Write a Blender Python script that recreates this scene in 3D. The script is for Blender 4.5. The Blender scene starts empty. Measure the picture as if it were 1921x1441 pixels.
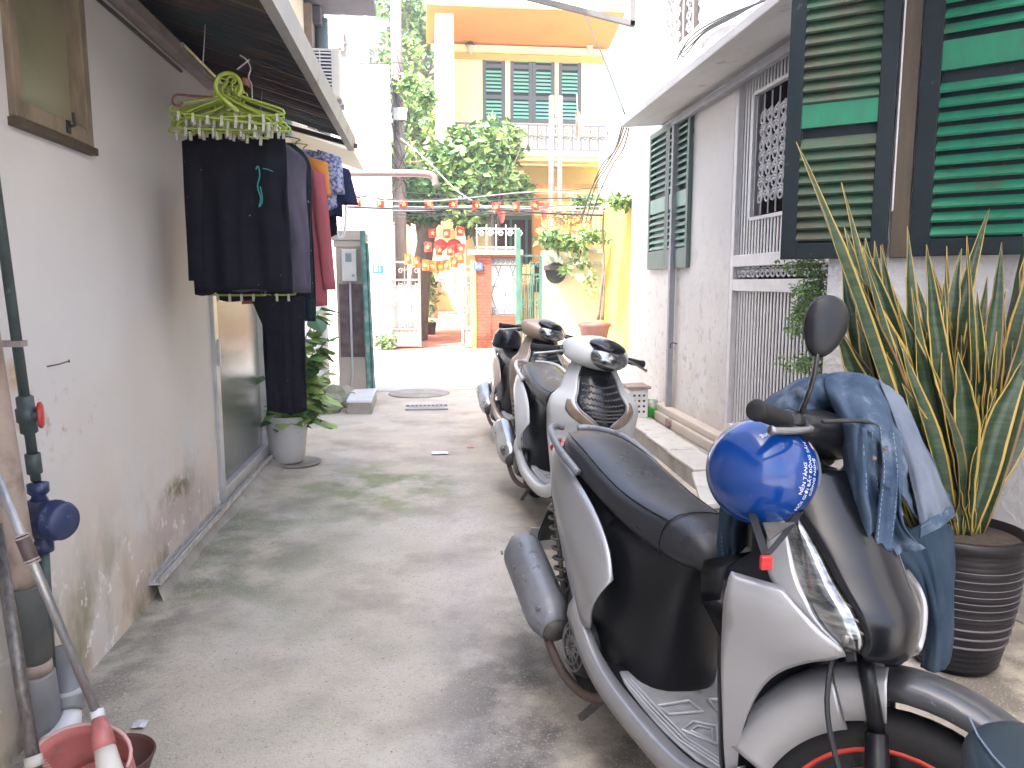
import bpy, math, random
from mathutils import Vector, Matrix, noise as mnoise
R = math.radians
rnd = random.Random(7)
sc = bpy.context.scene
COL = sc.collection
# ---------------------------------------------------------------- camera, sky, sun, exposure
H = 1.37; F = 1430.0; VX = 800.0; VY = 530.0
YAW = math.atan((960.5-VX)/F); PITCH = math.atan((720.5-VY)/F)
cd = bpy.data.cameras.new('camera'); cam = bpy.data.objects.new('camera', cd); COL.objects.link(cam)
cd.sensor_width = 36; cd.lens = F/1921*36; cd.clip_end = 500; cd.clip_start = 0.05
cam.location = (0, 0, H); cam.rotation_euler = (R(90)-PITCH, 0, -YAW)
sc.camera = cam
SUN_EL = R(60); SUN_AZ = Vector((-0.80, -0.60))      # direction towards the sun on the ground plane
w = bpy.data.worlds.new('World'); sc.world = w; w.use_nodes = True
wn = w.node_tree; bg = wn.nodes['Background']
sky = wn.nodes.new('ShaderNodeTexSky'); sky.sky_type = 'NISHITA'; sky.sun_disc = False
sky.sun_elevation = SUN_EL; sky.sun_rotation = math.atan2(SUN_AZ.x, SUN_AZ.y)
sky.air_density = 1.0; sky.dust_density = 5.0; sky.ozone_density = 1.0
wn.links.new(sky.outputs[0], bg.inputs[0]); bg.inputs[1].default_value = 0.15
sl = bpy.data.lights.new('sun', 'SUN'); so = bpy.data.objects.new('sun', sl); COL.objects.link(so)
sl.energy = 4.0; sl.angle = R(0.5); sl.color = (1.0, 0.97, 0.93)
sd = Vector((SUN_AZ.x*math.cos(SUN_EL), SUN_AZ.y*math.cos(SUN_EL), math.sin(SUN_EL))).normalized()
so.rotation_euler = sd.to_track_quat('Z', 'Y').to_euler()
sc.view_settings.view_transform = 'Standard'; sc.view_settings.look = 'None'
sc.view_settings.gamma = 1; sc.view_settings.exposure = 2.7
# ---------------------------------------------------------------- a picture point on a real plane
CF = Vector((math.sin(YAW)*math.cos(PITCH), math.cos(YAW)*math.cos(PITCH), -math.sin(PITCH)))
CR = Vector((math.cos(YAW), -math.sin(YAW), 0)); CU = CR.cross(CF); CO = Vector((0, 0, H))
def ray(px, py): return CF + CR*((px-960.5)/F) - CU*((py-720.5)/F)
def aX(px, py, X): d = ray(px, py); return CO + d*(X/d.x)
def aY(px, py, Y): d = ray(px, py); return CO + d*(Y/d.y)
def aZ(px, py, Z=0.0): d = ray(px, py); return CO + d*((Z-H)/d.z)
def aP(px, py, P, N): d = ray(px, py); return CO + d*((P-CO).dot(N)/d.dot(N))
# ---------------------------------------------------------------- materials
MATS = {}
KA = [1.0]     # colour scale; darkens near materials so the far street looks brighter
def mat(name, c, c2=None, scale=4.0, rough=.6, metal=0.0, bump=0.0, bscale=40.0, spots=(), coat=0.0, spec=None,
        emit=None, trans=0.0, stretch=None, alpha=1.0, detail=5, rvar=0.0, sheen=0.0, contrast=(.35,.65), blend=1.0, bdist=.01):
    if name in MATS: return MATS[name]
    k_ = KA[0]; c = tuple(x*k_ for x in c); c2 = tuple(x*k_ for x in c2) if c2 else None
    spots = [dict(q, c=tuple(x*k_ for x in q['c'])) for q in spots]
    m = bpy.data.materials.new(name); m.use_nodes = True; MATS[name] = m
    nt = m.node_tree; N = nt.nodes; L = nt.links; b = N['Principled BSDF']
    b.inputs['Roughness'].default_value = rough; b.inputs['Metallic'].default_value = metal
    b.inputs['Coat Weight'].default_value = coat; b.inputs['Coat Roughness'].default_value = .06
    b.inputs['Transmission Weight'].default_value = trans; b.inputs['Alpha'].default_value = alpha
    if spec is not None: b.inputs['Specular IOR Level'].default_value = spec
    if sheen: b.inputs['Sheen Weight'].default_value = sheen
    if emit: b.inputs['Emission Color'].default_value = (*emit[0], 1); b.inputs['Emission Strength'].default_value = emit[1]
    tc = N.new('ShaderNodeTexCoord'); src = tc.outputs['Object']
    def mapped(st):
        if not st: return src
        mp = N.new('ShaderNodeMapping'); mp.inputs['Scale'].default_value = st; L.new(src, mp.inputs[0]); return mp.outputs[0]
    def noise(s, st=None, det=detail, ro=.6):
        n = N.new('ShaderNodeTexNoise'); n.inputs['Scale'].default_value = s; n.inputs['Detail'].default_value = det
        n.inputs['Roughness'].default_value = ro; L.new(mapped(st), n.inputs['Vector']); return n.outputs['Fac']
    def ramp(v, a, bb, lo=0.0, hi=1.0):
        r = N.new('ShaderNodeMapRange'); r.inputs['From Min'].default_value = a; r.inputs['From Max'].default_value = bb
        r.inputs['To Min'].default_value = lo; r.inputs['To Max'].default_value = hi; L.new(v, r.inputs['Value']); return r.outputs[0]
    def mul(a, b2):
        x = N.new('ShaderNodeMath'); x.operation = 'MULTIPLY'; L.new(a, x.inputs[0])
        if isinstance(b2, float): x.inputs[1].default_value = b2
        else: L.new(b2, x.inputs[1])
        return x.outputs[0]
    def mix(f, a, bb):
        x = N.new('ShaderNodeMix'); x.data_type = 'RGBA'
        if isinstance(f, float): x.inputs[0].default_value = f
        else: L.new(f, x.inputs[0])
        for k, v in ((6, a), (7, bb)):
            if isinstance(v, tuple): x.inputs[k].default_value = (*v, 1)
            else: L.new(v, x.inputs[k])
        return x.outputs[2]
    col = tuple(c)
    if c2: col = mix(mul(ramp(noise(scale, stretch), *contrast), float(blend)), tuple(c), tuple(c2))
    sep = None
    for s in spots:   # dict: c, scale, lo, hi, k, axis=(i,from,to) fades in along an axis, box=(cx,cy,rx,ry), st
        f = mul(ramp(noise(s.get('scale', 6), s.get('st'), s.get('det', 6)), s['lo'], s['hi']), float(s.get('k', 1)))
        for ax in s.get('axis', ()):
            if sep is None: sep = N.new('ShaderNodeSeparateXYZ'); L.new(src, sep.inputs[0])
            f = mul(f, ramp(sep.outputs[ax[0]], ax[1], ax[2]))
        if 'blob' in s:
            cx, cy, cz, rx, ry, rz = s['blob']
            mp = N.new('ShaderNodeMapping'); mp.inputs['Location'].default_value = (-cx/rx, -cy/ry, -cz/rz)
            mp.inputs['Scale'].default_value = (1/rx, 1/ry, 1/rz); L.new(src, mp.inputs[0])
            ln = N.new('ShaderNodeVectorMath'); ln.operation = 'LENGTH'; L.new(mp.outputs[0], ln.inputs[0])
            f = mul(f, ramp(ln.outputs['Value'], 1.0, .35))
        col = mix(f, col, tuple(s['c']))
    if isinstance(col, tuple): b.inputs['Base Color'].default_value = (*col, 1)
    else: L.new(col, b.inputs['Base Color'])
    if rvar: L.new(ramp(noise(scale*2.3), .3, .7, rough-rvar, rough+rvar), b.inputs['Roughness'])
    if bump:
        bp = N.new('ShaderNodeBump'); bp.inputs['Strength'].default_value = bump; bp.inputs['Distance'].default_value = bdist
        L.new(noise(bscale, stretch, 6), bp.inputs['Height']); L.new(bp.outputs[0], b.inputs['Normal'])
    return m
def bricks(name, c1, c2, mortar, sc_=4.0, rough=.8, bw=.5, rh=.25, ms=.02, swap=None, bump=.4, offset=.5):
    m = bpy.data.materials.new(name); m.use_nodes = True; MATS[name] = m
    nt = m.node_tree; N = nt.nodes; L = nt.links; b = N['Principled BSDF']; b.inputs['Roughness'].default_value = rough
    tc = N.new('ShaderNodeTexCoord'); sp = N.new('ShaderNodeSeparateXYZ'); cb = N.new('ShaderNodeCombineXYZ'); L.new(tc.outputs['Object'], sp.inputs[0])
    a = swap or (0, 2); L.new(sp.outputs[a[0]], cb.inputs[0]); L.new(sp.outputs[a[1]], cb.inputs[1])
    br = N.new('ShaderNodeTexBrick'); br.inputs['Scale'].default_value = sc_; br.inputs['Brick Width'].default_value = bw
    br.inputs['Row Height'].default_value = rh; br.inputs['Mortar Size'].default_value = ms; br.offset = offset
    for k, v in (('Color1', c1), ('Color2', c2), ('Mortar', mortar)): br.inputs[k].default_value = (*v, 1)
    L.new(cb.outputs[0], br.inputs['Vector'])
    no = N.new('ShaderNodeTexNoise'); no.inputs['Scale'].default_value = 14; L.new(tc.outputs['Object'], no.inputs['Vector'])
    mx = N.new('ShaderNodeMix'); mx.data_type = 'RGBA'; mx.blend_type = 'MULTIPLY'; mx.inputs[0].default_value = .5
    L.new(br.outputs['Color'], mx.inputs[6]); L.new(no.outputs['Fac'], mx.inputs[7]); 
    gm = N.new('ShaderNodeMapRange'); gm.inputs['From Min'].default_value = .3; gm.inputs['From Max'].default_value = .7
    gm.inputs['To Min'].default_value = .55; gm.inputs['To Max'].default_value = 1; L.new(no.outputs['Fac'], gm.inputs['Value']); L.new(gm.outputs[0], mx.inputs[7])
    L.new(mx.outputs[2], b.inputs['Base Color'])
    bp = N.new('ShaderNodeBump'); bp.inputs['Strength'].default_value = bump; bp.inputs['Distance'].default_value = .01; bp.invert = True
    L.new(br.outputs['Fac'], bp.inputs['Height']); L.new(bp.outputs[0], b.inputs['Normal'])
    return m
# ---------------------------------------------------------------- mesh builder
WORLD = {}
class MB:
    def __init__(s): s.v = []; s.f = []; s.m = []; s.cm = 0
    def add(s, vs, fs):
        o = len(s.v); s.v += [Vector(v) for v in vs]
        for f in fs: s.f.append([i+o for i in f]); s.m.append(s.cm)
        return s
    def box(s, a, b):
        x0, x1 = sorted((a[0], b[0])); y0, y1 = sorted((a[1], b[1])); z0, z1 = sorted((a[2], b[2]))
        return s.add([(x0,y0,z0),(x1,y0,z0),(x1,y1,z0),(x0,y1,z0),(x0,y0,z1),(x1,y0,z1),(x1,y1,z1),(x0,y1,z1)],
                     [(0,3,2,1),(4,5,6,7),(0,1,5,4),(1,2,6,5),(2,3,7,6),(3,0,4,7)])
    def obox(s, o, dx, dy, dz):   # origin corner and three edge vectors
        o, dx, dy, dz = map(Vector, (o, dx, dy, dz))
        vs = [o, o+dx, o+dx+dy, o+dy, o+dz, o+dx+dz, o+dx+dy+dz, o+dy+dz]
        fs = [(0,3,2,1),(4,5,6,7),(0,1,5,4),(1,2,6,5),(2,3,7,6),(3,0,4,7)]
        if dx.cross(dy).dot(dz) < 0: fs = [f[::-1] for f in fs]
        return s.add(vs, fs)
    def bar(s, p, q, w_, h_, up=(0,0,1)):
        p, q = Vector(p), Vector(q); d = q-p; u = Vector(up); sx = d.cross(u)
        if sx.length < 1e-6: sx = d.cross(Vector((1,0,0)))
        sx.normalize(); uz = sx.cross(d).normalized()
        return s.obox(p-sx*w_/2-uz*h_/2, d, sx*w_, uz*h_)
    def tube(s, pts, r, n=8, cap=True, closed=False):
        pts = [Vector(p) for p in pts]; rs = r if isinstance(r, (list, tuple)) else [r]*len(pts)
        o = len(s.v); prev = None; K = len(pts)
        for i, p in enumerate(pts):
            if closed: t = pts[(i+1) % K]-pts[i-1]
            else: t = pts[min(i+1, K-1)]-pts[max(i-1, 0)]
            t.normalize()
            if prev is None: a = t.orthogonal().normalized()
            else:
                a = prev - t*prev.dot(t)
                a = a.normalized() if a.length > 1e-5 else t.orthogonal().normalized()
            prev = a; b = t.cross(a)
            for k in range(n):
                an = 2*math.pi*k/n; s.v.append(p+(a*math.cos(an)+b*math.sin(an))*rs[i])
        for i in range(K if closed else K-1):
            j = (i+1) % K
            for k in range(n):
                s.f.append([o+i*n+k, o+i*n+(k+1) % n, o+j*n+(k+1) % n, o+j*n+k]); s.m.append(s.cm)
        if cap and not closed:
            s.f.append([o+k for k in range(n)][::-1]); s.m.append(s.cm)
            s.f.append([o+(K-1)*n+k for k in range(n)]); s.m.append(s.cm)
        return s
    def lathe(s, prof, c=(0,0,0), axis=(0,0,1), n=32, arc=None, cap=False):   # prof: (radius, height)
        ax = Vector(axis).normalized(); a = ax.orthogonal().normalized(); b = ax.cross(a); c = Vector(c); o = len(s.v)
        for (r, h) in prof:
            for k in range(n):
                an = 2*math.pi*k/n; s.v.append(c+ax*h+(a*math.cos(an)+b*math.sin(an))*r)
        for i in range(len(prof)-1):
            for k in range(n):
                s.f.append([o+i*n+k, o+i*n+(k+1) % n, o+(i+1)*n+(k+1) % n, o+(i+1)*n+k]); s.m.append(s.cm)
        if cap:
            for i in (0, len(prof)-1): s.f.append([o+i*n+k for k in range(n)]); s.m.append(s.cm)
        return s
    def loft(s, rings, cap=True):
        n = len(rings[0]); o = len(s.v)
        for r in rings: s.v += [Vector(p) for p in r]
        for i in range(len(rings)-1):
            for k in range(n):
                s.f.append([o+i*n+k, o+i*n+(k+1) % n, o+(i+1)*n+(k+1) % n, o+(i+1)*n+k]); s.m.append(s.cm)
        if cap:
            s.f.append([o+k for k in range(n)][::-1]); s.m.append(s.cm)
            s.f.append([o+(len(rings)-1)*n+k for k in range(n)]); s.m.append(s.cm)
        return s
    def grid(s, rows):
        n = len(rows[0]); o = len(s.v)
        for r in rows: s.v += [Vector(p) for p in r]
        for i in range(len(rows)-1):
            for k in range(n-1):
                s.f.append([o+i*n+k, o+i*n+k+1, o+(i+1)*n+k+1, o+(i+1)*n+k]); s.m.append(s.cm)
        return s
    def prism(s, poly, ext):      # planar polygon (3D points) pushed along ext
        n = len(poly); e = Vector(ext); P = [Vector(p) for p in poly]
        return s.add(P+[p+e for p in P], [tuple(range(n))[::-1], tuple(range(n, 2*n))]+[(i, (i+1) % n, n+(i+1) % n, n+i) for i in range(n)])
    def ball(s, c, r, nu=16, nv=10, fn=None):
        rr = (r, r, r) if not isinstance(r, (tuple, list)) else r; rings = []
        for i in range(nv+1):
            t = math.pi*i/nv; ring = []
            for k in range(nu):
                a = 2*math.pi*k/nu; d = Vector((math.sin(t)*math.cos(a), math.sin(t)*math.sin(a), -math.cos(t)))
                if fn: d = fn(d)
                ring.append((c[0]+d.x*rr[0], c[1]+d.y*rr[1], c[2]+d.z*rr[2]))
            rings.append(ring)
        return s.loft(rings, cap=False)
    def xf(s, fn, start=0):
        for i in range(start, len(s.v)): s.v[i] = Vector(fn(s.v[i]))
        return s
    def build(s, name, m=None, parent=None, smooth=False, bevel=0, sub=0, solid=0, auto=None, seg=2, offset=-1):
        me = bpy.data.meshes.new(name); me.from_pydata([tuple(v) for v in s.v], [], s.f); me.update()
        ms = m if isinstance(m, (list, tuple)) else [m]
        for x in ms: me.materials.append(x)
        if len(ms) > 1: me.polygons.foreach_set('material_index', s.m)
        if smooth or sub: me.polygons.foreach_set('use_smooth', [True]*len(me.polygons))
        if auto is not None:
            try: me.set_sharp_from_angle(angle=R(auto)); me.polygons.foreach_set('use_smooth', [True]*len(me.polygons)); me.set_sharp_from_angle(angle=R(auto))
            except Exception: pass
        o = bpy.data.objects.new(name, me); COL.objects.link(o)
        if parent is not None:
            o.parent = parent
            if parent.name in WORLD: o.matrix_parent_inverse = Matrix.Translation(-WORLD[parent.name])
        if solid: q = o.modifiers.new('solid', 'SOLIDIFY'); q.thickness = solid; q.offset = offset
        if sub: q = o.modifiers.new('sub', 'SUBSURF'); q.levels = sub; q.render_levels = sub
        if bevel: q = o.modifiers.new('bevel', 'BEVEL'); q.width = bevel; q.segments = seg; q.limit_method = 'ANGLE'; q.angle_limit = R(40)
        return o
def tag(o, label=None, cat=None, group=None, kind=None):
    if label: o['label'] = label
    if cat: o['category'] = cat
    if group: o['group'] = group
    if kind: o['kind'] = kind
    return o
def thing(name, label, cat, loc=(0,0,0), group=None, local=False, rot=(0,0,0)):
    o = bpy.data.objects.new(name, None); COL.objects.link(o); o.location = loc; o.rotation_euler = rot
    o.empty_display_size = .1
    if not local: WORLD[o.name] = Vector(loc)
    return tag(o, label, cat, group)
def copy_thing(root, loc, rot, label, group=None):
    r = root.copy(); COL.objects.link(r); r.location = loc; r.rotation_euler = rot; r['label'] = label
    if group: r['group'] = group
    for ch in list(root.children):
        c = ch.copy(); COL.objects.link(c); c.parent = r
        for g in ch.children:
            d = g.copy(); COL.objects.link(d); d.parent = c
    return r
def text_mb(body, size=.1, depth=.002):
    cu = bpy.data.curves.new('t', 'FONT'); cu.body = body; cu.size = size; cu.extrude = depth/2; cu.align_x = 'CENTER'; cu.align_y = 'CENTER'
    cu.resolution_u = 3
    o = bpy.data.objects.new('t', cu); COL.objects.link(o); bpy.context.view_layer.update()
    me = o.to_mesh(); mb = MB(); mb.add([v.co.copy() for v in me.vertices], [tuple(p.vertices) for p in me.polygons])
    o.to_mesh_clear(); bpy.data.objects.remove(o); bpy.data.curves.remove(cu)
    return mb
def wall_sheet(fn, us, vs, holes, th):
    """wall with openings. fn(u,v,d)->point, holes=(u0,u1,v0,v1), th thickness along d"""
    mb = MB()
    U = sorted(set(us+[h for q in holes for h in q[:2]])); V = sorted(set(vs+[h for q in holes for h in q[2:]]))
    def solid(i, j):
        if i < 0 or j < 0 or i >= len(U)-1 or j >= len(V)-1: return False
        a, b = (U[i]+U[i+1])/2, (V[j]+V[j+1])/2
        return not any(q[0] < a < q[1] and q[2] < b < q[3] for q in holes)
    for i in range(len(U)-1):
        for j in range(len(V)-1):
            if not solid(i, j): continue
            P = lambda u, v, d: fn(u, v, d)
            u0, u1, v0, v1 = U[i], U[i+1], V[j], V[j+1]
            mb.add([P(u0,v0,0), P(u1,v0,0), P(u1,v1,0), P(u0,v1,0)], [(0,1,2,3)])
            mb.add([P(u0,v0,th), P(u1,v0,th), P(u1,v1,th), P(u0,v1,th)], [(3,2,1,0)])
            for di, dj, e in ((-1,0,((u0,v0),(u0,v1))), (1,0,((u1,v0),(u1,v1))), (0,-1,((u0,v0),(u1,v0))), (0,1,((u0,v1),(u1,v1)))):
                if not solid(i+di, j+dj):
                    (a, b), (c, d) = e; mb.add([P(a,b,0), P(c,d,0), P(c,d,th), P(a,b,th)], [(0,1,2,3)])
    return mb
def crom(P, t):   # Catmull-Rom through a list of vectors, t in 0..len-1
    n = len(P); i = min(int(t), n-2); f = t-i
    a, b, c, d = P[max(i-1,0)], P[i], P[i+1], P[min(i+2,n-1)]
    return (b*2+(c-a)*f+(a*2-b*5+c*4-d)*f*f+(b*3-a-c*3+d)*f*f*f)*.5
def lin(tab, x):      # smooth monotone interpolation through a table
    if x <= tab[0][0]: return tab[0][1]
    if x >= tab[-1][0]: return tab[-1][1]
    n = len(tab); i = 0
    while x > tab[i+1][0]: i += 1
    sl = [(tab[k+1][1]-tab[k][1])/(tab[k+1][0]-tab[k][0]) for k in range(n-1)]
    def tg(k):
        if k == 0: return sl[0]
        if k == n-1: return sl[-1]
        return 0 if sl[k-1]*sl[k] <= 0 else 2*sl[k-1]*sl[k]/(sl[k-1]+sl[k])
    h = tab[i+1][0]-tab[i][0]; t = (x-tab[i][0])/h; a, b = tab[i][1], tab[i+1][1]
    return a*(2*t**3-3*t*t+1)+tg(i)*h*(t**3-2*t*t+t)+b*(-2*t**3+3*t*t)+tg(i+1)*h*(t**3-t*t)
def cloth_grid(rows, k=6, ripple=0.0, freq=9.0, axis=Vector((0,-1,0)), seed=0):
    P = [[Vector(p) for p in r] for r in rows]; nr, nc = len(P), len(P[0])
    colsP = []
    A = []
    for r in P: A.append([crom(r, j/k) for j in range((nc-1)*k+1)])
    B = []
    for i in range((nr-1)*k+1): B.append([crom([A[q][j] for q in range(nr)], i/k) for j in range(len(A[0]))])
    if ripple:
        for i, r in enumerate(B):
            for j, p in enumerate(r):
                u = j/(len(r)-1); v = i/(len(B)-1)
                q = mnoise.noise(Vector((u*freq, v*freq*.28+seed, seed*1.7)))+.5*mnoise.noise(Vector((u*freq*2.3, v*freq*.7, seed)))
                r[j] = p+axis*ripple*q
    return B
def mirror_pts(pts): return [(p[0], -p[1], p[2]) for p in pts]
def leaf_cloud(mb, c, rad, n, size, seed=0, shell=.55, droop=.3, mats=3, asp=.45):
    r = random.Random(seed); c = Vector(c)
    lob = [(Vector((r.gauss(0,.45), r.gauss(0,.45), r.gauss(0,.45))), r.uniform(.35,.62)) for _ in range(9)]
    for i in range(n):
        lc, lr = r.choice(lob)
        d = Vector((r.gauss(0,1), r.gauss(0,1), r.gauss(0,1))).normalized()*(lr*(shell+(1-shell)*r.random()))
        p = lc+d; p = Vector((c.x+p.x*rad[0], c.y+p.y*rad[1], c.z+p.z*rad[2]))
        t = Vector((r.gauss(0,1), r.gauss(0,1), r.gauss(0,.6)-droop)).normalized(); s_ = t.orthogonal().normalized()
        s_.rotate(Matrix.Rotation(r.uniform(-1.2,1.2), 3, t)); L_ = size*r.uniform(.6,1.35); W_ = L_*asp; nn = t.cross(s_)
        mb.cm = r.choice(range(mats))
        mb.add([p, p+t*L_*.45+s_*W_*.5+nn*W_*.15, p+t*L_, p+t*L_*.45-s_*W_*.5+nn*W_*.15], [(0,1,2),(0,2,3)])
    mb.cm = 0
# ================================================================ MATERIALS
KA[0] = .86
def Z(a, b): return (2, a, b)
M_conc = mat('alley_concrete', (.60,.525,.415), (.49,.43,.34), scale=1.3, rough=.68, bump=.8, bscale=110, rvar=.22, bdist=.006, spots=[
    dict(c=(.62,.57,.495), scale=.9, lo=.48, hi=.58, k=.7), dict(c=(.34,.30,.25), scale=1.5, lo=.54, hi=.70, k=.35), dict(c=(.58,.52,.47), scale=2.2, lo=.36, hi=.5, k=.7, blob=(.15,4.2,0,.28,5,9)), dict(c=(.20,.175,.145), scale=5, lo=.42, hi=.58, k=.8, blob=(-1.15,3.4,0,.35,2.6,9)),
    dict(c=(.52,.44,.37), scale=1.6, lo=.42, hi=.56, k=.75, blob=(.15,7.0,0,1.0,2.9,9)),
    dict(c=(.62,.55,.48), scale=2.2, lo=.30, hi=.42, k=.9, blob=(-.75,5.9,0,.55,.55,9)),
    dict(c=(.17,.22,.07), scale=3.5, lo=.40, hi=.58, k=.85, blob=(-.35,5.1,0,.8,1.0,9)),
    dict(c=(.17,.21,.10), scale=2.6, lo=.42, hi=.60, k=.7, blob=(-1.0,4.0,0,.7,1.5,9)),
    dict(c=(.20,.22,.13), scale=1.7, lo=.45, hi=.65, k=.45, blob=(-.5,3.0,0,.9,1.6,9)),
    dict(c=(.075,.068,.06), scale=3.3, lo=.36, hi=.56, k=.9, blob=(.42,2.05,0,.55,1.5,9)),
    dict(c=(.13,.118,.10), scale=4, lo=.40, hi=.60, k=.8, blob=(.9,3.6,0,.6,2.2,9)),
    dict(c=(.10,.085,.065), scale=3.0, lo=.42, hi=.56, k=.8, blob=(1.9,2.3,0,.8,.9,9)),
    dict(c=(.20,.18,.155), scale=44, lo=.55, hi=.68, k=.35, det=6), dict(c=(.62,.58,.52), scale=110, lo=.56, hi=.66, k=.55, det=3), dict(c=(.20,.18,.15), scale=130, lo=.58, hi=.66, k=.5, det=3),
    dict(c=(.58,.55,.51), scale=38, lo=.71, hi=.74, k=.7, det=2),
    dict(c=(.25,.215,.18), scale=2.1, lo=.50, hi=.66, k=.5),
    dict(c=(.10,.09,.08), scale=70, lo=.68, hi=.72, k=.9, det=2)])
M_street = mat('street_asphalt', (.46,.45,.43), (.38,.37,.35), scale=2, rough=.85, bump=.3, bscale=60)
M_lwall = mat('stained_white_plaster', (.665,.65,.64), (.60,.58,.575), scale=1.1, rough=.62, bump=.35, bscale=14, bdist=.006, spots=[
    dict(c=(.66,.53,.39), scale=1.9, lo=.34, hi=.56, k=.85, axis=(Z(1.1,.1),)),
    dict(c=(.36,.28,.20), scale=5.5, lo=.50, hi=.63, k=.75, axis=(Z(.5,.05),), st=(1,1,.45)),
    dict(c=(.20,.19,.10), scale=3.2, lo=.50, hi=.62, k=.9, axis=(Z(.62,.1),), st=(1,1,.6)),
    dict(c=(.46,.37,.37), scale=2.6, lo=.40, hi=.5, k=.8, blob=(-1.2,3.75,.20,9,.75,.28)),
    dict(c=(.13,.13,.06), scale=8, lo=.44, hi=.58, k=.95, blob=(-1.2,3.72,.38,9,.3,.10)),
    dict(c=(.12,.12,.07), scale=9, lo=.34, hi=.5, k=.95, blob=(-1.2,2.42,.33,9,.10,.10)),
    dict(c=(.36,.22,.13), scale=16, lo=.58, hi=.66, k=.6, blob=(-1.2,2.6,.92,9,.42,.16)),
    dict(c=(.48,.34,.19), scale=9, lo=.40, hi=.5, k=.9, blob=(-1.2,2.36,1.10,9,.07,.06)),
    dict(c=(.50,.47,.46), scale=1.8, lo=.5, hi=.7, k=.35, blob=(-1.2,2.45,1.65,9,.6,.28)),
    dict(c=(.78,.74,.70), scale=13, lo=.62, hi=.65, k=.9, axis=(Z(.6,.2),))])
M_rwall = mat('flaking_whitewash', (.74,.72,.70), (.66,.64,.63), scale=1.7, rough=.7, bump=.5, bscale=22, bdist=.008, spots=[
    dict(c=(.50,.47,.45), scale=9, lo=.58, hi=.64, k=.8, axis=(Z(2.4,.6),)),
    dict(c=(.42,.36,.31), scale=16, lo=.60, hi=.64, k=.8, axis=(Z(1.6,.3),)),
    dict(c=(.60,.52,.45), scale=3, lo=.45, hi=.6, k=.7, axis=(Z(.9,.3),)),
    dict(c=(.50,.36,.20), scale=6, lo=.60, hi=.68, k=.7, axis=(Z(2.7,3.1),), st=(1,1,.5))])
M_nwall = mat('rough_white_render', (.72,.70,.69), (.64,.62,.615), scale=3, rough=.75, bump=.9, bscale=30, bdist=.012, spots=[
    dict(c=(.40,.36,.31), scale=4, lo=.45, hi=.6, k=.8, axis=(Z(.5,.05),)), dict(c=(.50,.48,.46), scale=11, lo=.6, hi=.64, k=.6)])
M_slab = mat('painted_slab', (.72,.71,.71), (.60,.585,.58), scale=2.6, rough=.7, bump=.3, bscale=25, stretch=(1,.4,1), spots=[dict(c=(.45,.38,.3), scale=7, lo=.62, hi=.7, k=.7)])
M_wpaint = mat('white_metal_paint', (.66,.65,.67), (.58,.57,.59), scale=9, rough=.45, bump=.1)
M_gpaint = mat('grey_metal_paint', (.33,.33,.36), (.26,.26,.29), scale=7, rough=.5)
M_dark = mat('dark_interior', (.060,.046,.044), (.08,.06,.056), scale=3, rough=.9)
M_black = mat('black_void', (.012,.012,.013), rough=.9)
M_dgreen = mat('dark_green_frame_paint', (.008,.016,.021), (.012,.021,.025), scale=6, rough=.45, spec=.25, bump=.12, bscale=50, spots=[dict(c=(.10,.10,.07), scale=14, lo=.66, hi=.70, k=.5)])
M_green = mat('green_slat_paint', (.020,.215,.120), (.030,.17,.10), scale=5, rough=.45, spec=.3, bump=.15, bscale=40, stretch=(3,3,1), spots=[dict(c=(.10,.09,.06), scale=7, lo=.58, hi=.68, k=.55)])
M_green2 = mat('dark_olive_slat_paint', (.018,.088,.048), (.055,.055,.035), scale=3, rough=.5, spec=.3, bump=.2, bscale=40, stretch=(3,3,1))  # left leaf slats, darker and browner than the right leaf's
M_mgreen = mat('pale_green_frame_paint', (.075,.135,.125), (.10,.16,.14), scale=6, rough=.5)
M_lslat = mat('pale_green_slat_paint', (.20,.40,.33), (.30,.42,.36), scale=7, rough=.5)
M_bwood = mat('brown_jamb_wood', (.085,.058,.030), (.055,.04,.026), scale=5, rough=.6, stretch=(6,6,.8), bump=.2)
M_fwood = mat('weathered_window_wood', (.30,.235,.165), (.17,.13,.09), scale=5, rough=.7, stretch=(5,2,1), bump=.35, bscale=50)
M_glass = mat('glass_warm_reflection', (.19,.20,.15), (.30,.28,.18), scale=2.2, rough=.22, spec=.6, bump=.1, bscale=12, spots=[dict(c=(.40,.33,.17), scale=2.5, lo=.35, hi=.55, k=.9, blob=(-1.2,2.15,1.98,9,.2,.26))])  # warm reflection painted into the pane as a yellowish patch
M_alu = mat('aluminium', (.62,.62,.63), (.50,.50,.51), scale=12, rough=.38, metal=.5)
M_alud = mat('dusty_aluminium', (.63,.61,.60), (.42,.38,.34), scale=14, rough=.5, metal=.2)
M_doorglass = mat('pebbled_door_glass', (.62,.64,.61), (.52,.55,.52), scale=30, rough=.10, trans=.82, bump=.45, bscale=90, bdist=.003)
M_rust = mat('rusty_corrugated_steel', (.075,.035,.033), (.028,.055,.062), scale=1.4, rough=.55, bump=.2, bscale=30, spots=[dict(c=(.13,.06,.04), scale=6, lo=.55, hi=.65, k=.8)])
M_gutter = mat('grey_gutter_metal', (.30,.31,.31), (.40,.38,.35), scale=5, rough=.5, spots=[dict(c=(.30,.16,.08), scale=8, lo=.60, hi=.68, k=.8)])
M_batten = mat('dusty_batten', (.36,.31,.30), (.25,.21,.2), scale=9, rough=.8, stretch=(3,1,3))
M_cable = mat('black_cable', (.02,.02,.022), rough=.6)
M_tile = mat('step_tile', (.64,.63,.59), (.55,.53,.49), scale=4, rough=.35, spots=[dict(c=(.3,.26,.2), scale=8, lo=.55, hi=.68, k=.6)])
M_stepc = mat('step_concrete', (.40,.37,.33), (.27,.24,.20), scale=5, rough=.85, bump=.8, bscale=28)
M_beige = mat('beige_plaster', (.60,.52,.44), (.52,.45,.38), scale=3, rough=.75, bump=.2)
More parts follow.
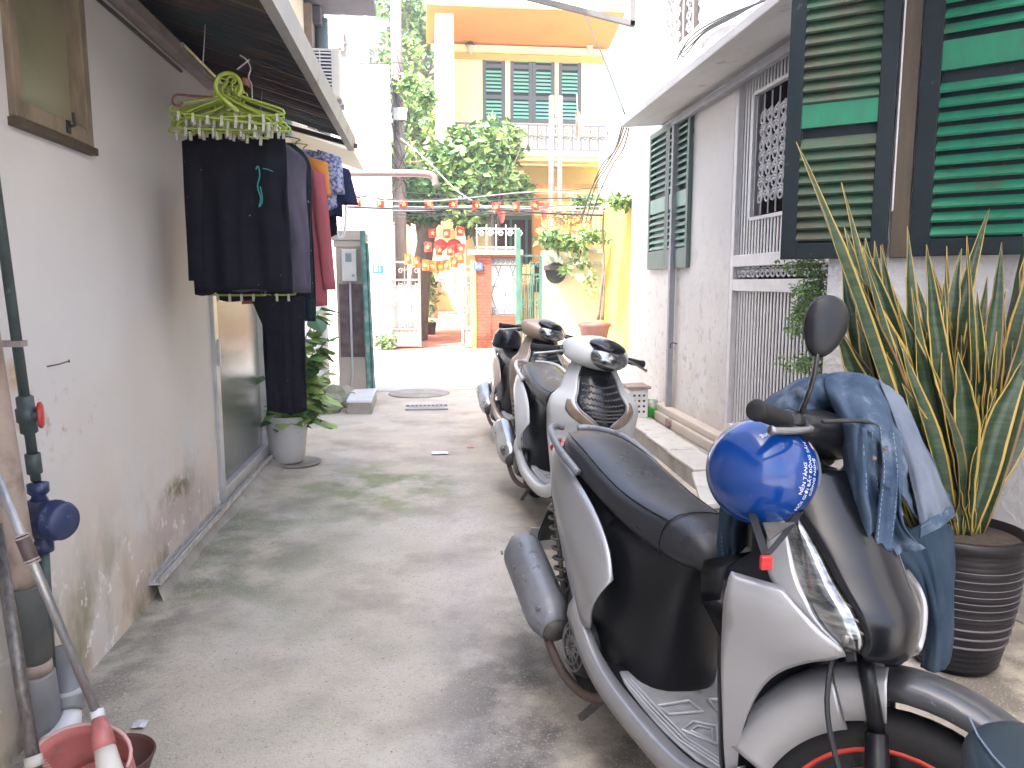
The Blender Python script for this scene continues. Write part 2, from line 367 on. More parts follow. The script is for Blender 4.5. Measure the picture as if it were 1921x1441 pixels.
# ================================================================ GROUND
mb = MB()
def gz(x, y):
    z = .006*mnoise.noise(Vector((x*1.3, y*1.3, 0)))
    e = max(0, -x-.45); z += .05*e*e*max(0, min(1, (y-3.2)/1.5))*max(0, min(1, (8.2-y)/1.5))
    return z
NX, NY = 44, 110
rows = [[(-2.2+5.6*i/NX, -1.5+11.2*j/NY, gz(-2.2+5.6*i/NX, -1.5+11.2*j/NY)) for i in range(NX+1)] for j in range(NY+1)]
mb.grid(rows); tag(mb.build('alley_ground', M_conc, smooth=True), kind='structure')
mb = MB(); mb.box((-60,9.7,-.30), (60,15.9,.004)); tag(mb.build('street', M_street), kind='structure')
mb = MB(); mb.add([(-150,-150,-.05),(150,-150,-.05),(150,250,-.05),(-150,250,-.05)], [(0,1,2,3)]); tag(mb.build('ground', M_street), kind='structure')
M_redtile = bricks('red_court_tiles', (.50,.17,.12), (.42,.15,.11), (.30,.17,.13), sc_=3.0, bw=1, rh=1, ms=.02, swap=(0,1), bump=.1, offset=0)
mb = MB(); mb.grid([[(-1.4,15.6,.008),(1.6,15.6,.008)],[(-1.4,17,.05),(1.6,17,.05)],[(-1.4,27,.62),(1.6,27,.62)]]); tag(mb.build('courtyard_floor', M_redtile), kind='structure')
# small litter and a drain cover, on the ground
t = thing('drain_cover', 'small slotted metal drain cover set in the alley floor ahead of the street', 'drain cover', (-.02,8.35,0))
mb = MB()
for i in range(9): mb.box((-.20+i*.045,8.22,.004), (-.175+i*.045,8.45,.014))
mb.box((-.24,8.18,.002), (.22,8.22,.016)); mb.box((-.24,8.45,.002), (.22,8.49,.016)); mb.build('grate', M_gpaint, t)
t = thing('manhole_cover', 'round worn manhole cover where the alley meets the bright street', 'manhole cover', (-.1,9.45,0))
MB().lathe([(0,.016),(.36,.016),(.38,.008),(.38,-.01)], (-.1,9.45,0)).build('cover', M_stepc, t, smooth=False)
# ================================================================ LEFT HOUSE
XL = -1.2
lh = thing('plastered_house', 'stained white plastered house with rusty awning on the left of the alley', 'house', (XL,2.5,0))
wy0, wy1 = aX(22,200,XL).y, aX(160,260,XL).y; wz0 = aX(168,262,XL).z; wz1 = wz0+.95
dy0, dy1 = aX(412,930,XL).y, aX(502,858,XL).y; dzb = .10
wl = wall_sheet(lambda u, v, d: (XL-d, u, v), [-3.5, 6.05], [-.05, 10.2], [(wy0,wy1,wz0,wz1), (dy0,dy1,dzb,2.05)], .2)
wl.build('wall', M_lwall, lh)
mb = MB(); fw = .045; y0, y1, z0, z1 = wy0-.02, wy1+.02, wz0-.03, wz1+.02
for a, b in (((XL-.05,y0,z0),(XL+.022,y0+fw,z1)), ((XL-.05,y1-fw,z0),(XL+.022,y1,z1)), ((XL-.05,y0+fw,z0),(XL+.026,y1-fw,z0+fw*1.15)), ((XL-.05,y0+fw,z1-fw),(XL+.022,y1-fw,z1))): mb.box(a, b)
fr = mb.build('window_frame', M_fwood, lh, bevel=.004)
mb = MB(); mb.box((XL-.04,y0+fw,z0+fw*1.15), (XL-.03,y1-fw,z1-fw)); mb.build('pane', M_glass, fr)
mb = MB(); cy = (y0+y1)/2+.05; mb.tube([(XL+.03,cy,z0+.03),(XL+.05,cy,z0+.035),(XL+.05,cy-.01,z0+.075)], .005, 8); mb.box((XL+.026,cy-.012,z0+.01), (XL+.032,cy+.012,z0+.05)); mb.build('latch', M_cable, fr)
mb = MB(); mb.box((XL-.02,y0-.01,z0-.028), (XL+.03,y1+.01,z0-.003)); mb.build('window_sill', M_bwood, lh)
# sliding glass door
mb = MB()
for yy, ww in ((dy0, .075), (dy1-.05, .05)): mb.box((XL-.05,yy,dzb), (XL+.02,yy+ww,2.05))
mb.box((XL-.05,dy0+.075,dzb), (XL+.018,dy1-.05,dzb+.075)); mb.box((XL-.05,dy0+.075,1.97), (XL+.018,dy1-.05,2.05))
df = mb.build('door_frame', M_alu, lh, bevel=.003)
mb = MB(); mb.box((XL-.03,dy0+.075,dzb+.075), (XL-.022,dy1-.05,1.97)); mb.build('door_pane', M_doorglass, df)
mb = MB(); mb.box((XL+.02,dy0+.03,.9), (XL+.034,dy0+.05,1.05)); mb.build('handle', M_wpaint, df)
# dark room and curtain behind the door
mb = MB(); mb.box((XL-1.4,dy0-.3,0), (XL-1.38,dy1+.5,2.2)); mb.box((XL-1.4,dy1+.4,0), (XL-.22,dy1+.42,2.2)); mb.box((XL-1.4,dy0-.32,0), (XL-.22,dy0-.3,2.2)); mb.box((XL-1.4,dy0-.3,2.18), (XL-.22,dy1+.4,2.2)); mb.box((XL-1.4,dy0-.3,.05), (XL-.21,dy1+.4,.07))
mb.build('room', mat('room_lining', (.34,.30,.26), (.24,.2,.17), rough=.9), lh)
t = thing('curtain', 'red and ochre curtain behind the glass door, tinted for its warm reflections', 'curtain', (XL-.1,dy0+.6,1.9))
rows = [[(XL-.16+.03*math.sin(k*1.7), dy0+.35+k*.05, z) for k in range(19)] for z in (2.0,1.5,1.1,.72)]
MB().grid(cloth_grid(rows, 4, .02, 9, Vector((1,0,0)))).build('fabric', mat('reflection_tinted_curtain', (.42,.10,.08), (.60,.48,.20), scale=7, rough=.9, stretch=(1,4,.8), spots=[dict(c=(.5,.42,.3), scale=9, lo=.6, hi=.66, k=.8)]), t, smooth=True)  # red and ochre raised in the cloth to stand in for door reflections
t = thing('wall_calendar', 'small red and cream sheet fixed inside at the far side of the glass door', 'poster', (XL-.05,5.95,1.1))
mb = MB(); mb.box((XL+.004,5.93,1.02), (XL+.012,6.04,1.38)); mb.build('sheet', mat('calendar_paper', (.75,.68,.55), (.6,.06,.05), scale=11, rough=.6, contrast=(.5,.56)), t)
# metal track and low kerb at the wall foot
ty0 = aX(290,1080,XL+.03).y
mb = MB(); ext = dy1+.02
mb.box((XL,ty0,.085), (XL+.055,ext,.092)); mb.box((XL+.048,ty0,.092), (XL+.055,ext,.112)); mb.box((XL+.002,ty0,.092), (XL+.007,ext,.118)); mb.box((XL+.024,ty0,.092), (XL+.028,ext,.106))
mb.build('door_track', M_alud, lh)
mb = MB(); rr = random.Random(3); n = 44
rows = []
for i in range(n+1):
    y = ty0+.02+(dy1-.02-ty0)*i/n; q = .03+.015*mnoise.noise(Vector((y*6,0,0))); e = .05*max(0, (y-4.2))
    rows.append([(XL-.002,y,.084), (XL+q,y,.083), (XL+q+.012+e,y,.04), (XL+q+.03+e*2.2,y,-.01)])
mb.grid(rows); mb.build('kerb', M_stepc, lh, smooth=True)
# awning: corrugated sheet, gutter and battens
AX0, AX1 = XL+.01, -.50
aw = thing('awning', 'rusty corrugated awning with grey gutter above the left wall', 'awning', (-.9,3.5,2.3))
zi = aX(400,178,XL).z; po = aX(655,280,AX1); zo = po.z+.05; ay1 = po.y+.1; ay0 = -1.4
mb = MB(); rows = []; n = 340
for i in range(n+1):
    y = ay0+(ay1-ay0)*i/n; c = .012*math.sin(y*2*math.pi/.076)
    rows.append([(AX0,y,zi+.11+c), ((AX0+AX1)/2,y,(zi+zo)/2+.075+c), (AX1,y,zo+.035+c)])
mb.grid(rows); mb.build('corrugated_sheet', M_rust, aw, smooth=True, solid=.002)
mb = MB(); mb.obox((AX1-.012,ay0,zo-.045), (.032,0,0), (0,ay1-ay0,0), (0,0,.006)); mb.obox((AX1+.020,ay0,zo-.045), (.005,0,0), (0,ay1-ay0,0), (.012,0,.085)); mb.obox((AX1-.016,ay0,zo-.045), (.005,0,0), (0,ay1-ay0,0), (0,0,.06)); mb.box((AX1-.011,ay1-.005,zo-.039), (AX1+.02,ay1,zo+.02))
mb.build('gutter', M_gutter, aw)
mb = MB(); mb.box((AX0,ay0,zi-.005), (AX0+.06,ay1-.9,zi+.05)); mb.build('wall_batten', M_batten, aw)
mb = MB(); mb.tube([(AX0+.004,ay0,zi-.03),(AX0+.004,4.1,zi-.035)], .008, 6); mb.build('wall_cable', M_cable, aw)
mb = MB(); mb.bar((AX0,ay1-.04,zi+.04), (AX1+.05,ay1-.04,zo-.02), .04, .03); mb.build('crossbar', M_bwood, aw); mb = MB(); mb.bar((AX0,2.9,zi+.085), (AX1,2.9,zo+.0), .03, .03); mb.build('crossbar', M_bwood, aw)
# ================================================================ RIGHT HOUSE
XR = 2.2
rh = thing('whitewashed_house', 'whitewashed house with concrete canopy and green shutters on the right of the alley', 'house', (XR,6,0))
ye = aX(1187,530,XR).y
def PX(px, py=530): return aX(px, py, XR).y
s0, s1 = PX(1299,350), PX(1224,350); sz0 = aX(1224,500,XR).z; sz1 = aX(1300,212,XR).z
u0, u1 = PX(1312,60), PX(1243,60); uz0 = aX(1243,110,XR).z
gy0, gy1 = 3.75, PX(1372,400); gz0 = .28; gz1 = aX(1376,128,XR).z
wr = wall_sheet(lambda u, v, d: (XR+d, u, v), [3.3, ye], [-.05, 4.7], [(s0,s1,sz0,sz1), (u0,u1,uz0,uz0+1.3), (gy0,gy1,gz0,gz1)], .22)
wr.build('wall', M_rwall, rh)
mb = MB(); mb.box((XR,ye-.001,-.05), (XR+5,ye+.1,4.7)); mb.build('end_wall', M_rwall, rh)
mb = MB(); mb.box((XR+.9,3.2,0), (XR+.95,ye,4.6)); mb.box((XR+.22,3.2,gz1+.02), (XR+.9,ye-.1,gz1+.08)); mb.box((XR+.22,gy1+.01,0), (XR+.9,gy1+.05,gz1)); mb.box((XR+.22,3.2,.2), (XR+.9,gy1,.27)); mb.build('room', M_dark, rh)
# canopy slab
cx0 = 1.80; cz = aX(1163,240,cx0).z; cy1 = aX(1163,240,cx0).y
mb = MB(); mb.add([(cx0,.5,cz),(XR-.002,.5,cz+.03),(XR-.002,cy1,cz+.03),(cx0,cy1,cz),(cx0,.5,cz+.06),(XR-.002,.5,cz+.16),(XR-.002,cy1,cz+.16),(cx0,cy1,cz+.06)], [(0,3,2,1),(4,5,6,7),(0,1,5,4),(1,2,6,5),(2,3,7,6),(3,0,4,7)])
mb.build('canopy', M_slab, rh, bevel=.006)
# sliding-gate rail and square post
ty = aX(1262,500,XR-.04)
mb = MB(); mb.box((XR-.07,ty.y-.02,.16), (XR-.02,ty.y+.03,cz-.03)); mb.build('post', M_gpaint, rh, bevel=.004)
mb = MB(); mb.box((XR-.08,3.4,cz-.075), (XR-.03,ty.y+.03,cz-.03)); mb.build('rail', M_gpaint, rh, bevel=.004)
mb = MB(); mb.box((XR-.012,3.4,gz1+.002), (XR-.003,gy1+.12,gz1+.05)); mb.build('lintel_strip', M_slab, rh)
def shutter(parent, O, u, wd, ht, mf, ms, fw=.07, pitch=.05, mids=(.52,), sl_w=.055, n=None, th=.032, midm=None, midh=.1, bottom=.1, tilt=1):
    """louvred leaf: O lower corner, u unit vector along width, n outward normal"""
    u = Vector(u).normalized(); n = Vector(n).normalized(); z = Vector((0,0,1)); O = Vector(O)
    mb = MB()
    mb.obox(O, u*fw, n*th, z*ht); mb.obox(O+u*(wd-fw), u*fw, n*th, z*ht)
    mb.obox(O+u*fw, u*(wd-2*fw), n*th, z*bottom); mb.obox(O+u*fw+z*(ht-fw), u*(wd-2*fw), n*th, z*fw)
    f = mb.build('shutter', mf, parent, bevel=.003)
    sp = MB(); zs = bottom+.01; cuts = sorted(m_*ht for m_ in mids)
    while zs < ht-fw-.01:
        if any(c-midh/2-sl_w*.6 < zs < c+midh/2 for c in cuts):
            if sp.v: sp.build('slats', ms, f); sp = MB()
            zs += pitch; continue
        o = O+u*fw+z*zs+n*.004
        sp.obox(o+z*sl_w*.55*tilt, u*(wd-2*fw), n*(th*.8)-z*sl_w*.55*tilt, (z*.6+n*.4).normalized()*.010)
        zs += pitch
    if sp.v: sp.build('slats', ms, f)
    bk = MB(); bk.obox(O+u*fw+z*bottom-n*.006, u*(wd-2*fw), n*.003, z*(ht-fw-bottom)); bk.build('backing', M_dgreen, f)
    if mids:
        for c in cuts: mm = MB(); mm.obox(O+u*fw+z*(c-midh/2)+n*.003, u*(wd-2*fw), n*(th*.75), z*midh); mm.build('mid_rail', midm or ms, f)
    return f
sw = (s1-s0)/2
for k in range(2): shutter(rh, (XR-.003, s0+k*sw+.002, sz0-.03), (0,1,0), sw-.004, sz1-sz0+.05, M_mgreen, M_lslat, fw=.05, pitch=.058, mids=(.46,), sl_w=.05, n=(-1,0,0), th=.035, midh=.13, bottom=.17)
# upper window with scroll grille
def scroll(mb, c, r, ax_u, ax_v, rt=.005, turns=1.4, flip=1, n=14):
    pts = []
    for i in range(n+1):
        t = i/n; a = turns*2*math.pi*t; q = r*(1-.75*t)
        pts.append(Vector(c)+Vector(ax_u)*q*math.cos(a)*flip+Vector(ax_v)*q*math.sin(a))
    mb.tube(pts, rt, 5)
mb = MB(); mb.box((XR+.15,u0-.02,uz0-.02), (XR+.17,u1+.02,uz0+1.3)); uw = mb.build('upper_window', M_dark, rh)
mb = MB(); rr = random.Random(5)
for j in range(9):
    for i in range(4):
        c = (XR+.03, u0+.06+(u1-u0-.12)*i/3, uz0+.08+j*.1)
        scroll(mb, c, .06, (0,1,0), (0,0,1), .007, 1.3, 1 if (i+j) % 2 else -1, 10)
for i in range(5): yy = u0+.01+(u1-u0-.02)*i/4; mb.tube([(XR+.03,yy,uz0),(XR+.03,yy,uz0+1.3)], .007, 5)
mb.build('scroll_grille', M_wpaint, uw)
# (main gate)
g = thing('grille_gate', 'tall white barred gate with ornate scroll panel on the right house', 'gate', (XR,4.8,.28))
XG = XR+.03
mb = MB(); zr1 = aX(1372,490,XG).z; zr0 = aX(1370,535,XG).z
fy1 = gy1-.005
mb.box((XG-.03,fy1-.06,gz0), (XG+.03,fy1,gz1)); mb.box((XG-.03,gy0,gz1-.10), (XG+.03,fy1-.06,gz1))
zm1, zm0 = aX(1400,478,XG).z, aX(1400,500,XG).z; zn1, zn0 = aX(1400,524,XG).z, aX(1400,546,XG).z
mb.box((XG-.03,gy0,zm0), (XG+.03,fy1-.06,zm1)); mb.box((XG-.03,gy0,zn0), (XG+.03,fy1-.06,zn1)); mb.box((XG-.03,gy0,gz0), (XG+.03,fy1-.06,gz0+.06))
oy1 = aX(1414,300,XG).y; oz1 = aX(1418,178,XG).z; oz0 = aX(1405,412,XG).z
mb.box((XG-.02,oy1-.012,oz0), (XG+.02,oy1+.012,oz1)); mb.box((XG-.02,gy0,oz1-.01), (XG+.02,oy1,oz1+.015)); mb.box((XG-.02,gy0,oz0-.015), (XG+.02,oy1,oz0+.01))
gf = mb.build('gate_frame', M_wpaint, g, bevel=.003)
mb = MB(); y = fy1-.075; i = 0
while y > gy0:
    mb.box((XG-.003,y-.0115,gz0+.06), (XG+.003,y+.0115,zn0))
    if y > oy1+.015: mb.box((XG-.003,y-.0115,zm1), (XG+.003,y+.0115,gz1-.1))
    else:
        mb.box((XG-.003,y-.0115,zm1), (XG+.003,y+.0115,oz0-.015)); mb.box((XG-.003,y-.0115,oz1+.015), (XG+.003,y+.0115,gz1-.1))
    y -= .047
mb.box((XG-.004,gy0,gz0+.058), (XG+.004,fy1-.06,gz0+.07)); mb.box((XG-.004,gy0,gz1-.11), (XG+.004,fy1-.06,gz1-.099)); mb.box((XG-.004,gy0,zm0-.002), (XG+.004,fy1-.06,zm1+.003)); mb.box((XG-.004,gy0,zn0-.003), (XG+.004,fy1-.06,zn1)); mb.build('bars', M_wpaint, g)
mb = MB(); rr = random.Random(9); k = 0
zz = oz0+.13
while zz < oz1-.10:
    yy = oy1-.13
    while yy > gy0:
        if not (False):
            scroll(mb, (XG,yy,zz), .052, (0,1,0), (0,0,1), .0065, 1.5, 1 if k % 2 else -1, 12); scroll(mb, (XG,yy-.02,zz+.04), .03, (0,1,0), (0,0,-1), .006, 1.2, 1, 8)
        yy -= .095; k += 1
    zz += .085; k += 1
yy = fy1-.12
while yy > gy0: scroll(mb, (XG,yy,(zm0+zn1)/2), .045, (0,1,0), (0,0,1), .0065, 1.5, 1 if k % 2 else -1, 12); yy -= .075; k += 1
for i in range(12): mb.tube([(XG,oy1-.03-i*.11,oz0+.02),(XG,oy1-.03-i*.11,oz1-.03)], .006, 5)
mb.build('scroll_panel', M_wpaint, g)
mb = MB(); mb.box((XG-.05,gy0+.5,zn0-.13), (XG-.03,gy0+.62,zn0-.02)); mb.build('lock_box', M_wpaint, g)
# steps
e0 = aZ(1310,885,.12); e1 = aZ(1196,785,.12)
t = thing('doorstep', 'long tiled doorstep of worn pale tiles along the right house', 'doorstep', (1.95,5.6,0))
mb = MB(); mb.add([(e0.x-.02,e0.y,-.02),(XR-.003,e0.y-.05,-.02),(XR-.003,ye-.2,-.02),(e1.x-.12,e1.y,-.02),(e0.x-.02,e0.y,.112),(XR-.003,e0.y-.05,.112),(XR-.003,ye-.2,.112),(e1.x-.12,e1.y,.112)], [(0,3,2,1),(4,5,6,7),(0,1,5,4),(1,2,6,5),(2,3,7,6),(3,0,4,7)])
mb.build('riser', M_stepc, t, bevel=.01)
mb = MB()
yy = e0.y+.02; q = 0
while yy < e1.y-.1:
    a = (yy-e0.y)/(e1.y-e0.y); x0 = e0.x+(e1.x-.1-e0.x)*a; mb.box((x0-.02,yy,.1125), (x0+.22,yy+.592,.132)); yy += .6
mb.build('tile', M_tile, t, bevel=.004)
mb = MB(); mb.box((XR-.12,4.4,.112), (XR-.003,ye-.6,.20)); mb.box((XR-.10,4.45,.20), (XR-.003,ye-1.2,.262)); mb.build('upper_step', M_beige, t, bevel=.012)
t = thing('stone_ledge', 'rough brown stone ledge beside the blue helmet and the doorstep', 'ledge', (1.75,3.95,0))
mb = MB(); mb.obox((1.42,3.65,-.03), (.75,.15,0), (.18,.62,0), (0,0,.25)); mb.build('block', M_stepc, t, bevel=.03, seg=3)
mb = MB(); mb.obox((1.38,3.63,.221), (.80,.15,0), (.18,.66,0), (0,0,.03)); mb.build('top', M_tile, t, bevel=.006)
# ================================================================ NEAR BAY with large shutters
P1 = Vector((2.36,2.95,0)); UD = Vector((-.80,.60,0)); ND = Vector((-.60,-.80,0))
P0 = P1+UD*.66
nb = thing('bay_wall', 'rough white rendered wall corner behind the striped planter', 'wall', P1)
P2 = Vector((2.62,1.4,0)); P3 = Vector((2.9,-3,0))
mb = MB()
cor = [Vector((XR+.02,3.80,0)), P0+Vector((.12,.22,0)), P0, P1, P2, P3, P3+Vector((1,0,0)), Vector((3.2,3.80,0))]
mb.prism([(c.x,c.y,-.05) for c in cor][::-1], (0,0,4.5)); mb.build('wall', M_nwall, nb)
mb = MB()
for a, b in ((P1,P2),(P2,P3)):
    d = (b-a).normalized(); nn = Vector((d.y,-d.x,0)); nn = nn if nn.x < 0 else -nn
    mb.obox(a, b-a, nn*.03, Vector((0,0,.22)))
mb.build('skirting', M_nwall, nb, bevel=.01)
lb = aP(1466,487,P1+ND*.03,ND); rb = aP(1663,481,P1+ND*.03,ND)
U2 = (rb-lb); U2.z = 0; wd = U2.length; U2.normalize()
zb = lb.z
sh = shutter(nb, (lb.x,lb.y,zb), U2, wd, 1.7, M_dgreen, M_green2, fw=.066, pitch=.050, mids=(.37,), sl_w=.085, n=ND, th=.036, midh=.10, bottom=.07, midm=M_green)
b0 = aP(1668,482,P1+ND*.03,ND); b1 = aP(1702,480,P1+ND*.03,ND)
mb = MB(); mb.obox((b0.x,b0.y,zb), Vector((b1.x-b0.x,b1.y-b0.y,0)), ND*.02, Vector((0,0,1.75))); mb.build('jamb', M_bwood, nb, bevel=.003)
mb = MB(); mb.obox((b0.x,b0.y,zb+.2), U2*.006, ND*.028, Vector((0,0,1.5))); mb.build('jamb_bead', M_wpaint, nb)
r0 = aP(1707,478,P1+ND*.03,ND); U3 = (U2*.985+ND*.10).normalized()
shutter(nb, (r0.x,r0.y,zb+.005), U3, .60, 1.7, M_dgreen, M_green, fw=.075, pitch=.058, mids=(.475,), sl_w=.062, n=(Vector((U3.y,-U3.x,0)) if Vector((U3.y,-U3.x,0)).dot(ND)>0 else Vector((-U3.y,U3.x,0))), th=.036, midh=.115, bottom=.07)

KA[0] = 1.0
# ================================================================ NEXT HOUSES ON THE LEFT
M_cream = mat('cream_plaster', (.72,.66,.52), (.66,.60,.50), scale=2, rough=.75, bump=.2)
M_white = mat('white_plaster', (.76,.755,.75), (.68,.675,.67), scale=2.5, rough=.75, bump=.25, spots=[dict(c=(.42,.40,.38), scale=5, lo=.55, hi=.66, k=.7, axis=(Z(1.1,.1),))])
M_tan = mat('tan_wood', (.30,.22,.18), (.2,.15,.13), scale=6, rough=.7)
M_grey = mat('weathered_grey_plaster', (.22,.195,.18), (.14,.12,.11), scale=3, rough=.85, bump=.4, spots=[dict(c=(.75,.72,.68), scale=4, lo=.52, hi=.6, k=.9)])
M_eave = mat('dark_eave', (.14,.13,.17), (.1,.1,.12), scale=4, rough=.8)
M_pvc = mat('grey_green_pipe', (.20,.26,.27), rough=.5)
n1 = thing('cream_house', 'cream upper-storey house beyond the awning on the left', 'house', (-1.25,7.8,0))
mb = MB(); mb.box((-5,6.055,2.95), (-1.27,9.5,5.0)); mb.box((-5,6.055,-.05), (-1.27,10.0,2.95)); mb.build('wall', M_cream, n1)
mb = MB(); mb.box((-1.268,6.06,0), (-1.25,10.0,2.5)); mb.build('white_lower_wall', M_white, n1)
mb = MB(); mb.box((-1.27,7.2,4.38), (-.52,9.3,4.5)); mb.box((-1.27,9.0,4.2), (-1.1,9.3,4.38)); mb.build('eave', M_eave, n1, bevel=.01)
for a, b in ((6.5,6.75), (8.9,9.25)):
    mb = MB(); mb.box((-1.27,a,2.95), (-1.19,b,4.37)); mb.build('window_frame', M_tan, n1)
mb = MB(); mb.tube([(-1.12,9.2,2.6),(-1.12,9.2,4.3)], .07, 14); mb.build('downpipe', M_pvc, n1, smooth=True); mb = MB(); mb.tube([(-1.16,6.9,2.6),(-1.16,6.9,6)], .05, 12); mb.build('downpipe', M_pvc, n1, smooth=True)
mb = MB(); mb.add([(-1.27,7.0,2.72),(-.62,7.1,2.52),(-.62,8.3,2.52),(-1.27,8.3,2.72),(-1.27,7.0,2.80),(-.62,7.1,2.58),(-.62,8.3,2.58),(-1.27,8.3,2.80)], [(0,3,2,1),(4,5,6,7),(0,1,5,4),(1,2,6,5),(2,3,7,6),(3,0,4,7)]); mb.build('door_hood', M_cream, n1)
mb = MB(); mb.box((-1.25,8.35,2.0), (-1.12,8.5,2.5)); mb.build('pilaster', M_cream, n1)
t = thing('air_conditioner', 'small outdoor air-conditioner unit bracketed on the cream house', 'air conditioner', (-1.0,7.9,3.1))
mb = MB(); mb.box((-1.12,7.9,3.17), (-.80,8.35,3.62)); mb.build('casing', mat('ac_casing', (.62,.58,.50), (.5,.46,.4), rough=.5), t, bevel=.012)
mb = MB(); mb.box((-1.09,7.886,3.20), (-.88,7.896,3.59)); mb.build('recess', M_dark, t)
mb = MB()
for i in range(12): mb.box((-1.09,7.872,3.21+i*.032), (-.88,7.884,3.222+i*.032))
mb.box((-.99,7.87,3.20), (-.98,7.884,3.59)); mb.build('grille', M_wpaint, t)
for yy in (8.0,8.25): mb = MB(); mb.box((-1.26,yy,3.12), (-.80,yy+.04,3.165)); mb.build('bracket', M_gpaint, t)
# gate pillar with meter
pz = aY(643,430,9.62)
gp = thing('gate_pillar', 'plastered gate pillar with moulded cap carrying an electric meter', 'pillar', (-.85,9.8,0))
mb = MB(); mb.box((-1.09,9.62,-.02), (-.73,9.9,2.0)); mb.box((-1.13,9.58,1.88), (-.70,9.94,1.96)); mb.box((-1.11,9.6,1.80), (-.72,9.92,1.879)); mb.build('shaft', M_beige, gp, bevel=.006)
mb = MB(); mb.box((-1.06,9.612,.45), (-.745,9.619,1.35)); mb.build('dark_panel', mat('dark_stained_panel', (.10,.065,.07), (.19,.14,.13), scale=8, rough=.8, bump=.3), gp)
me_ = thing('electric_meter', 'pale electric meter box on the gate pillar above a thin conduit', 'meter', (-1.0,9.55,1.4))
a = aY(641,468,9.58); b = aY(671,528,9.58)
mb = MB(); mb.box((a.x,9.50,b.z), (b.x,9.61,a.z)); mb.build('case', mat('meter_plastic', (.60,.60,.57), (.52,.52,.49), rough=.4), me_, bevel=.012)
mb = MB(); mb.box((a.x+.05,9.488,a.z-.15), (b.x-.06,9.499,a.z-.05)); mb.build('window', mat('meter_window', (.22,.26,.27), rough=.15), me_)
mb = MB(); mb.lathe([(0,.006),(.018,.006),(.018,0)], (b.x-.045,9.499,b.z+.07), (0,-1,0), 12); mb.build('dial', M_gpaint, me_)
mb = MB(); mb.tube([((a.x+b.x)/2,9.56,b.z),((a.x+b.x)/2,9.56,.25),((a.x+b.x)/2-.03,9.55,.05)], .014, 8); mb.build('conduit', M_wpaint, me_, smooth=True)
t = thing('coiled_cable', 'white loop of cable hanging beside the gate pillar', 'cable', (-1.1,9.3,2.1))
mb = MB(); p = [aY(x, y, 9.3) for x, y in ((628,390),(630,425),(636,446),(645,441),(648,415),(649,380))]
mb.tube([crom(p, i/5*1.0) for i in range(0, 26)], .016, 6); mb.build('loop', M_wpaint, t, smooth=True)
t = thing('green_gate_leaf', 'open green steel gate leaf seen edge-on by the gate pillar', 'gate', (-.68,9.3,0))
a = aY(680,432,9.4); b = aY(692,735,9.3)
mb = MB(); mb.bar((a.x,9.4,a.z), (b.x,9.32,.03), .05, .05); mb.bar((a.x+.04,9.46,a.z-.15), (b.x+.05,9.38,.05), .03, .06); mb.build('stile', mat('old_green_paint', (.045,.16,.13), (.18,.26,.24), scale=7, rough=.5, contrast=(.45,.6), bump=.2), t, bevel=.004)
mb = MB(); mb.box((a.x-.01,9.42,.4), (a.x+.01,9.95,1.9))
mb.build('sheet', MATS['old_green_paint'], t)
t = thing('marble_block', 'pale marble-topped block at the foot of the gate pillar', 'block', (-.75,8.9,0))
c = [aZ(650,752,.14), aZ(697,752,.14), aZ(706,729,.14), aZ(662,731,.14)]
mb = MB(); mb.prism([(q.x,q.y,-.02) for q in c], (0,0,.14)); mb.build('base', M_stepc, t, bevel=.01)
mb = MB(); mb.prism([(q.x,q.y,.121) for q in c], (0,0,.022)); mb.build('top', mat('white_marble', (.78,.79,.80), (.68,.7,.72), scale=6, rough=.25), t)
t = thing('rubble_heap', 'mossy broken concrete lump between pillar and potted vine', 'rubble', (-1.0,8.7,0))
mb = MB(); rr = random.Random(12)
for (x, y, r) in ((-1.02,8.8,.24), (-1.12,8.2,.2), (-.85,8.55,.14), (-1.05,8.45,.15)):
    def jit(d, r=r): q = 1+.35*mnoise.noise(d*2.3+Vector((r*30,0,0))); return Vector((d.x*q, d.y*q, d.z*q))
    mb.ball((x,y,.04), (r,r*.9,r*.75), 12, 8, jit)
mb.build('lumps', mat('mossy_concrete', (.30,.27,.23), (.16,.19,.09), scale=6, rough=.9, bump=.8), t)
# ================================================================ ACROSS THE STREET
YB = 15.9
wh = thing('white_facade', 'blown-out white plaster facade with a blue house number across the street', 'house', (-1.2,YB,0))
a, b = aY(600,118,YB), aY(741,655,YB)
mb = MB(); mb.box((-6,YB,-.05), (b.x,YB+.35,a.z)); mb.build('wall', M_white, wh)
mb = MB()
for py in (140,158): q = aY(655,py,YB); mb.box((q.x,YB-.06,q.z-.06), (aY(720,py,YB).x,YB-.001,q.z+.03))
mb.build('cornice', M_beige, wh)
np_ = thing('number_plate', 'small blue house-number plate on the white facade', 'sign', aY(709,505,YB))
a, b = aY(699,498,YB), aY(719,513,YB)
mb = MB(); mb.box((a.x,YB-.02,b.z), (b.x,YB-.001,a.z)); mb.build('plate', mat('plate_blue', (.03,.12,.40), rough=.35), np_)
tm = text_mb('81', .15, .004); tm.xf(lambda v: ((a.x+b.x)/2+v.x, YB-.023-v.z, (a.z+b.z)/2+v.y)); tm.build('digits', M_wpaint, np_)
gb = thing('old_grey_building', 'weathered grey plaster building rising behind the white facade', 'building', (-2,28,0))
mb = MB(); mb.box((-12,28,0), (aY(752,60,28).x,34,aY(700,15,28).z)); mb.build('wall', M_grey, gb)
mb = MB()
for px, py, wp, hp in ((622,62,24,34), (668,90,26,30), (708,48,18,34)):
    a, b = aY(px,py,28), aY(px+wp,py+hp,28); mb = MB(); mb.box((a.x,27.93,b.z), (b.x,27.999,a.z)); mb.build('window', M_tan, gb)
tl = thing('backing_house', 'pale house wall closing the view behind the garden trees', 'house', (1,33,0))
mb = MB(); mb.box((-3,32,0), (4,34,4.4)); mb.build('wall', M_cream, tl)
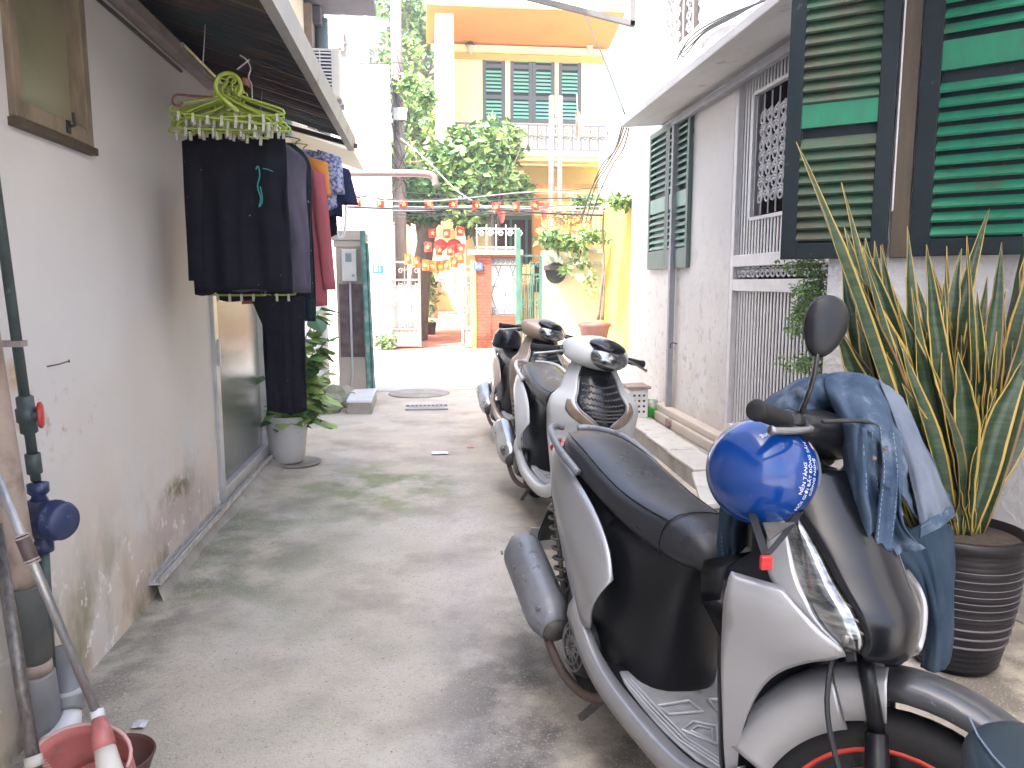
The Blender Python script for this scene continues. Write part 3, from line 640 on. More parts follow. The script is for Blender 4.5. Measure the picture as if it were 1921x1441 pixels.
# utility pole of concrete
up = thing('concrete_utility_pole', 'tall round concrete utility pole with junction box in front of the trees', 'utility pole', (-.62,15.2,0))
x0 = aY(747,200,16.3).x
mb = MB(); mb.tube([(x0,16.3,0),(x0,16.3,4),(x0-.02,16.3,9)], [.13,.12,.10], 16); mb.build('shaft', mat('pole_concrete', (.24,.19,.175), (.17,.135,.12), scale=5, rough=.8, bump=.3, stretch=(4,4,.5)), up, smooth=True)
mb = MB(); q = aY(750,215,16.1); mb.box((q.x-.13,16.02,q.z-.12), (q.x+.14,16.18,q.z+.12)); mb.build('junction_box', M_gpaint, up, bevel=.01)
mb = MB(); rr = random.Random(4)
for i in range(24):
    z = q.z+rr.uniform(-1.4,1.0); p = [Vector((x0+rr.uniform(-.25,.25),16.1+rr.uniform(-.1,.05),z+rr.uniform(-.4,.4))) for _ in range(4)]
    mb.tube([crom(p, k/6) for k in range(19)], .009, 5)
mb.build('cable_tangle', M_cable, up)
# yellow house
YH = 18.6
M_yel = mat('yellow_wall', (.72,.48,.12), (.68,.45,.11), scale=2, rough=.7, bump=.1)
M_pale = mat('pale_yellow_wall', (.84,.75,.42), (.82,.72,.38), scale=2, rough=.7)
M_org = mat('orange_soffit', (.62,.225,.065), (.58,.205,.06), scale=2, rough=.7)
yh = thing('yellow_house', 'two-storey yellow house with green shutters and white balcony', 'house', (2.5,YH,0))
xa, xb = aY(826,200,YH).x, aY(1132,200,YH).x
zt = aY(980,90,YH).z; zbal = aY(980,300,YH).z
wins = [(905,948), (957,1041), (1048,1091)]
W3 = [(aY(p,150,YH).x, aY(q,150,YH).x, aY(980,231,YH).z, aY(980,96,YH).z) for p, q in wins]
ws = wall_sheet(lambda u, v, d: (u, YH+d, v), [xa, xb], [0, zt+2], W3+[(xa, aY(874,560,YH).x, 0, 3.0)], .3); ws.build('wall', M_pale, yh)
mb = MB(); mb.box((xa+.28,YH-.012,zt-.30), (xb,YH-.003,zt-.15)); mb.build('orange_frieze', mat('pale_orange_paint', (.74,.34,.10), rough=.7), yh)
mb = MB(); mb.box((xa,YH+.31,3.001), (xb,YH+6,zt+2)); mb.box((aY(874,560,YH).x,YH+.31,0), (xb,YH+6,3.0)); mb.build('body', M_pale, yh)
xl2 = aY(858,200,YH-1.2).x
xlo = aY(874,560,YH).x
mb = MB(); mb.box((xa-.12,YH-1.25,3.0), (xa+.28,YH-.001,zt+.6)); mb.build('side_pier', M_pale, yh)
so_ = aY(980,18,YH-1.5)
mb = MB(); mb.add([(xa-.3,YH-1.5,so_.z),(xb+.1,YH-1.5,so_.z),(xb+.1,YH-.001,zt+.02),(xa-.3,YH-.001,zt+.02),(xa-.3,YH-1.5,so_.z+.25),(xb+.1,YH-1.5,so_.z+.25),(xb+.1,YH-.001,so_.z+.25),(xa-.3,YH-.001,so_.z+.25)], [(0,3,2,1),(4,5,6,7),(0,1,5,4),(1,2,6,5),(2,3,7,6),(3,0,4,7)]); mb.build('soffit', M_org, yh)
mb = MB(); mb.box((xa-.36,YH-1.6,so_.z+.02), (xb+.2,YH-1.501,so_.z+.4)); mb.box((xa-.2,YH-.12,zt-.14), (xb,YH-.001,zt+.0)); mb.build('fascia', M_pale, yh)
for (a, b, c, d), nl in zip(W3, (1,2,1)):
    ww = (b-a)/nl
    for k in range(nl): shutter(yh, (a+k*ww,YH+.06,c), (1,0,0), ww-.004, d-c, mat('grey_shutter_frame', (.075,.085,.09), rough=.5), mat('mint_slats', (.16,.50,.40), (.22,.5,.42), rough=.5), fw=.085, pitch=.085, mids=(.79,.36), sl_w=.085, n=(0,-1,0), th=.04, midh=.09, midm=MATS['grey_shutter_frame'])
mb = MB(); mb.box((xa+.25,YH-1.1,zbal-.18), (xb,YH-.001,zbal)); mb.box((xa+.22,YH-1.14,zbal-.08), (xb,YH-1.1,zbal+.03)); mb.build('balcony_slab', M_pale, yh)
mb = MB(); mb.box((xa+.2,YH-1.16,zbal-.30), (xb,YH-1.12,zbal-.26)); mb.build('orange_band', mat('orange_band_paint', (.72,.22,.08), rough=.6), yh)
mb = MB(); rz = aY(980,232,YH-1.1).z
x = aY(950,250,YH-1.1).x; x9 = xb
mb.box((xa+.3,YH-1.11,rz-.04), (x9,YH-1.07,rz)); mb.box((xa+.3,YH-1.11,zbal+.04), (x9,YH-1.07,zbal+.08)); mb.box((xa+.3,YH-1.11,rz-.28), (x9,YH-1.07,rz-.25))
xx = xa+.32; k = 0
while xx < x9:
    mb.box((xx,YH-1.10,zbal+.08), (xx+.035,YH-1.08,rz-.04)); scroll(mb, (xx+.09,YH-1.09,rz-.15), .07, (1,0,0), (0,0,1), .012, 1.4, 1 if k % 2 else -1, 10)
    scroll(mb, (xx+.09,YH-1.09,zbal+.35), .07, (0,0,1), (1,0,0), .012, 1.3, 1, 10); xx += .2; k += 1
mb.build('balcony_railing', mat('balcony_iron', (.10,.10,.12), rough=.5), yh)
mb = MB(); mb.box((aY(1000,260,YH-1.0).x,YH-1.02,zbal+.02), (xb-.1,YH-1.0,rz-.28)); mb.build('balcony_panel', M_white, yh)
mb = MB(); gl0, gl1 = aY(926,412,YH), aY(1012,470,YH); mb.box((gl0.x,YH-.05,gl1.z-1.0), (gl1.x+.4,YH-.02,gl0.z)); gw = mb.build('ground_window', M_dark, yh)
mb = MB(); mb.box((gl0.x-.06,YH-.07,gl0.z), (gl1.x+.46,YH-.02,gl0.z+.09))
for i in range(5): mb.box((gl0.x+i*.38,YH-.07,gl1.z-1), (gl0.x+.06+i*.38,YH-.051,gl0.z))
mb.build('ground_window_frame', mat('teal_frame', (.10,.22,.20), rough=.5), gw)
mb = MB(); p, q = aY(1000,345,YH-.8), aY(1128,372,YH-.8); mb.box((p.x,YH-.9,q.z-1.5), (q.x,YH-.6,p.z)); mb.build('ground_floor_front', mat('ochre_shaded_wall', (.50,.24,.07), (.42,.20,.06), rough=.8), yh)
for px, lab in ((882, 'left'), (1106, 'right')):
    q = aY(px, 88, YH-.12)
    l = thing('wall_lantern', 'black wall lantern beside the %s shutter under the orange soffit' % ('left-hand' if lab == 'left' else 'right-hand'), 'lantern', q, group='wall lanterns on the yellow house')
    mb = MB(); mb.lathe([(.0,-.17),(.05,-.15),(.085,.0),(.10,.02)], q, n=8); mb.build('lamp_glass', mat('lantern_glass', (.45,.4,.33), rough=.3), l)
    mb = MB(); mb.lathe([(.13,.02),(.06,.10),(.02,.13),(.0,.2)], q, n=8); mb.tube([q+Vector((0,0,.12)), q+Vector((0,.1,.16)), q+Vector((0,.12,-.05))], .015, 6); mb.build('cap', M_cable, l)
# upper-right side building
sb = thing('pale_side_house', 'pale yellow-white side house between yellow house and right-hand wall', 'house', (4.2,14,0))
xs = aY(1132,530,YB-.1).x
mb = MB(); mb.box((xs,12.4,0), (xs+6,YB+4,2.9)); mb.build('lower_wall', mat('bright_yellow_wall', (.50,.40,.075), (.54,.34,.08), scale=.6, rough=.7), sb)
mb = MB(); mb.box((xs+.002,12.41,2.901), (xs+6,YB+.5,4.3)); mb.build('upper_wall', M_beige, sb)
mb = MB(); q = aX(1143,210,xs-.01); mb.box((xs-.02,q.y-.25,q.z-.35), (xs-.001,q.y+.15,q.z+.2)); mb.build('window', M_pale, sb)
# boundary wall: brick pillar, grille panel, gates
M_brk = bricks('orange_brick', (.36,.085,.04), (.27,.065,.032), (.09,.05,.035), sc_=6.5, bw=1.25, rh=.42, ms=.045, bump=.5)
def AY(px, py): return aY(px, py, YB-.15)
bw = thing('brick_wall', 'orange brick garden wall with a white-backed diamond grille', 'wall', (1.6,YB,0))
x0, x1, x2, x3 = AY(884,560).x, AY(922,560).x, AY(976,560).x, AY(1016,560).x
zc, zb_, zt_ = AY(900,478).z, AY(950,592).z, AY(950,484).z
mb = MB(); mb.box((x0+.10,YB-.15,0), (x1,YB+.1,zc)); mb.box((x1,YB-.14,0), (x2,YB+.1,zb_)); mb.box((x1,YB-.14,zt_), (x2,YB+.1,zc)); mb.build('brickwork', M_brk, bw)
mb = MB(); mb.box((x0,YB-.17,0), (x0+.099,YB+.1,zc-.12)); mb.build('yellow_edge', M_yel, bw)
mb = MB(); mb.box((x0-.06,YB-.22,zc), (x2+.05,YB+.14,zc+.10)); mb.build('coping', mat('pale_brick_coping', (.55,.28,.17), rough=.8), bw)
mb = MB(); mb.box((x1,YB-.03,zb_), (x2,YB-.01,zt_)); gr = mb.build('white_panel', M_white, bw)
mb = MB()
n = 3; wq = (x2-x1)/2
for i in range(-4, 5):
    for s_ in (1, -1):
        # diagonal bars clipped to the opening
        pa = Vector((x1+wq*.5*i, YB-.08, zb_)); pts = []
        for k in range(41):
            z = zb_+.16+(zt_-zb_-.32)*k/40; x = x1+wq*.5+wq*i+s_*(z-zb_)*wq/((zt_-zb_-.32)/2)*.5*2*.5
            if x1 < x < x2: pts.append((x,YB-.08,z))
        if len(pts) > 1: mb.tube([pts[0], pts[-1]], .010, 5)
for zq in (zb_+.02, zb_+.15, (zb_+zt_)/2, zt_-.15, zt_-.02): mb.box((x1,YB-.09,zq-.01), (x2,YB-.07,zq+.01))
for i in range(6): scroll(mb, (x1+.05+i*(x2-x1-.1)/5,YB-.08,zb_+.08), .045, (1,0,0), (0,0,1), .009, 1.2, 1, 8); scroll(mb, (x1+.05+i*(x2-x1-.1)/5,YB-.08,zt_-.08), .045, (1,0,0), (0,0,1), .009, 1.2, 1, 8)
mb.build('diamond_grille', mat('dark_grille', (.10,.10,.12), rough=.5), bw)
t = thing('blue_number_plate', 'blue and white house number on the brick gate pillar', 'sign', AY(896,500))
a, b = AY(888,493), AY(905,507); mb = MB(); mb.box((a.x,YB-.19,b.z), (b.x,YB-.171,a.z)); mb.build('plate', MATS['plate_blue'], t)
tm = text_mb('54', .14, .004); tm.xf(lambda v: ((a.x+b.x)/2+v.x, YB-.194-v.z, (a.z+b.z)/2+v.y)); tm.build('digits', M_wpaint, t)
t = thing('rooftop_railing', 'white scroll railing standing above the brick garden wall', 'railing', (1.8,YB,zc))
mb = MB(); zr = AY(960,430).z; mb.box((x0+.1,YB-.03,zr), (x2,YB,zr+.03)); mb.box((x0+.1,YB-.03,zc+.14), (x2,YB,zc+.17))
k = 0; x = x0+.12
while x < x2: mb.box((x,YB-.03,zc+.1), (x+.02,YB-.01,zr+.10)); scroll(mb, (x+.1,YB-.02,zr-.08), .07, (1,0,0), (0,0,1), .012, 1.4, 1 if k % 2 else -1, 9); x += .2; k += 1
mb.build('bars', M_wpaint, t)
def ornate_gate(name, lab, px0, px1, pyt, m, y=YB-.05, swing=0, mid=.8, cat='gate', grp=None):
    a, b = aY(px0,650,y), aY(px1,pyt,y); t = thing(name, lab, cat, (a.x,y,0), group=grp)
    mb = MB(); X0, X1, ZT = a.x, b.x, b.z; dyy = swing
    def P(x, z, d=0): f = (x-X0)/(X1-X0); return Vector((x, y+dyy*f+d, z))
    for x in (X0, X1): mb.bar(P(x,.05), P(x,ZT), .05, .05, (0,1,0))
    for z in (.08, .42, ZT*mid, ZT): mb.bar(P(X0,z), P(X1,z), .04, .04)
    mb.build('gate_frame', m, t)
    mb = MB(); nb_ = max(4, int((X1-X0)/.075))
    for i in range(1, nb_): x = X0+(X1-X0)*i/nb_; mb.tube([P(x,.1), P(x,ZT*mid)], .010, 5)
    mb.build('bars', m, t)
    mb = MB()
    for i in range(nb_//2+1):
        x = X0+.05+(X1-X0-.1)*i/(nb_//2)
        for z, r in ((ZT*.9,.06), (ZT*mid-.12,.05), (ZT*.45,.05), (ZT*.25,.05), (ZT*.5,.05)): scroll(mb, P(x,z,-.01), r, (1,0,0), (0,0,1), .011, 1.3, 1 if i % 2 else -1, 9)
    mb.tube([P((X0+X1)/2,.2*ZT,-.012), P((X0+X1)/2,.95*ZT,-.012)], .011, 5); mb.build('scrolls', m, t)
    mb = MB(); mb.obox(P(X0,.08), P(X1,.08)-P(X0,.08), Vector((0,.01,0)), Vector((0,0,.34))); mb.build('kick_plate', mat('rusty_kickplate', (.40,.24,.20), (.5,.42,.4), scale=5, rough=.7), t)
    return t
M_gate = mat('old_pink_grey_gate_paint', (.20,.17,.16), (.26,.20,.18), scale=6, rough=.6)
ornate_gate('iron_gate', 'rusty grey ornate gate leaf left of the courtyard opening', 735, 786, 492, M_gate)
ornate_gate('iron_gate', 'rusty grey ornate gate leaf against the brick pillar', 868, 884, 500, M_gate)
mb = MB(); zq = AY(760,500).z; mb.box((AY(735,500).x+.02,YB+.05,.1), (AY(786,500).x-.02,YB+.06,zq*.78)); tag(mb.build('frosted_sheet', mat('frosted_sheet', (.55,.56,.56), (.45,.42,.4), rough=.6)), 'pale sheet fixed behind the left courtyard gate leaf', 'panel')
# green gate of the yellow house
ornate_gate('green_iron_gate', 'dark green iron gate between brick wall and yellow wall', 977, 1014, 480, mat('deep_green_metal', (.035,.11,.085), (.06,.14,.1), rough=.5))
t = thing('green_post', 'slender tall green steel post in front of the brick wall', 'post', AY(970,600))
mb = MB(); q0 = aY(972,660,YB-.6); q1 = aY(971,430,YB-.6); mb.box((q0.x-.045,YB-.64,0), (q0.x+.045,YB-.56,q1.z)); mb.build('shaft', MATS['deep_green_metal'], t, bevel=.004)
mb = MB()
for i, (px, c) in enumerate(((983,0),(991,0),(999,1))):
    q = aY(px,560,YB+.4); mb.cm = c; mb.box((q.x-.035,YB+.4,.1), (q.x+.04,YB+.43,1.75))
tag(mb.build('stacked_boards', [mat('orange_board', (.62,.22,.08), (.5,.35,.12), scale=5), mat('brown_board', (.22,.13,.06), (.1,.3,.2), scale=4)]), 'orange and brown boards leaning behind the green gate', 'boards')
pw = thing('plastered_wall', 'sunlit pale yellow garden wall with a dark round niche', 'wall', (3,YB,0))
xw0, xw1 = x3+.02, xs; zw = AY(1060,470).z
mb = MB(); mb.box((xw0,YB-.12,0), (xw1-.002,YB+.12,zw)); mb.build('wall', mat('pale_yellow_render', (.50,.47,.30), (.45,.42,.30), scale=2, rough=.75, spots=[dict(c=(.26,.18,.14), scale=3, lo=.3, hi=.5, k=.8, blob=(AY(1045,500).x,YB,AY(1045,500).z,.55,9,.5))]), pw)
q = AY(1043,512)
mb = MB(); mb.lathe([(0,.03),(.20,.03),(.22,.0)], (q.x,YB-.12,q.z), (0,-1,0), 20, cap=False); mb.build('niche', M_black, pw)
mb = MB(); mb.box((q.x-.25,YB-.21,q.z+.06), (q.x+.22,YB-.121,q.z+.15)); mb.build('niche_shelf', M_dark, pw)
tm = text_mb('3/7', .2, .004); tm.xf(lambda v: (q.x+v.x, YB-.125-v.z, q.z+.27+v.y)); tm.build('stencilled_number', MATS['mint_slats'], pw)
mb = MB()
for z in (zw-.3, zw-.05): mb.box((AY(1070,500).x,YB-.18,z), (xw1-.01,YB-.121,z+.08))
mb.build('ledge', M_stepc, pw)
t = thing('wall_railing', 'pinkish lattice railing above the plastered wall', 'railing', (3.1,YB,zw))
mb = MB(); X0, X1 = AY(1070,430).x, xs-.05; zt2 = AY(1090,395).z
for z in (zw+.05, (zw+zt2)/2, zt2): mb.box((X0,YB-.02,z-.02), (X1,YB+.02,z+.02))
x = X0
while x < X1: mb.box((x,YB-.01,zw), (x+.03,YB+.01,zt2)); x += .10
mb.build('bars', mat('pink_railing', (.62,.36,.30), rough=.6), t)
# courtyard contents
cy = thing('courtyard_house', 'ochre courtyard wall seen through the open gate', 'wall', (.5,24,0))
mb = MB(); mb.box((AY(780,500).x-1.2,24.5,0), (x0+1.6,24.7,3.4)); mb.build('back_wall', mat('ochre_wall', (.72,.50,.30), (.66,.46,.28), scale=2, rough=.8), cy)
q = aY(822,520,24); mb = MB(); mb.box((q.x-.45,24.0,1.0), (q.x+.1,24.4,1.4)); mb.box((q.x-.3,24.1,0), (q.x-.1,24.3,1.0)); mb.build('niche_cabinet', mat('red_brown_wood', (.24,.10,.07), rough=.6), cy)
t = thing('potted_shrub', 'dark bushy shrub in a pot inside the courtyard gate', 'plant', (-.3,18,0))
q = aZ(800,590,0); q = Vector((aY(800,590,18.5).x,18.5,0))
mb = MB(); mb.lathe([(0,0),(.18,0),(.24,.4),(.26,.42),(.22,.4),(0,.38)], q, n=16); mb.build('pot', M_dark, t, smooth=True)
M_lf = [mat('leaf_light', (.26,.38,.095), (.32,.42,.12), rough=.55, scale=2), mat('leaf_mid', (.13,.26,.065), (.17,.3,.08), rough=.55, scale=2), mat('leaf_dark', (.055,.13,.045), rough=.6)]
for m_ in M_lf: pass
mb = MB(); leaf_cloud(mb, (q.x,18.5,1.25), (.42,.4,.95), 900, .13, 3); mb.build('foliage', M_lf, t)
# ---- trees
def tree(name, lab, c, rad, n, size, trunk, seed, mats=None, grp='trees beyond the street', tr=.12):
    t = thing(name, lab, 'tree', trunk, group=grp)
    mb = MB(); rr = random.Random(seed); top = Vector(c); b0 = Vector(trunk)
    mid = (b0+top)/2+Vector((rr.uniform(-.2,.2),0,0)); mb.tube([crom([b0,mid,top], k/5) for k in range(11)], [tr*(1-.05*k) for k in range(11)], 10)
    for i in range(9):
        d = Vector((rr.uniform(-1,1)*rad[0]*.7, rr.uniform(-1,1)*rad[1]*.7, rr.uniform(-.4,.9)*rad[2]*.7)); s_ = b0.lerp(top, rr.uniform(.55,.95))
        e = top+d; mb.tube([s_, (s_+e)/2+Vector((0,0,.1)), e], [tr*.4, tr*.28, tr*.1], 6)
    mb.build('trunk', mat('bark', (.16,.12,.09), (.10,.08,.06), scale=9, rough=.9, bump=.6), t, smooth=True)
    mb = MB(); leaf_cloud(mb, c, rad, n, size, seed); mb.build('crown', mats or M_lf, t)
    return t
tree('garden_tree', 'loose bright green tree crown spilling over in front of the balcony', aY(925,322,16.6), (1.25,.8,.85), 5200, .21, (1.75,16.7,0), 21, tr=.06)
tree('garden_tree', 'smaller leafy crown at the left end of the balcony tree', aY(850,318,16.9), (.55,.5,.45), 1700, .19, (1.35,17,0), 22, tr=.04)
for k, (px, py, Y, rx, rz, n, lab) in enumerate((
    (785,60,25,1.3,1.3,3200,'tall bright treetop between grey building and yellow house'),
    (800,215,23,1.2,1.1,3000,'dense green tree behind the utility pole'),
    (800,300,22,1.1,.9,2600,'lower green tree mass above the courtyard gate'),
    (785,130,27,1.4,1.0,2200,'dark tree crown filling the gap under the tall treetop'))):
    p = aY(px,py,Y); tree('background_tree', lab, p, (rx,1.0,rz), n, .24, (p.x+.2,Y+.2,0), 30+k, mats=[M_lf[0],M_lf[1],M_lf[2]] if k != 3 else [M_lf[2],M_lf[2],M_lf[1]])
t = tree('courtyard_tree', 'dark broad tree trunk with leafy crown above the courtyard gate', aY(812,375,17.5), (1.0,.7,.75), 3600, .17, (aY(775,480,17.5).x,17.5,0), 41, mats=[M_lf[1],M_lf[2],M_lf[2]], tr=.30)
# vine on pole + small weeds
t = thing('weed_clump', 'small weed growing at the foot of the white facade', 'plant', aY(716,650,15.7))
mb = MB(); q = aY(712,640,15.7); leaf_cloud(mb, (q.x,15.7,.2), (.28,.15,.35), 260, .12, 77); mb.build('foliage', M_lf, t)
t = thing('pole_creeper', 'pale green creeper clinging to the concrete pole', 'plant', aY(758,165,15.0))
mb = MB(); q = aY(765,165,15.0); leaf_cloud(mb, q, (.25,.2,.25), 500, .11, 78); leaf_cloud(mb, aY(790,185,15.4), (.32,.2,.2), 400, .11, 79); mb.build('foliage', M_lf, t)
# twin pole
t = thing('twin_concrete_post', 'slim pale twin-legged concrete post in front of the balcony', 'utility pole', (2.5,15,0))
mb = MB(); zt5 = aY(1040,180,16.4).z
for px in (1034,1050): q = aY(px,300,16.4); mb.box((q.x-.05,16.35,1.4), (q.x+.045,16.45,zt5))
for i in range(7): z = 1.8+i*.5; mb.box((aY(1034,300,16.4).x,16.37,z), (aY(1050,300,16.4).x,16.43,z+.08))
mb.box((aY(1034,300,16.4).x-.04,16.30,0), (aY(1050,300,16.4).x+.04,16.5,1.4))
mb.build('post', mat('pale_post_concrete', (.17,.18,.20), (.20,.13,.09), scale=4, rough=.7, stretch=(3,3,.6)), t)
t = thing('national_flag', 'small faded red flag hanging near the twin post', 'flag', aY(1083,240,15.4))
q = aY(1082,175,15.5); mb = MB(); mb.tube([q, aY(1086,262,15.5)], .012, 6); mb.build('staff', M_gpaint, t)
mb = MB(); q1 = aY(1079,210,15.5); q2 = aY(1088,262,15.5)
mb.grid(cloth_grid([[(q1.x,15.45,q1.z),(q1.x+.05,15.5,q1.z),(q1.x+.08,15.46,q1.z)],[(q1.x,15.45,(q1.z+q2.z)/2),(q1.x+.08,15.5,(q1.z+q2.z)/2),(q1.x+.14,15.45,(q1.z+q2.z)/2)],[(q1.x-.03,15.45,q2.z),(q1.x+.05,15.5,q2.z+.04),(q1.x+.13,15.46,q2.z+.1)]], 4)); mb.build('cloth', mat('faded_red_cloth', (.62,.10,.05), (.75,.4,.3), scale=3, rough=.8), t, solid=.003)
# bonsai-like papaya in pot by the street
YP = 13.6
q = aY(1115,625,YP)
t = thing('street_potted_tree', 'thin two-stemmed tree in a red-brown pot before the yellow wall', 'tree', (q.x,YP,.35))
mb = MB(); mb.lathe([(0,.2),(.2,.2),(.27,.56),(.30,.58),(.31,.64),(.28,.645),(.26,.60),(0,.58)], (q.x,YP,0), n=24); mb.build('pot', mat('red_clay', (.17,.06,.045), (.12,.045,.035), rough=.6), t, smooth=True)
mb = MB(); mb.box((q.x-.3,YP-.2,0), (q.x+.3,YP+.25,.2)); mb.build('plinth', M_stepc, t)
mb = MB()
for off, pts in ((0, ((1122,600),(1128,540),(1133,500),(1131,430),(1134,385))), (1, ((1130,600),(1132,560),(1134,510)))):
    mb.tube([crom([aY(a,b,YP) for a, b in pts], k/4) for k in range((len(pts)-1)*4+1)], [.028-.0008*k for k in range((len(pts)-1)*4+1)], 7)
mb.build('trunk', MATS['bark'], t, smooth=True)
mb = MB(); c = aY(1138,378,YP); rr = random.Random(6)
for i in range(16):
    a = rr.uniform(0, 2*math.pi); L_ = rr.uniform(.25,.55); d = Vector((math.cos(a), math.sin(a)*.7, rr.uniform(-.05,.3))); e = c+d*L_; mb.tube([c, (c+e)/2+Vector((0,0,.05)), e], .006, 4)
    for j in range(5): leaf_cloud(mb, e+Vector((rr.uniform(-.1,.1),rr.uniform(-.1,.1),-.03)), (.10,.1,.035), 14, .15, i*10+j, droop=.6)
mb.build('crown', M_lf, t)
t = thing('climbing_plant', 'leafy vine with hanging stems on the plastered wall', 'plant', aY(1070,440,15.3))
mb = MB()
for px, py, rx, rz, n in ((1060,455,.42,.18,700), (1095,440,.25,.13,300), (1030,440,.2,.2,200), (1090,490,.16,.22,60), (1108,535,.14,.25,50), (1062,505,.12,.14,40)): leaf_cloud(mb, aY(px,py,15.3), (rx,.22,rz), n, .15, px)
mb.build('foliage', M_lf, t)
t = thing('flower_box', 'yellow and red blossoms spilling over the wall railing', 'plant', aY(1070,410,15.6))
mb = MB(); leaf_cloud(mb, aY(1075,405,15.6), (.5,.2,.25), 700, .09, 91); mb.build('foliage', [mat('yellow_blossom', (.75,.52,.08), rough=.6), mat('red_blossom', (.60,.12,.07), rough=.6), M_lf[0]], t)
# lanterns / red decorations in courtyard
for k, (px, py, r) in enumerate(((826,460,.15), (852,462,.18))):
    q = aY(px,py,17.0+.2*k)
    t = thing('paper_lantern', ('smaller round red lantern left of its larger twin above the courtyard gate', 'larger round red lantern hanging beside the brick pillar')[k], 'lantern', q, group='red lanterns above the courtyard gate')
    mb = MB(); mb.ball(q, (r,r*.5,r*.9), 16, 8); mb.build('shade', mat('lantern_red', (.65,.05,.035), (.5,.03,.03), scale=9, rough=.5), t, smooth=True)
    mb = MB(); mb.tube([q+Vector((0,0,-r*1.5)), q+Vector((0,0,r*1.2))], .02, 6); mb.build('tassel', mat('lantern_gold', (.75,.45,.08), rough=.5), t)
# buntings
def star(mb, c, r, ux, uz):
    pts = []
    for i in range(10):
        a = math.pi/2+i*math.pi/5; q = r if i % 2 == 0 else r*.4; pts.append(c+ux*q*math.cos(a)+uz*q*math.sin(a))
    mb.add([c]+pts, [(0,i+1,(i+1) % 10+1) for i in range(10)])
M_flag = mat('flag_red', (.62,.03,.015), (.56,.04,.02), scale=6, rough=.7); M_flago = mat('flag_orange', (.72,.10,.012), (.66,.07,.01), rough=.7, scale=6); M_star = mat('star_yellow', (.85,.70,.12), rough=.6)
def bunting(lab, pts, n, w_, h_, mf, rng, t0=.03, t1=.97, swing=.1):
    t = thing('flag_bunting', lab, 'bunting', pts[0]); P = lambda s: crom(pts, s*(len(pts)-1))
    mb = MB(); mb.tube([P(i/30) for i in range(31)], .006, 5); mb.build('string', M_cable, t)
    rr = random.Random(rng)
    for i in range(n):
        c = P(t0+(t1-t0)*(i+.5)/n); tw = rr.uniform(-.5,.5); ux = Vector((math.cos(tw), math.sin(tw), 0)); dz = Vector((rr.uniform(-swing,swing), rr.uniform(-swing,swing), -1)).normalized(); nn = ux.cross(dz)
        rows = [[c+ux*w_*(a-.5)+dz*h_*b+nn*(.018*math.sin(a*5+b*3+i)) for a in (0,.33,.66,1)] for b in (0,.5,1)]
        mb = MB(); mb.grid(rows); f = mb.build('flag', mf, t, solid=.001)
        mb = MB(); cc = c+dz*h_*.5; 
        s1_ = nn*(.03)
        star(mb, cc+s1_, w_*.30, ux, -dz); star(mb, cc-s1_, w_*.30, -ux, -dz); mb.build('star', M_star, f)
YW = 12.3
bunting('three small red star flags high above the courtyard lanterns', [aY(802,428,16.6), aY(838,430,16.6), aY(872,424,16.6)], 3, .17, .19, M_flag, 12, 0, 1, .05)
bunting('row of red star pennants just above the orange row', [aY(795,452,16.0), aY(835,462,16.0), aY(872,456,16.0)], 4, .16, .20, M_flag, 13, 0, 1, .08)
bunting('string of small red star flags across the alley mouth', [aY(645,366,YW), aY(740,374,YW), aY(850,374,YW), aY(945,380,YW), aY(1022,375,YW)], 9, .13, .15, M_flag, 2)
bunting('sagging row of orange star flags over the courtyard gate', [aY(760,474,15.2), aY(800,488,15.2), aY(835,488,15.2), aY(868,472,15.2)], 8, .145, .21, M_flago, 3, 0, 1, .05)
for k, (px, py) in enumerate(((941,395), (1020,380))):
    q = aY(px,py,13.5); t = thing('hanging_flag', ('small red flag dangling in front of the ground-floor window', 'red flag hanging against the twin post')[k], 'flag', q)
    mb = MB(); ww = .07 if k == 0 else .1; hh = .2 if k == 0 else .28
    mb.grid([[q+Vector((-ww,0,0)), q+Vector((0,.03,0)), q+Vector((ww,0,0))], [q+Vector((-ww*.6,0,-hh*.5)), q+Vector((0,.03,-hh*.5)), q+Vector((ww*.8,0,-hh*.5))], [q+Vector((-ww*.2,0,-hh)), q+Vector((0,.02,-hh*1.1)), q+Vector((ww*.5,0,-hh))]])
    mb.build('cloth', M_flag, t, solid=.001)
# cables and pipe
def cable(lab, pts, r=.008, m=None, k=6, name='overhead_cable', cat='cable', grp='cables strung over the alley mouth'):
    mb = MB(); mb.tube([crom(pts, i/k) for i in range((len(pts)-1)*k+1)], r, 6); return tag(mb.build(name, m or M_cable, smooth=True), lab, cat, grp)
cable('thick dark cable crossing just below the small red flags', [aY(648,388,YW), aY(760,392,YW), aY(900,392,YW), aY(1025,400,YW), aY(1130,404,YW)], .018)
cable('thin cable sagging along the string of red flags', [aY(648,362,YW+.1), aY(745,376,YW+.1), aY(880,378,YW+.1), aY(1030,372,YW+.1), aY(1130,374,YW+.1)], .009)
cable('pale cable rising left to right above the flags', [aY(648,372,YW-.2), aY(800,378,YW-.2), aY(1000,360,YW-.2), aY(1128,366,YW-.2)], .008, M_gpaint)
cable('lowest thin cable sagging towards the yellow wall', [aY(650,402,YW-.1), aY(740,396,YW-.1), aY(900,404,YW-.1), aY(1028,388,YW-.1), aY(1130,382,YW-.1)], .006)
for k, (y0_, y1_, y2_, rr_) in enumerate(((352,366,350,.006),(394,388,396,.010),(398,402,392,.006),(383,386,388,.007),(410,398,412,.005))):
    cable(('topmost hair-thin line','middle grey line','fourth line from the top','line doubling the thick dark cable','bottom hair-thin line')[k]+' in the bundle crossing the alley mouth', [aY(640,y0_,YW+.3), aY(790,(y0_+y1_)/2+4,YW+.3), aY(900,y1_,YW+.3), aY(1030,(y1_+y2_)/2+2,YW+.3), aY(1140,y2_,YW+.3)], rr_, M_gpaint if k % 2 else M_cable)
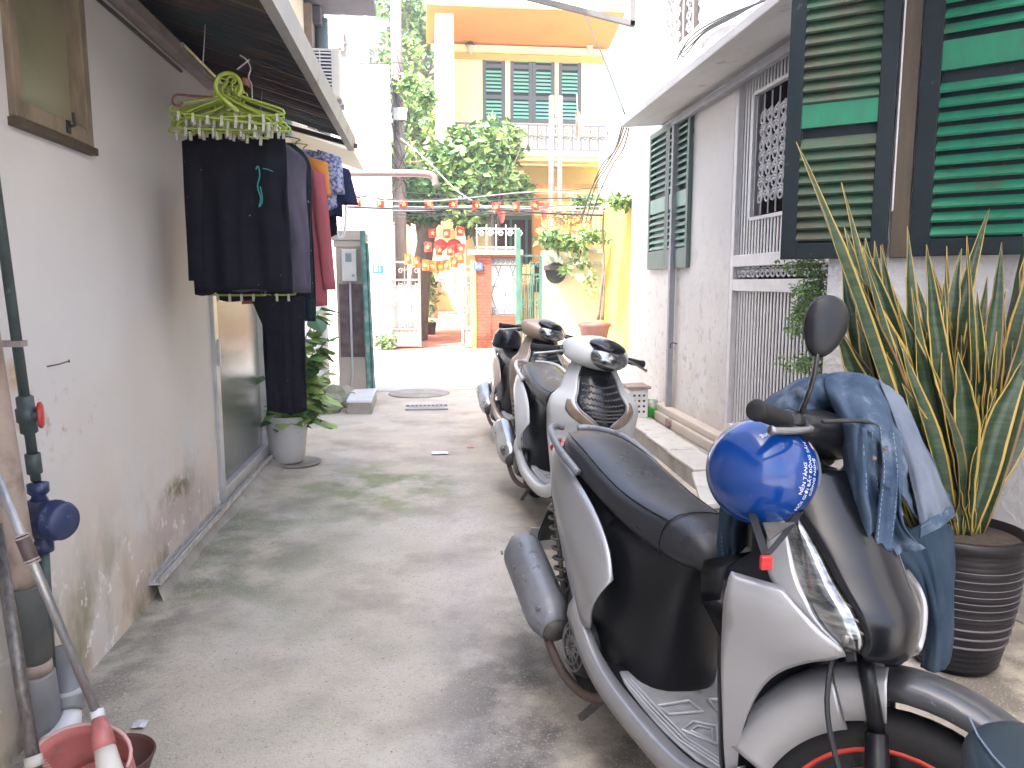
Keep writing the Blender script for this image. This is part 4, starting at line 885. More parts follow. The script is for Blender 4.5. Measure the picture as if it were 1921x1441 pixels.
cable('cable dropping diagonally from the pole through the trees', [aY(752,260,14.5), aY(800,300,14.2), aY(860,360,13.5), aY(930,400,13)], .012, M_gpaint)
cable('diagonal cable running down to the canopy corner', [aY(1095,25,9), aY(1120,80,8.8), aY(1150,155,8.6), aY(1172,214,8.4)], .008, k=3)
for k, (a, b, c) in enumerate(((1176,1140,1108), (1170,1134,1100), (1180,1148,1116), (1166,1128,1096))):
    cable(('uppermost strand','left strand','right strand','lowest strand')[k]+' of the cable bundle falling from the canopy corner', [aY(a,240,8.3), aY((a+b)/2+5,272+k*4,9), aY(b,312,10), aY(c+8,352+k*6,11.2), aY(c-10,420,12.6)], .009, grp='cables falling from the canopy corner')
cable('dusty brown pipe bending down over the alley mouth', [aY(640,325,11.5), aY(720,325,11.5), aY(790,326,11.5), aY(812,331,11.5), aY(818,348,11.5)], .052, mat('brown_duct', (.30,.19,.18), (.24,.15,.14), rough=.6), name='overhead_pipe', cat='pipe', grp=None)
cable('slack cable across the cream wall below the window', [aX(548,78,-1.2)+Vector((.03,0,0)), aX(585,92,-1.2)+Vector((.05,0,0)), aX(640,92,-1.1)], .010, grp=None)
# steel bracket on right house corner
t = thing('steel_bracket', 'grey steel angle bracket projecting from the right house corner', 'bracket', (2.1,7.6,4))
YK = 7.9; a, b = aY(985,-6,YK), aY(1190,46,YK)
mb = MB(); mb.bar(a, b, .05, .05); mb.bar(b+Vector((-.02,0,-.02)), aY(1188,-60,YK), .05, .05, (0,1,0)); mb.build('arm', mat('dull_bracket_steel', (.10,.10,.105), (.14,.13,.125), rough=.6), t)
# wires on right house
rr = random.Random(8)
for k in range(4):
    p = [aX(1470-k*8,-10,XR-.03), aX(1400-6*k,14+5*k,XR-.04), aX(1340-7*k,40+8*k,XR-.03), aX(1295-4*k,70+12*k,XR-.05), aX(1270+k*2,112-6*k,XR-.04)]
    cable(('topmost','second','third','lowest')[k]+' wire drooping along the upper wall above the canopy', p, .006, grp='wires along the upper right wall')
KA[0] = .78
# ================================================================ SCOOTERS
M_tyre = mat('tyre_rubber', (.014,.014,.016), (.03,.027,.025), scale=7, rough=.75, spec=.25, bump=.3, bscale=90, bdist=.003)
M_blk = mat('satin_black_plastic', (.007,.0075,.010), (.010,.0105,.013), scale=9, rough=.36, spec=.30, bump=.08, bscale=200, rvar=.08, bdist=.001, spots=[dict(c=(.06,.057,.05), scale=14, lo=.64, hi=.78, k=.3)])
M_gblk = mat('gloss_black_plastic', (.006,.007,.010), rough=.24, spec=.35, coat=.1)
M_seat = mat('black_vinyl_seat', (.020,.021,.026), (.026,.027,.032), scale=4, rough=.34, spec=.45, bump=.5, bscale=420, bdist=.0012, rvar=.1, spots=[dict(c=(.06,.06,.06), scale=4, lo=.60, hi=.85, k=.15)])
M_steel = mat('scuffed_steel', (.42,.42,.43), (.28,.26,.25), scale=12, rough=.38, metal=.85, bump=.1)
M_dsteel = mat('grimy_dark_metal', (.085,.078,.072), (.17,.15,.13), scale=14, rough=.6, metal=.4, bump=.3, bscale=60)
M_heat = mat('grey_heat_shield', (.30,.31,.33), (.22,.22,.235), scale=8, rough=.48, metal=.35, bump=.15, spots=[dict(c=(.10,.09,.08), scale=22, lo=.60, hi=.66, k=.6), dict(c=(.55,.54,.52), scale=60, lo=.66, hi=.69, k=.6)])
M_rustpipe = mat('rusty_exhaust', (.20,.13,.10), (.12,.09,.08), scale=12, rough=.7, metal=.4)
M_lens = mat('headlamp_lens', (.42,.43,.43), (.06,.065,.07), scale=16, rough=.05, metal=.8, coat=1, stretch=(1,1,4), bump=.35, bscale=18, bdist=.004)
M_redl = mat('red_lens', (.55,.03,.02), rough=.2, coat=.6)
M_amber = mat('amber_reflector', (.75,.16,.05), rough=.25, coat=.5)
M_redrim = mat('red_rim_tape', (.60,.05,.03), rough=.45)
M_mat = mat('grey_foot_mat', (.46,.47,.49), (.34,.345,.36), scale=16, rough=.4, bump=.3, spots=[dict(c=(.09,.08,.07), scale=9, lo=.55, hi=.68, k=.6)])
M_matl = mat('pale_mat_ridges', (.80,.81,.83), (.62,.63,.66), scale=22, rough=.32, metal=.2)
def paint(name, c, c2, metal=.45):
    return mat(name, c, c2, scale=2.5, rough=.34, metal=metal, coat=.35, rvar=.06, spots=[dict(c=(.25,.22,.2), scale=40, lo=.69, hi=.73, k=.6), dict(c=(.45,.42,.38), scale=6, lo=.60, hi=.75, k=.25)])
P_silver = paint('silver_body_paint', (.43,.425,.43), (.39,.385,.39), .45); P_white = paint('white_body_paint', (.66,.66,.66), (.60,.60,.59), .0)
P_beige = paint('champagne_body_paint', (.46,.35,.27), (.40,.30,.23), .3); P_grey = paint('dark_grey_body_paint', (.075,.078,.088), (.058,.060,.068), .4)
Xc = [(0,.99),(.3,1.07),(.45,1.14),(.58,1.135),(.72,1.08),(.86,1.0),(1,.93)]
Xe = [(0,.93),(.45,.945),(.6,.945),(.8,.89),(1,.85)]
Wv = [(0,.155),(.15,.19),(.35,.225),(.55,.235),(.66,.225),(.74,.175),(.86,.14),(1,.10)]
WB_ = list(Wv); WA_ = [(0,.155),(.15,.19),(.35,.225),(.55,.235),(.645,.228),(.70,.160),(.78,.142),(.88,.125),(1,.10)]
def ZV(v): return lin([(0,.30),(.435,.675),(.655,.765),(.80,.855),(1,.97)], v)
def FS(u, v, off=0.0):
    a = abs(u); x = lin(Xe, v)+(lin(Xc, v)-lin(Xe, v))*(1-a**2.0); y = lin(Wv, v)*u
    return Vector((x+off, y*(1+off*1.5), ZV(v)))
def FN(y, v, off=0.0): return Vector((lin(Xc, v)-5.2*y*y+off, y, ZV(v)+off*.5))
def npatch(mb, ya, yb, v0, v1, nu, nv, off, sgn, bulge=0.0):
    rows = []
    for j in range(nv+1):
        v = v0+(v1-v0)*j/nv; a, c = lin(ya, v), lin(yb, v); rows.append([FN(sgn*(a+(c-a)*i/nu), v, off+bulge*math.sin(math.pi*i/nu)) for i in range(nu+1)])
    return mb.grid(rows[::-1] if sgn > 0 else rows)
def patch(mb, u0, u1, v0, v1, nu=8, nv=18, off=.004, sgn=1):
    rows = []
    for j in range(nv+1):
        v = v0+(v1-v0)*j/nv; a, b = lin(u0, v), lin(u1, v)
        rows.append([FS(sgn*(a+(b-a)*i/nu), v, off) for i in range(nu+1)])
    if sgn > 0: rows = rows[::-1]
    return mb.grid(rows)
def make_scooter(label, style, body, accent, steer, loc, rot, group):
    b = thing('motor_scooter', label, 'scooter', loc, group=group, local=True, rot=rot)
    hz = .04 if style == 'A' else .0
    Wv[:] = WA_ if style == 'A' else WB_
    ax = Vector((-.40,0,1)).normalized(); ao = Vector((1.12,0,.34)); RM = Matrix.Rotation(steer, 3, ax)
    ST = lambda v: RM @ (Vector(v)-ao)+ao
    # ---- seat
    stn = [(-.30,.05,.835,.80),(-.26,.095,.852,.775),(-.18,.128,.858,.755),(-.05,.143,.842,.73),(.10,.150,.808,.70),(.25,.148,.778,.67),(.38,.138,.768,.645),(.49,.122,.764,.632),(.575,.10,.748,.632),(.625,.074,.715,.645),(.645,.04,.685,.662)]
    rings = []
    for x, w_, zt, zb in stn:
        h = zt-zb
        half = [(0,zt),(w_*.35,zt-.002),(w_*.68,zt-h*.10),(w_*.92,zt-h*.32),(w_,zt-h*.62),(w_*.93,zt-h*.92),(w_*.5,zb)]
        rings.append([(x,-y,z) for y, z in half[::-1]][:-1]+[(x,y,z) for y, z in half])
    mb = MB(); mb.loft(rings); seat = mb.build('seat', M_seat, b, sub=2)
    # seams
    mb = MB(); r = rings[7]; pts = [Vector(p)+Vector((0,0,.0015))*1 for p in r[1:-1]]
    pts = [crom(pts, i/4) for i in range((len(pts)-1)*4+1)]; c0 = Vector((.49,0,.70))
    mb.tube([p.lerp(c0, .035) for p in pts], .0022, 5); mb.build('seam', M_gblk, seat)
    for s_ in (-1, 1):
        pts = [Vector((x, s_*w_*.80, zt-(zt-zb)*.19)) for x, w_, zt, zb in stn[1:8]]
        mb = MB(); mb.tube([crom(pts, i/4) for i in range((len(pts)-1)*4+1)], .0016, 5); mb.build('piping', M_gblk, seat)
    # ---- side panels
    top = [(-.42,.035,.79),(-.30,.10,.805),(-.15,.137,.772),(.0,.152,.735),(.12,.158,.70),(.24,.168,.655),(.33,.176,.60),(.375,.178,.535)]
    bot = [(-.42,.03,.765),(-.30,.10,.69),(-.15,.150,.60),(.0,.18,.525),(.12,.196,.455),(.20,.202,.40),(.27,.204,.365),(.315,.20,.37)]
    for s_ in (-1, 1):
        T = [Vector((x,s_*y,z)) for x, y, z in top]; B = [Vector((x,s_*y,z)) for x, y, z in bot]
        rows = []
        for i in range(29):
            t_ = i/28*7; a, c = crom(T, t_), crom(B, t_); row = []
            for j in range(9):
                f = j/8; p = a.lerp(c, f); p.y += s_*.026*math.sin(math.pi*min(1, f*1.05))*min(1, (i+2)/10); row.append(p)
            rows.append(row)
        if s_ > 0: rows = rows[::-1]
        mb = MB(); mb.grid(rows); mb.build('side_panel', body, b, smooth=True, solid=.006, offset=-1)
        tr1 = [(.20,.205,.42),(.28,.207,.352),(.38,.209,.302),(.50,.211,.280),(.66,.213,.272),(.82,.211,.278),(.93,.196,.31),(.975,.175,.36)]
        tr2 = [(.17,.207,.35),(.27,.208,.285),(.38,.208,.245),(.50,.206,.225),(.66,.204,.218),(.82,.202,.222),(.95,.185,.25),(1.0,.165,.31)]
        in1 = [(.20,.185,.425),(.28,.183,.36),(.38,.180,.312),(.50,.178,.290),(.66,.176,.282),(.82,.176,.288),(.93,.17,.318),(.975,.15,.365)]
        A_, B_, C_ = [[Vector((x,s_*y,z)) for x, y, z in q] for q in (in1, tr1, tr2)]
        rows = [[crom(A_, i/4), crom(A_, i/4).lerp(crom(B_, i/4), .7)+Vector((0,0,.002)), crom(B_, i/4), crom(B_, i/4).lerp(crom(C_, i/4), .5)+Vector((0,s_*.006,0)), crom(C_, i/4)] for i in range(29)]
        if s_ > 0: rows = rows[::-1]
        mb = MB(); mb.grid(rows); mb.build('floor_trim', body, b, smooth=True, solid=.005)
        mb = MB(); pts = [Vector((-.05-.0,s_*.1,.78))]
        # grab rail
        pts = [Vector(p) for p in ((.02,s_*.155,.755),(-.12,s_*.165,.80),(-.28,s_*.135,.835),(-.40,s_*.075,.835),(-.42,s_*.03,.83))]
        mb.tube([crom(pts, i/5) for i in range(21)], [.013]*21, 8); mb.build('grab_rail', M_heat if style == 'A' else P_white, b, smooth=True)
    # ---- black body core and under-seat cover
    rings = []
    for z, xf, xb, hw in ((.245,.548,.05,.140),(.30,.548,.05,.143),(.38,.548,-.02,.148),(.48,.560,-.10,.150),(.58,.562,-.2,.146),(.645,.59,-.25,.13),(.70,.60,-.27,.10)):
        ring = []
        for k in range(20):
            a = 2*math.pi*k/20; cx = (xf+xb)/2; rx = (xf-xb)/2; ca, sa = math.cos(a), math.sin(a)
            ring.append((cx+rx*math.copysign(abs(ca)**.62, ca), hw*math.copysign(abs(sa)**.62, sa), z))
        rings.append(ring)
    mb = MB(); mb.loft(rings); mb.build('under_seat_cover', M_blk, b, sub=1)
    mb = MB(); mb.ball((.553,0,.615), (.015,.05,.018), 12, 6); mb.build('hook_plate', M_gblk, b, smooth=True)
    rings = []
    for x, hw, zt, zb in ((-.40,.04,.785,.75),(-.30,.085,.80,.68),(-.15,.125,.77,.60),(.0,.15,.74,.53),(.15,.165,.71,.45),(.28,.165,.68,.38)):
        rings.append([(x,-hw*.8,zt),(x,0,zt+.01),(x,hw*.8,zt),(x,hw,(zt+zb)/2),(x,hw*.8,zb),(x,0,zb),(x,-hw*.8,zb),(x,-hw,(zt+zb)/2)])
    mb = MB(); mb.loft(rings); mb.build('tail_core', M_blk, b, sub=1)
    # ---- floor
    mb = MB(); rings = []
    for x, hw, z in ((.40,.175,.305),(.50,.182,.283),(.66,.184,.276),(.82,.182,.281),(.92,.172,.305),(.97,.15,.345)): rings.append([(x,-hw,z),(x,hw,z),(x,hw*.9,z-.07),(x,-hw*.9,z-.07)])
    mb.loft(rings); mb.build('floorboard', M_blk, b, auto=40)
    mb = MB(); rows = []
    for i in range(13):
        x = .44+i*.52/12; z = lin([(.40,.305),(.50,.283),(.66,.276),(.82,.281),(.92,.305),(.97,.345)], x)+.006; hw = lin([(.40,.150),(.50,.165),(.7,.170),(.85,.160),(.96,.128)], x)
        rows.append([(x, hw*(k/5-1), z) for k in range(11)])
    mb.grid(rows); fm = mb.build('foot_mat', M_mat, b, smooth=True, solid=.004, offset=1)
    mb = MB(); zf = lambda x: lin([(.50,.283),(.66,.276),(.82,.281),(.92,.305)], x)+.010
    def ridge(pts, r=.005, closed=True): mb.tube([(x,y,zf(x)) for x, y in pts], r, 5, closed=closed, cap=not closed)
    for s_ in (-1, 1):
        for k in range(3): ridge([(.46, s_*(.158-.010*k)), (.60+.0*k, s_*(.160-.012*k)), (.75,s_*(.158-.012*k)), (.90,s_*(.142-.012*k))], .0025, False)
        for k in (1., .6): 
            cx, cy = .73, s_*.075; ridge([(cx+.055*k,cy),(cx-.02*k,cy+.05*k),(cx-.05*k,cy),(cx-.02*k,cy-.05*k)], .004 if k == 1 else .0028)
            cx, cy = .87, s_*.055; ridge([(cx+.03*k,cy),(cx-.05*k,cy+.045*k),(cx-.05*k,cy-.04*k)], .004 if k == 1 else .0028)
        ridge([(.64,s_*.02),(.64,s_*.12),(.60,s_*.13),(.59,s_*.03)], .004)
    for k in range(5): ridge([(.70+.025*k,-.018),(.712+.025*k,0),(.70+.025*k,.018)], .003, False)
    mb.build('mat_ridges', M_matl, fm)
    # ---- front shield core
    mb = MB(); rings = []
    for j in range(15):
        v = j/14; ring = []
        for k in range(13):
            u = 1-2*k/12; p = FS(u, v, -.010)
            if v < .42: p.x = min(p.x, lin(Xe, v)+.02)
            elif style == 'A': p.x = min(p.x, FN(p.y, v, -.008).x)
            ring.append(p)
        for k in range(7):
            u = -1+2*k/6; ring.append(Vector((lin(Xe, v)-.045-.02*(1-abs(u)), lin(Wv, v)*u*.9, ZV(v))))
        rings.append(ring)
    mb.loft(rings); mb.build('leg_shield', M_blk, b, smooth=True)
    ui = [(0,.90),(.12,.87),(.24,.78),(.34,.64),(.40,.50),(.435,.36),(.50,.50),(.58,.62),(.655,.74)]
    lo = [(.435,.34),(.50,.46),(.58,.54),(.66,.61),(.74,.66),(.82,.74),(.90,.82)]
    li = [(.435,.16),(.50,.20),(.58,.27),(.66,.35),(.74,.44),(.82,.58),(.90,.81)]
    one = [(0,1.0),(1,1.0)]
    if style == 'A':
        for s_ in (-1, 1):
            mb = MB(); patch(mb, ui, one, .0, .655, 10, 30, .010, s_); mb.build('front_panel', body, b, smooth=True, solid=.012)
            so2 = [(.435,.088),(.50,.125),(.58,.150),(.655,.163),(.74,.155),(.82,.142),(.9,.128)]
            lo = [(.435,.080),(.47,.098),(.50,.110),(.58,.125),(.66,.130),(.74,.128),(.82,.122),(.90,.112)]
            li = [(.435,.062),(.47,.056),(.50,.058),(.58,.068),(.66,.078),(.74,.088),(.82,.098),(.90,.108)]
            mb = MB(); npatch(mb, lo, so2, .44, .90, 5, 24, .012, s_); mb.build('lamp_surround', body, b, smooth=True, solid=.010)
            mb = MB(); npatch(mb, li, lo, .435, .90, 8, 30, .010, s_, .010); hl = mb.build('headlight', M_lens, b, smooth=True, solid=.008)
            mb = MB(); ed = [FN(s_*lin(lo, .435+.465*j/20), .435+.465*j/20, .017) for j in range(21)]; mb.tube(ed, .0030, 5); mb.build('lamp_gasket', M_gblk, hl)
            mb = MB()
            for vv in (.50,.56,.62): mb.tube([FN(s_*(lin(li,vv)+(lin(lo,vv)-lin(li,vv))*i/6), vv+.012*i, .021) for i in range(7)], .0022, 4)
            mb.build('lamp_ribs', M_steel, hl)
            mb = MB(); q = FN(s_*.082, .475, .017); mb.ball(q, (.010,.014,.016), 12, 8); mb.build('bulb_reflector', M_steel, hl, smooth=True)
        mb = MB(); lc = [(.405,.02),(.42,.045),(.435,.062),(.47,.056),(.50,.058),(.58,.068),(.66,.078),(.74,.088),(.82,.098),(.90,.108),(1.0,.11)]
        rows = []
        for j in range(33):
            v = .405+(1-.405)*j/32; a = lin(lc, v); rows.append([FN(a*(1-2*i/12), v, .014+.010*(1-abs(1-2*i/12))) for i in range(13)])
        mb.grid(rows); mb.build('nose_cover', M_gblk, b, smooth=True, solid=.012)
        mb = MB()   # arch lip
        for s_ in (-1, 1):
            pts = [FS(s_*lin(ui, .435*j/14), .435*j/14, .004) for j in range(15)]; mb.tube(pts, .007, 6)
        mb.build('arch_edge', M_blk, b, smooth=True)
    else:
        full = [(0,.80),(.15,.72),(.30,.5),(.38,.2),(.42,.0)]
        for s_ in (-1, 1):
            gi = [(.0,.84),(.15,.76),(.30,.56),(.38,.30),(.44,.16),(.5,.30),(.60,.50),(.72,.62),(.86,.66),(1.0,.60)]
            mb = MB(); patch(mb, gi, one, 0, 1, 8, 34, .010, s_); mb.build('front_panel', body, b, smooth=True, solid=.012)
            ga = [(.40,.16),(.44,.20),(.5,.33),(.60,.55),(.7,.7)]; gb_ = [(.40,.30),(.44,.50),(.5,.66),(.60,.74),(.7,.74)]
            mb = MB(); patch(mb, ga, gb_, .41, .68, 4, 12, .020, s_); mb.build('indicator', mat('smoked_amber_lens', (.20,.14,.10), (.30,.22,.16), scale=14, rough=.15, coat=.6), b, smooth=True, solid=.006)
        mb = MB(); rows = []
        gi2 = [(.38,.05),(.44,.16),(.5,.30),(.60,.50),(.72,.62),(.86,.66),(1.0,.60)]
        for j in range(25):
            v = .39+.61*j/24; a = lin(gi2, v); rows.append([FS(a*(1-2*i/12), v, .008) for i in range(13)])
        mb.grid(rows); gl = mb.build('black_front_grille', M_gblk, b, smooth=True, solid=.008)
        mb = MB()
        for k in range(8):
            v = .47+.045*k; a = lin(gi2, v)*.88; pts = []
            for i in range(25):
                u = a*(1-2*i/24); pts.append(FS(u, v+.012*(i % 2)+.035*abs(u), .024))
            mb.tube(pts, .0034, 4)
        mb.build('mesh_lines', M_steel, gl)
        mb = MB()
        for s_ in (-1, 1): mb.tube([FS(s_*lin(gi2, .40+.46*j/14), .40+.46*j/14, .022) for j in range(15)], .006, 6)
        mb.build('chrome_trim', M_steel, b, smooth=True)
    # ---- wheels
    def wheel(c, rt, wd, st, stripe):
        fn = ST if st else (lambda v: v)
        pr = [(rt-.078,-wd*.36),(rt-.06,-wd*.47),(rt-.03,-wd*.5),(rt-.012,-wd*.36),(rt,-wd*.12),(rt,wd*.12),(rt-.012,wd*.36),(rt-.03,wd*.5),(rt-.06,wd*.47),(rt-.078,wd*.36)]
        mb = MB(); mb.lathe(pr, c, (0,1,0), 48); mb.xf(fn); ty = mb.build('tyre', M_tyre, b, smooth=True)
        mb = MB(); mb.lathe([(rt-.105,-wd*.30),(rt-.076,-wd*.38),(rt-.076,wd*.38),(rt-.105,wd*.30),(rt-.105,-wd*.30)], c, (0,1,0), 40)
        mb.lathe([(0,-wd*.5),(.035,-wd*.5),(.04,-wd*.3),(.04,wd*.3),(.035,wd*.5),(0,wd*.5)], c, (0,1,0), 20)
        for k in range(5):
            for dd in (-.13, .13):
                a = 2*math.pi*k/5+dd; a2 = a-dd*.6; p = Vector(c)+Vector((math.cos(a2)*.035,0,math.sin(a2)*.035)); q = Vector(c)+Vector((math.cos(a)*(rt-.09),0,math.sin(a)*(rt-.09)))
                mb.bar(p, q, .028, .016, (0,1,0))
        mb.xf(fn); mb.build('rim', M_dsteel if stripe is None else M_gblk, ty, auto=40)
        if stripe:
            mb = MB()
            for s_ in (-1, 1): mb.lathe([(rt-.079,s_*wd*.395),(rt-.070,s_*wd*.43)], c, (0,1,0), 48)
            mb.xf(fn); mb.build('rim_stripe', stripe, ty, smooth=True, solid=.002)
    wheel((0,0,.262), .262, .095, False, None); wheel((1.205,0,.284), .284, .090, True, M_redrim if style == 'A' else None)
    mb = MB(); mb.lathe([(.06,-.062),(.11,-.062),(.11,-.066),(.06,-.066),(.06,-.062)], (1.205,0,.284), (0,1,0), 32); mb.xf(ST); mb.build('brake_disc', M_steel, b)
    # ---- front fender
    def fender(name, a0, a1, m, hw0=.064, rr0=.332, dr=0.0, cut=1.0, lip=.045):
        mb = MB(); rows = []
        for i in range(21):
            a = R(a0+(a1-a0)*i/20); row = []; tp = 1-.45*max(0, (25-math.degrees(a))/55)
            for y, r_ in ((-hw0*1.0,rr0-lip),(-hw0*.99,rr0-.018),(-hw0*.72,rr0+.004),(-hw0*.3,rr0+.013),(0,rr0+.017),(hw0*.3,rr0+.013),(hw0*.72,rr0+.004),(hw0*.99,rr0-.018),(hw0*1.0,rr0-lip)):
                row.append((1.205+math.cos(a)*(r_+dr), y*tp*cut, .284+math.sin(a)*(r_+dr)))
            rows.append(row)
        mb.grid(rows); mb.xf(ST); return mb.build(name, m, b, smooth=True, solid=.004)
    fa = P_grey if style == 'A' else body
    fender('front_fender', -18, 104, fa, .070, rr0=.352); fender('fender_rear', 120, 165, body, .068, rr0=.350, lip=.10); fender('fender_stripe', 104, 120, body if style == 'A' else fa, .074, rr0=.352, dr=.004, lip=.09)
    # ---- fork
    for s_ in (-1, 1):
        mb = MB(); mb.tube([(1.205,s_*.082,.28),(1.165,s_*.082,.38),(1.13,s_*.078,.52)], [.026,.025,.02], 12); mb.tube([(1.13,s_*.078,.52),(1.06,s_*.075,.68)], [.015,.015], 10); mb.xf(ST); mb.build('fork_leg', M_blk, b, smooth=True)
    mb = MB(); mb.tube([(1.075,0,.55),(.94,0,.86)], .026, 10); mb.xf(ST); mb.build('steering_stem', M_gblk, b)
    mb = MB(); pts = [Vector(p) for p in ((1.02,-.10,.72),(1.04,-.13,.55),(1.10,-.12,.42),(1.17,-.10,.30))]; mb.tube([crom([ST(p) for p in pts], i/6) for i in range(19)], .005, 6); mb.build('brake_hose', M_cable, b)
    if style == 'A':
        for q_ in (((.90,-.16,1.06),(.98,-.06,1.09),(1.0,.02,1.02),(.96,.04,.92)), ((.90,.16,1.06),(.99,.04,1.08),(.99,-.04,1.0),(.96,-.05,.90))):
            mb = MB(); pp = [ST(p) for p in q_]; mb.tube([crom(pp, i/6) for i in range(19)], .0045, 6); mb.build('control_cable', M_cable, b, smooth=True)
        mb = MB(); mb.ball((1.205+math.cos(R(-16))*.37, 0, .284+math.sin(R(-16))*.37), (.02,.03,.02), 14, 8); mb.xf(ST); mb.build('amber_reflector', M_amber, b, smooth=True)
    # ---- handlebar
    if style == 'A':
        rings = []
        for y in (-.17,-.13,-.07,0,.07,.13,.17):
            q = 1-abs(y)/.17; rx = .030+.055*q; rz = .026+.035*q; cx = .855+.02*q; cz = 1.04+.012*q
            rings.append([(cx+rx*math.cos(2*math.pi*k/12), y, cz+rz*math.sin(2*math.pi*k/12)) for k in range(12)])
        mb = MB(); mb.loft(rings); mb.xf(ST); hb = mb.build('handlebar_cover', M_blk, b, sub=1)
    else:
        rings = []
        for y in (-.19,-.16,-.10,0,.10,.16,.19):
            q = (1-abs(y)/.19)**.5; rx = .03+.115*q; rz = .03+.065*q; cx = .87+.06*q; cz = 1.01+.005*q
            rings.append([(cx+rx*math.cos(2*math.pi*k/14), y, cz+rz*math.sin(2*math.pi*k/14)+.02*math.cos(2*math.pi*k/14)*-1) for k in range(14)])
        mb = MB(); mb.loft(rings); mb.xf(ST); hb = mb.build('handlebar_cover', body, b, sub=1)
        mb = MB(); mb.ball((1.02,0,1.0), (.075,.105,.068), 20, 12, lambda d: Vector((d.x, d.y, d.z*.9+.25*d.x*-1+.0))); mb.xf(ST); hl = mb.build('headlight', M_lens, b, smooth=True)
        mb = MB(); mb.ball((.985,0,1.055), (.095,.10,.035), 18, 8, lambda d: Vector((d.x, d.y, d.z-.5*d.x))); mb.xf(ST); mb.build('visor', M_gblk, b, smooth=True)
    for s_ in (-1, 1):
        mb = MB(); prof = []
        for i in range(23): prof.append((.0165+(.0022 if i % 2 else 0), i*.0055))
        d = Vector((-.16,s_,-.06)).normalized(); c = Vector((.845,s_*.205,.998+hz)); o = len(mb.v)
        mb.lathe([(0,-.002)]+prof+[(.021,.128),(.021,.138),(.012,.142),(0,.142)], c, d, 16); mb.xf(ST); mb.build('grip', M_tyre, b, smooth=True)
        mb = MB(); mb.tube([c-d*.05, c], .022, 12); mb.xf(ST); mb.ball(ST(c-d*.02), (.03,.03,.028), 12, 8); mb.build('switch_block', M_gblk, b, smooth=True)
        mb = MB(); pts = [ST(p) for p in (c-d*.03+Vector((.03,0,0)), c+d*.02+Vector((.055,0,-.005)), c+d*.09+Vector((.05,0,-.02)), c+d*.14+Vector((.038,0,-.03)))]
        mb.tube([crom(pts, i/5) for i in range(16)], [.007]*15+[.010], 8); mb.build('brake_lever', M_steel if s_ < 0 or style == 'B' else M_blk, b, smooth=True)
        if style == 'A' and s_ < 0:
            mb = MB(); m0 = c-d*.03+Vector((.01,0,.02)); m1 = m0+Vector((.01,s_*.02,.07)); m2 = m0+Vector((.0,s_*.005,.135)); pts = [ST(m0), ST(m1), ST(m2)]
            mb.tube([crom(pts, i/5) for i in range(11)], .0055, 8); mst = mb.build('mirror_stem', M_gblk, b, smooth=True)
            mb = MB(); mc = m2+Vector((0,s_*.0-.0,.052)); mb.ball((0,0,0), (.018,.044,.066), 20, 12, lambda d_: Vector((d_.x*(1 if d_.x > 0 else .15), d_.y*(1+.18*d_.z), d_.z)))
            mb.xf(lambda v: ST(Matrix.Rotation(-1.05, 3, 'Z') @ v+mc)); mh = mb.build('mirror', M_blk, b, smooth=True)
    # ---- rear end
    mb = MB(); rows = []
    for x, z, hw in ((-.20,.62,.07),(-.30,.60,.085),(-.38,.54,.085),(-.44,.45,.08),(-.475,.37,.07)): rows.append([(x+.02,-hw,z-.03),(x,-hw*.8,z),(x,0,z+.008),(x,hw*.8,z),(x+.02,hw,z-.03)])
    mb.grid(rows); mb.build('mudguard', M_blk, b, smooth=True, solid=.005)
    mb = MB(); mb.obox((-.475,-.09,.42), (0,.18,0), (-.035,0,-.10), (-.004,0,.001)); mb.build('number_plate', mat('worn_plate', (.55,.55,.53), rough=.5), b)
    mb = MB(); mb.ball((-.395,0,.755), (.035,.085,.032), 16, 8); mb.build('tail_light', M_redl, b, smooth=True)
    mb = MB(); rows = []
    for i in range(15):
        a = R(40+110*i/14); rows.append([(math.cos(a)*.285,y,.262+math.sin(a)*.285) for y in (-.055,0,.055)])
    mb.grid(rows); mb.build('hugger', M_blk, b, smooth=True, solid=.004)
    mb = MB(); mb.box((-.06,.055,.20), (.40,.145,.36)); mb.build('transmission_case', M_dsteel, b, bevel=.04, seg=3)
    mb = MB(); mb.box((.10,-.13,.17), (.34,.055,.34)); mb.tube([(.10,-.06,.25),(-.02,-.10,.262)], .035, 10); mb.build('engine_block', M_dsteel, b, bevel=.02)
    mb = MB(); c = (.20,-.135,.262); mb.lathe([(0,-.058),(.055,-.058),(.080,-.045),(.092,-.02),(.092,.02)], c, (0,1,0), 28); fc = mb.build('fan_cover', M_blk, b, smooth=True)
    mb = MB()
    for k in range(12):
        a = 2*math.pi*k/12; mb.bar((c[0]+.014*math.cos(a),c[1]-.060,c[2]+.014*math.sin(a)), (c[0]+.072*math.cos(a),c[1]-.053,c[2]+.072*math.sin(a)), .005, .006, (0,1,0))
    for r_, yy in ((.03,-.060),(.052,-.060),(.072,-.053)): mb.tube([(c[0]+r_*math.cos(2*math.pi*k/24),c[1]+yy,c[2]+r_*math.sin(2*math.pi*k/24)) for k in range(24)], .0028, 5, closed=True)
    mb.build('fan_ribs', M_steel, fc)
    mb = MB(); pts = [Vector(p) for p in ((.34,-.08,.19),(.28,-.14,.135),(.14,-.17,.135),(.02,-.185,.19),(-.02,-.19,.25))]; mb.tube([crom(pts, i/5) for i in range(21)], .015, 10); mb.build('exhaust_pipe', M_rustpipe, b, smooth=True)
    mb = MB(); p0, p1 = Vector((.06,-.178,.235)), Vector((-.36,-.178,.40)); dd = (p1-p0).normalized()
    mb.lathe([(0,0),(.03,0),(.052,.03),(.060,.08),(.060,.38),(.052,.42),(.03,.45),(0,.45)], p0, dd, 24); mf = mb.build('muffler', M_dsteel, b, smooth=True)
    mb = MB(); rows = []; up = Vector((0,0,1)); side = Vector((0,-1,0)); nz = dd.cross(side).normalized()
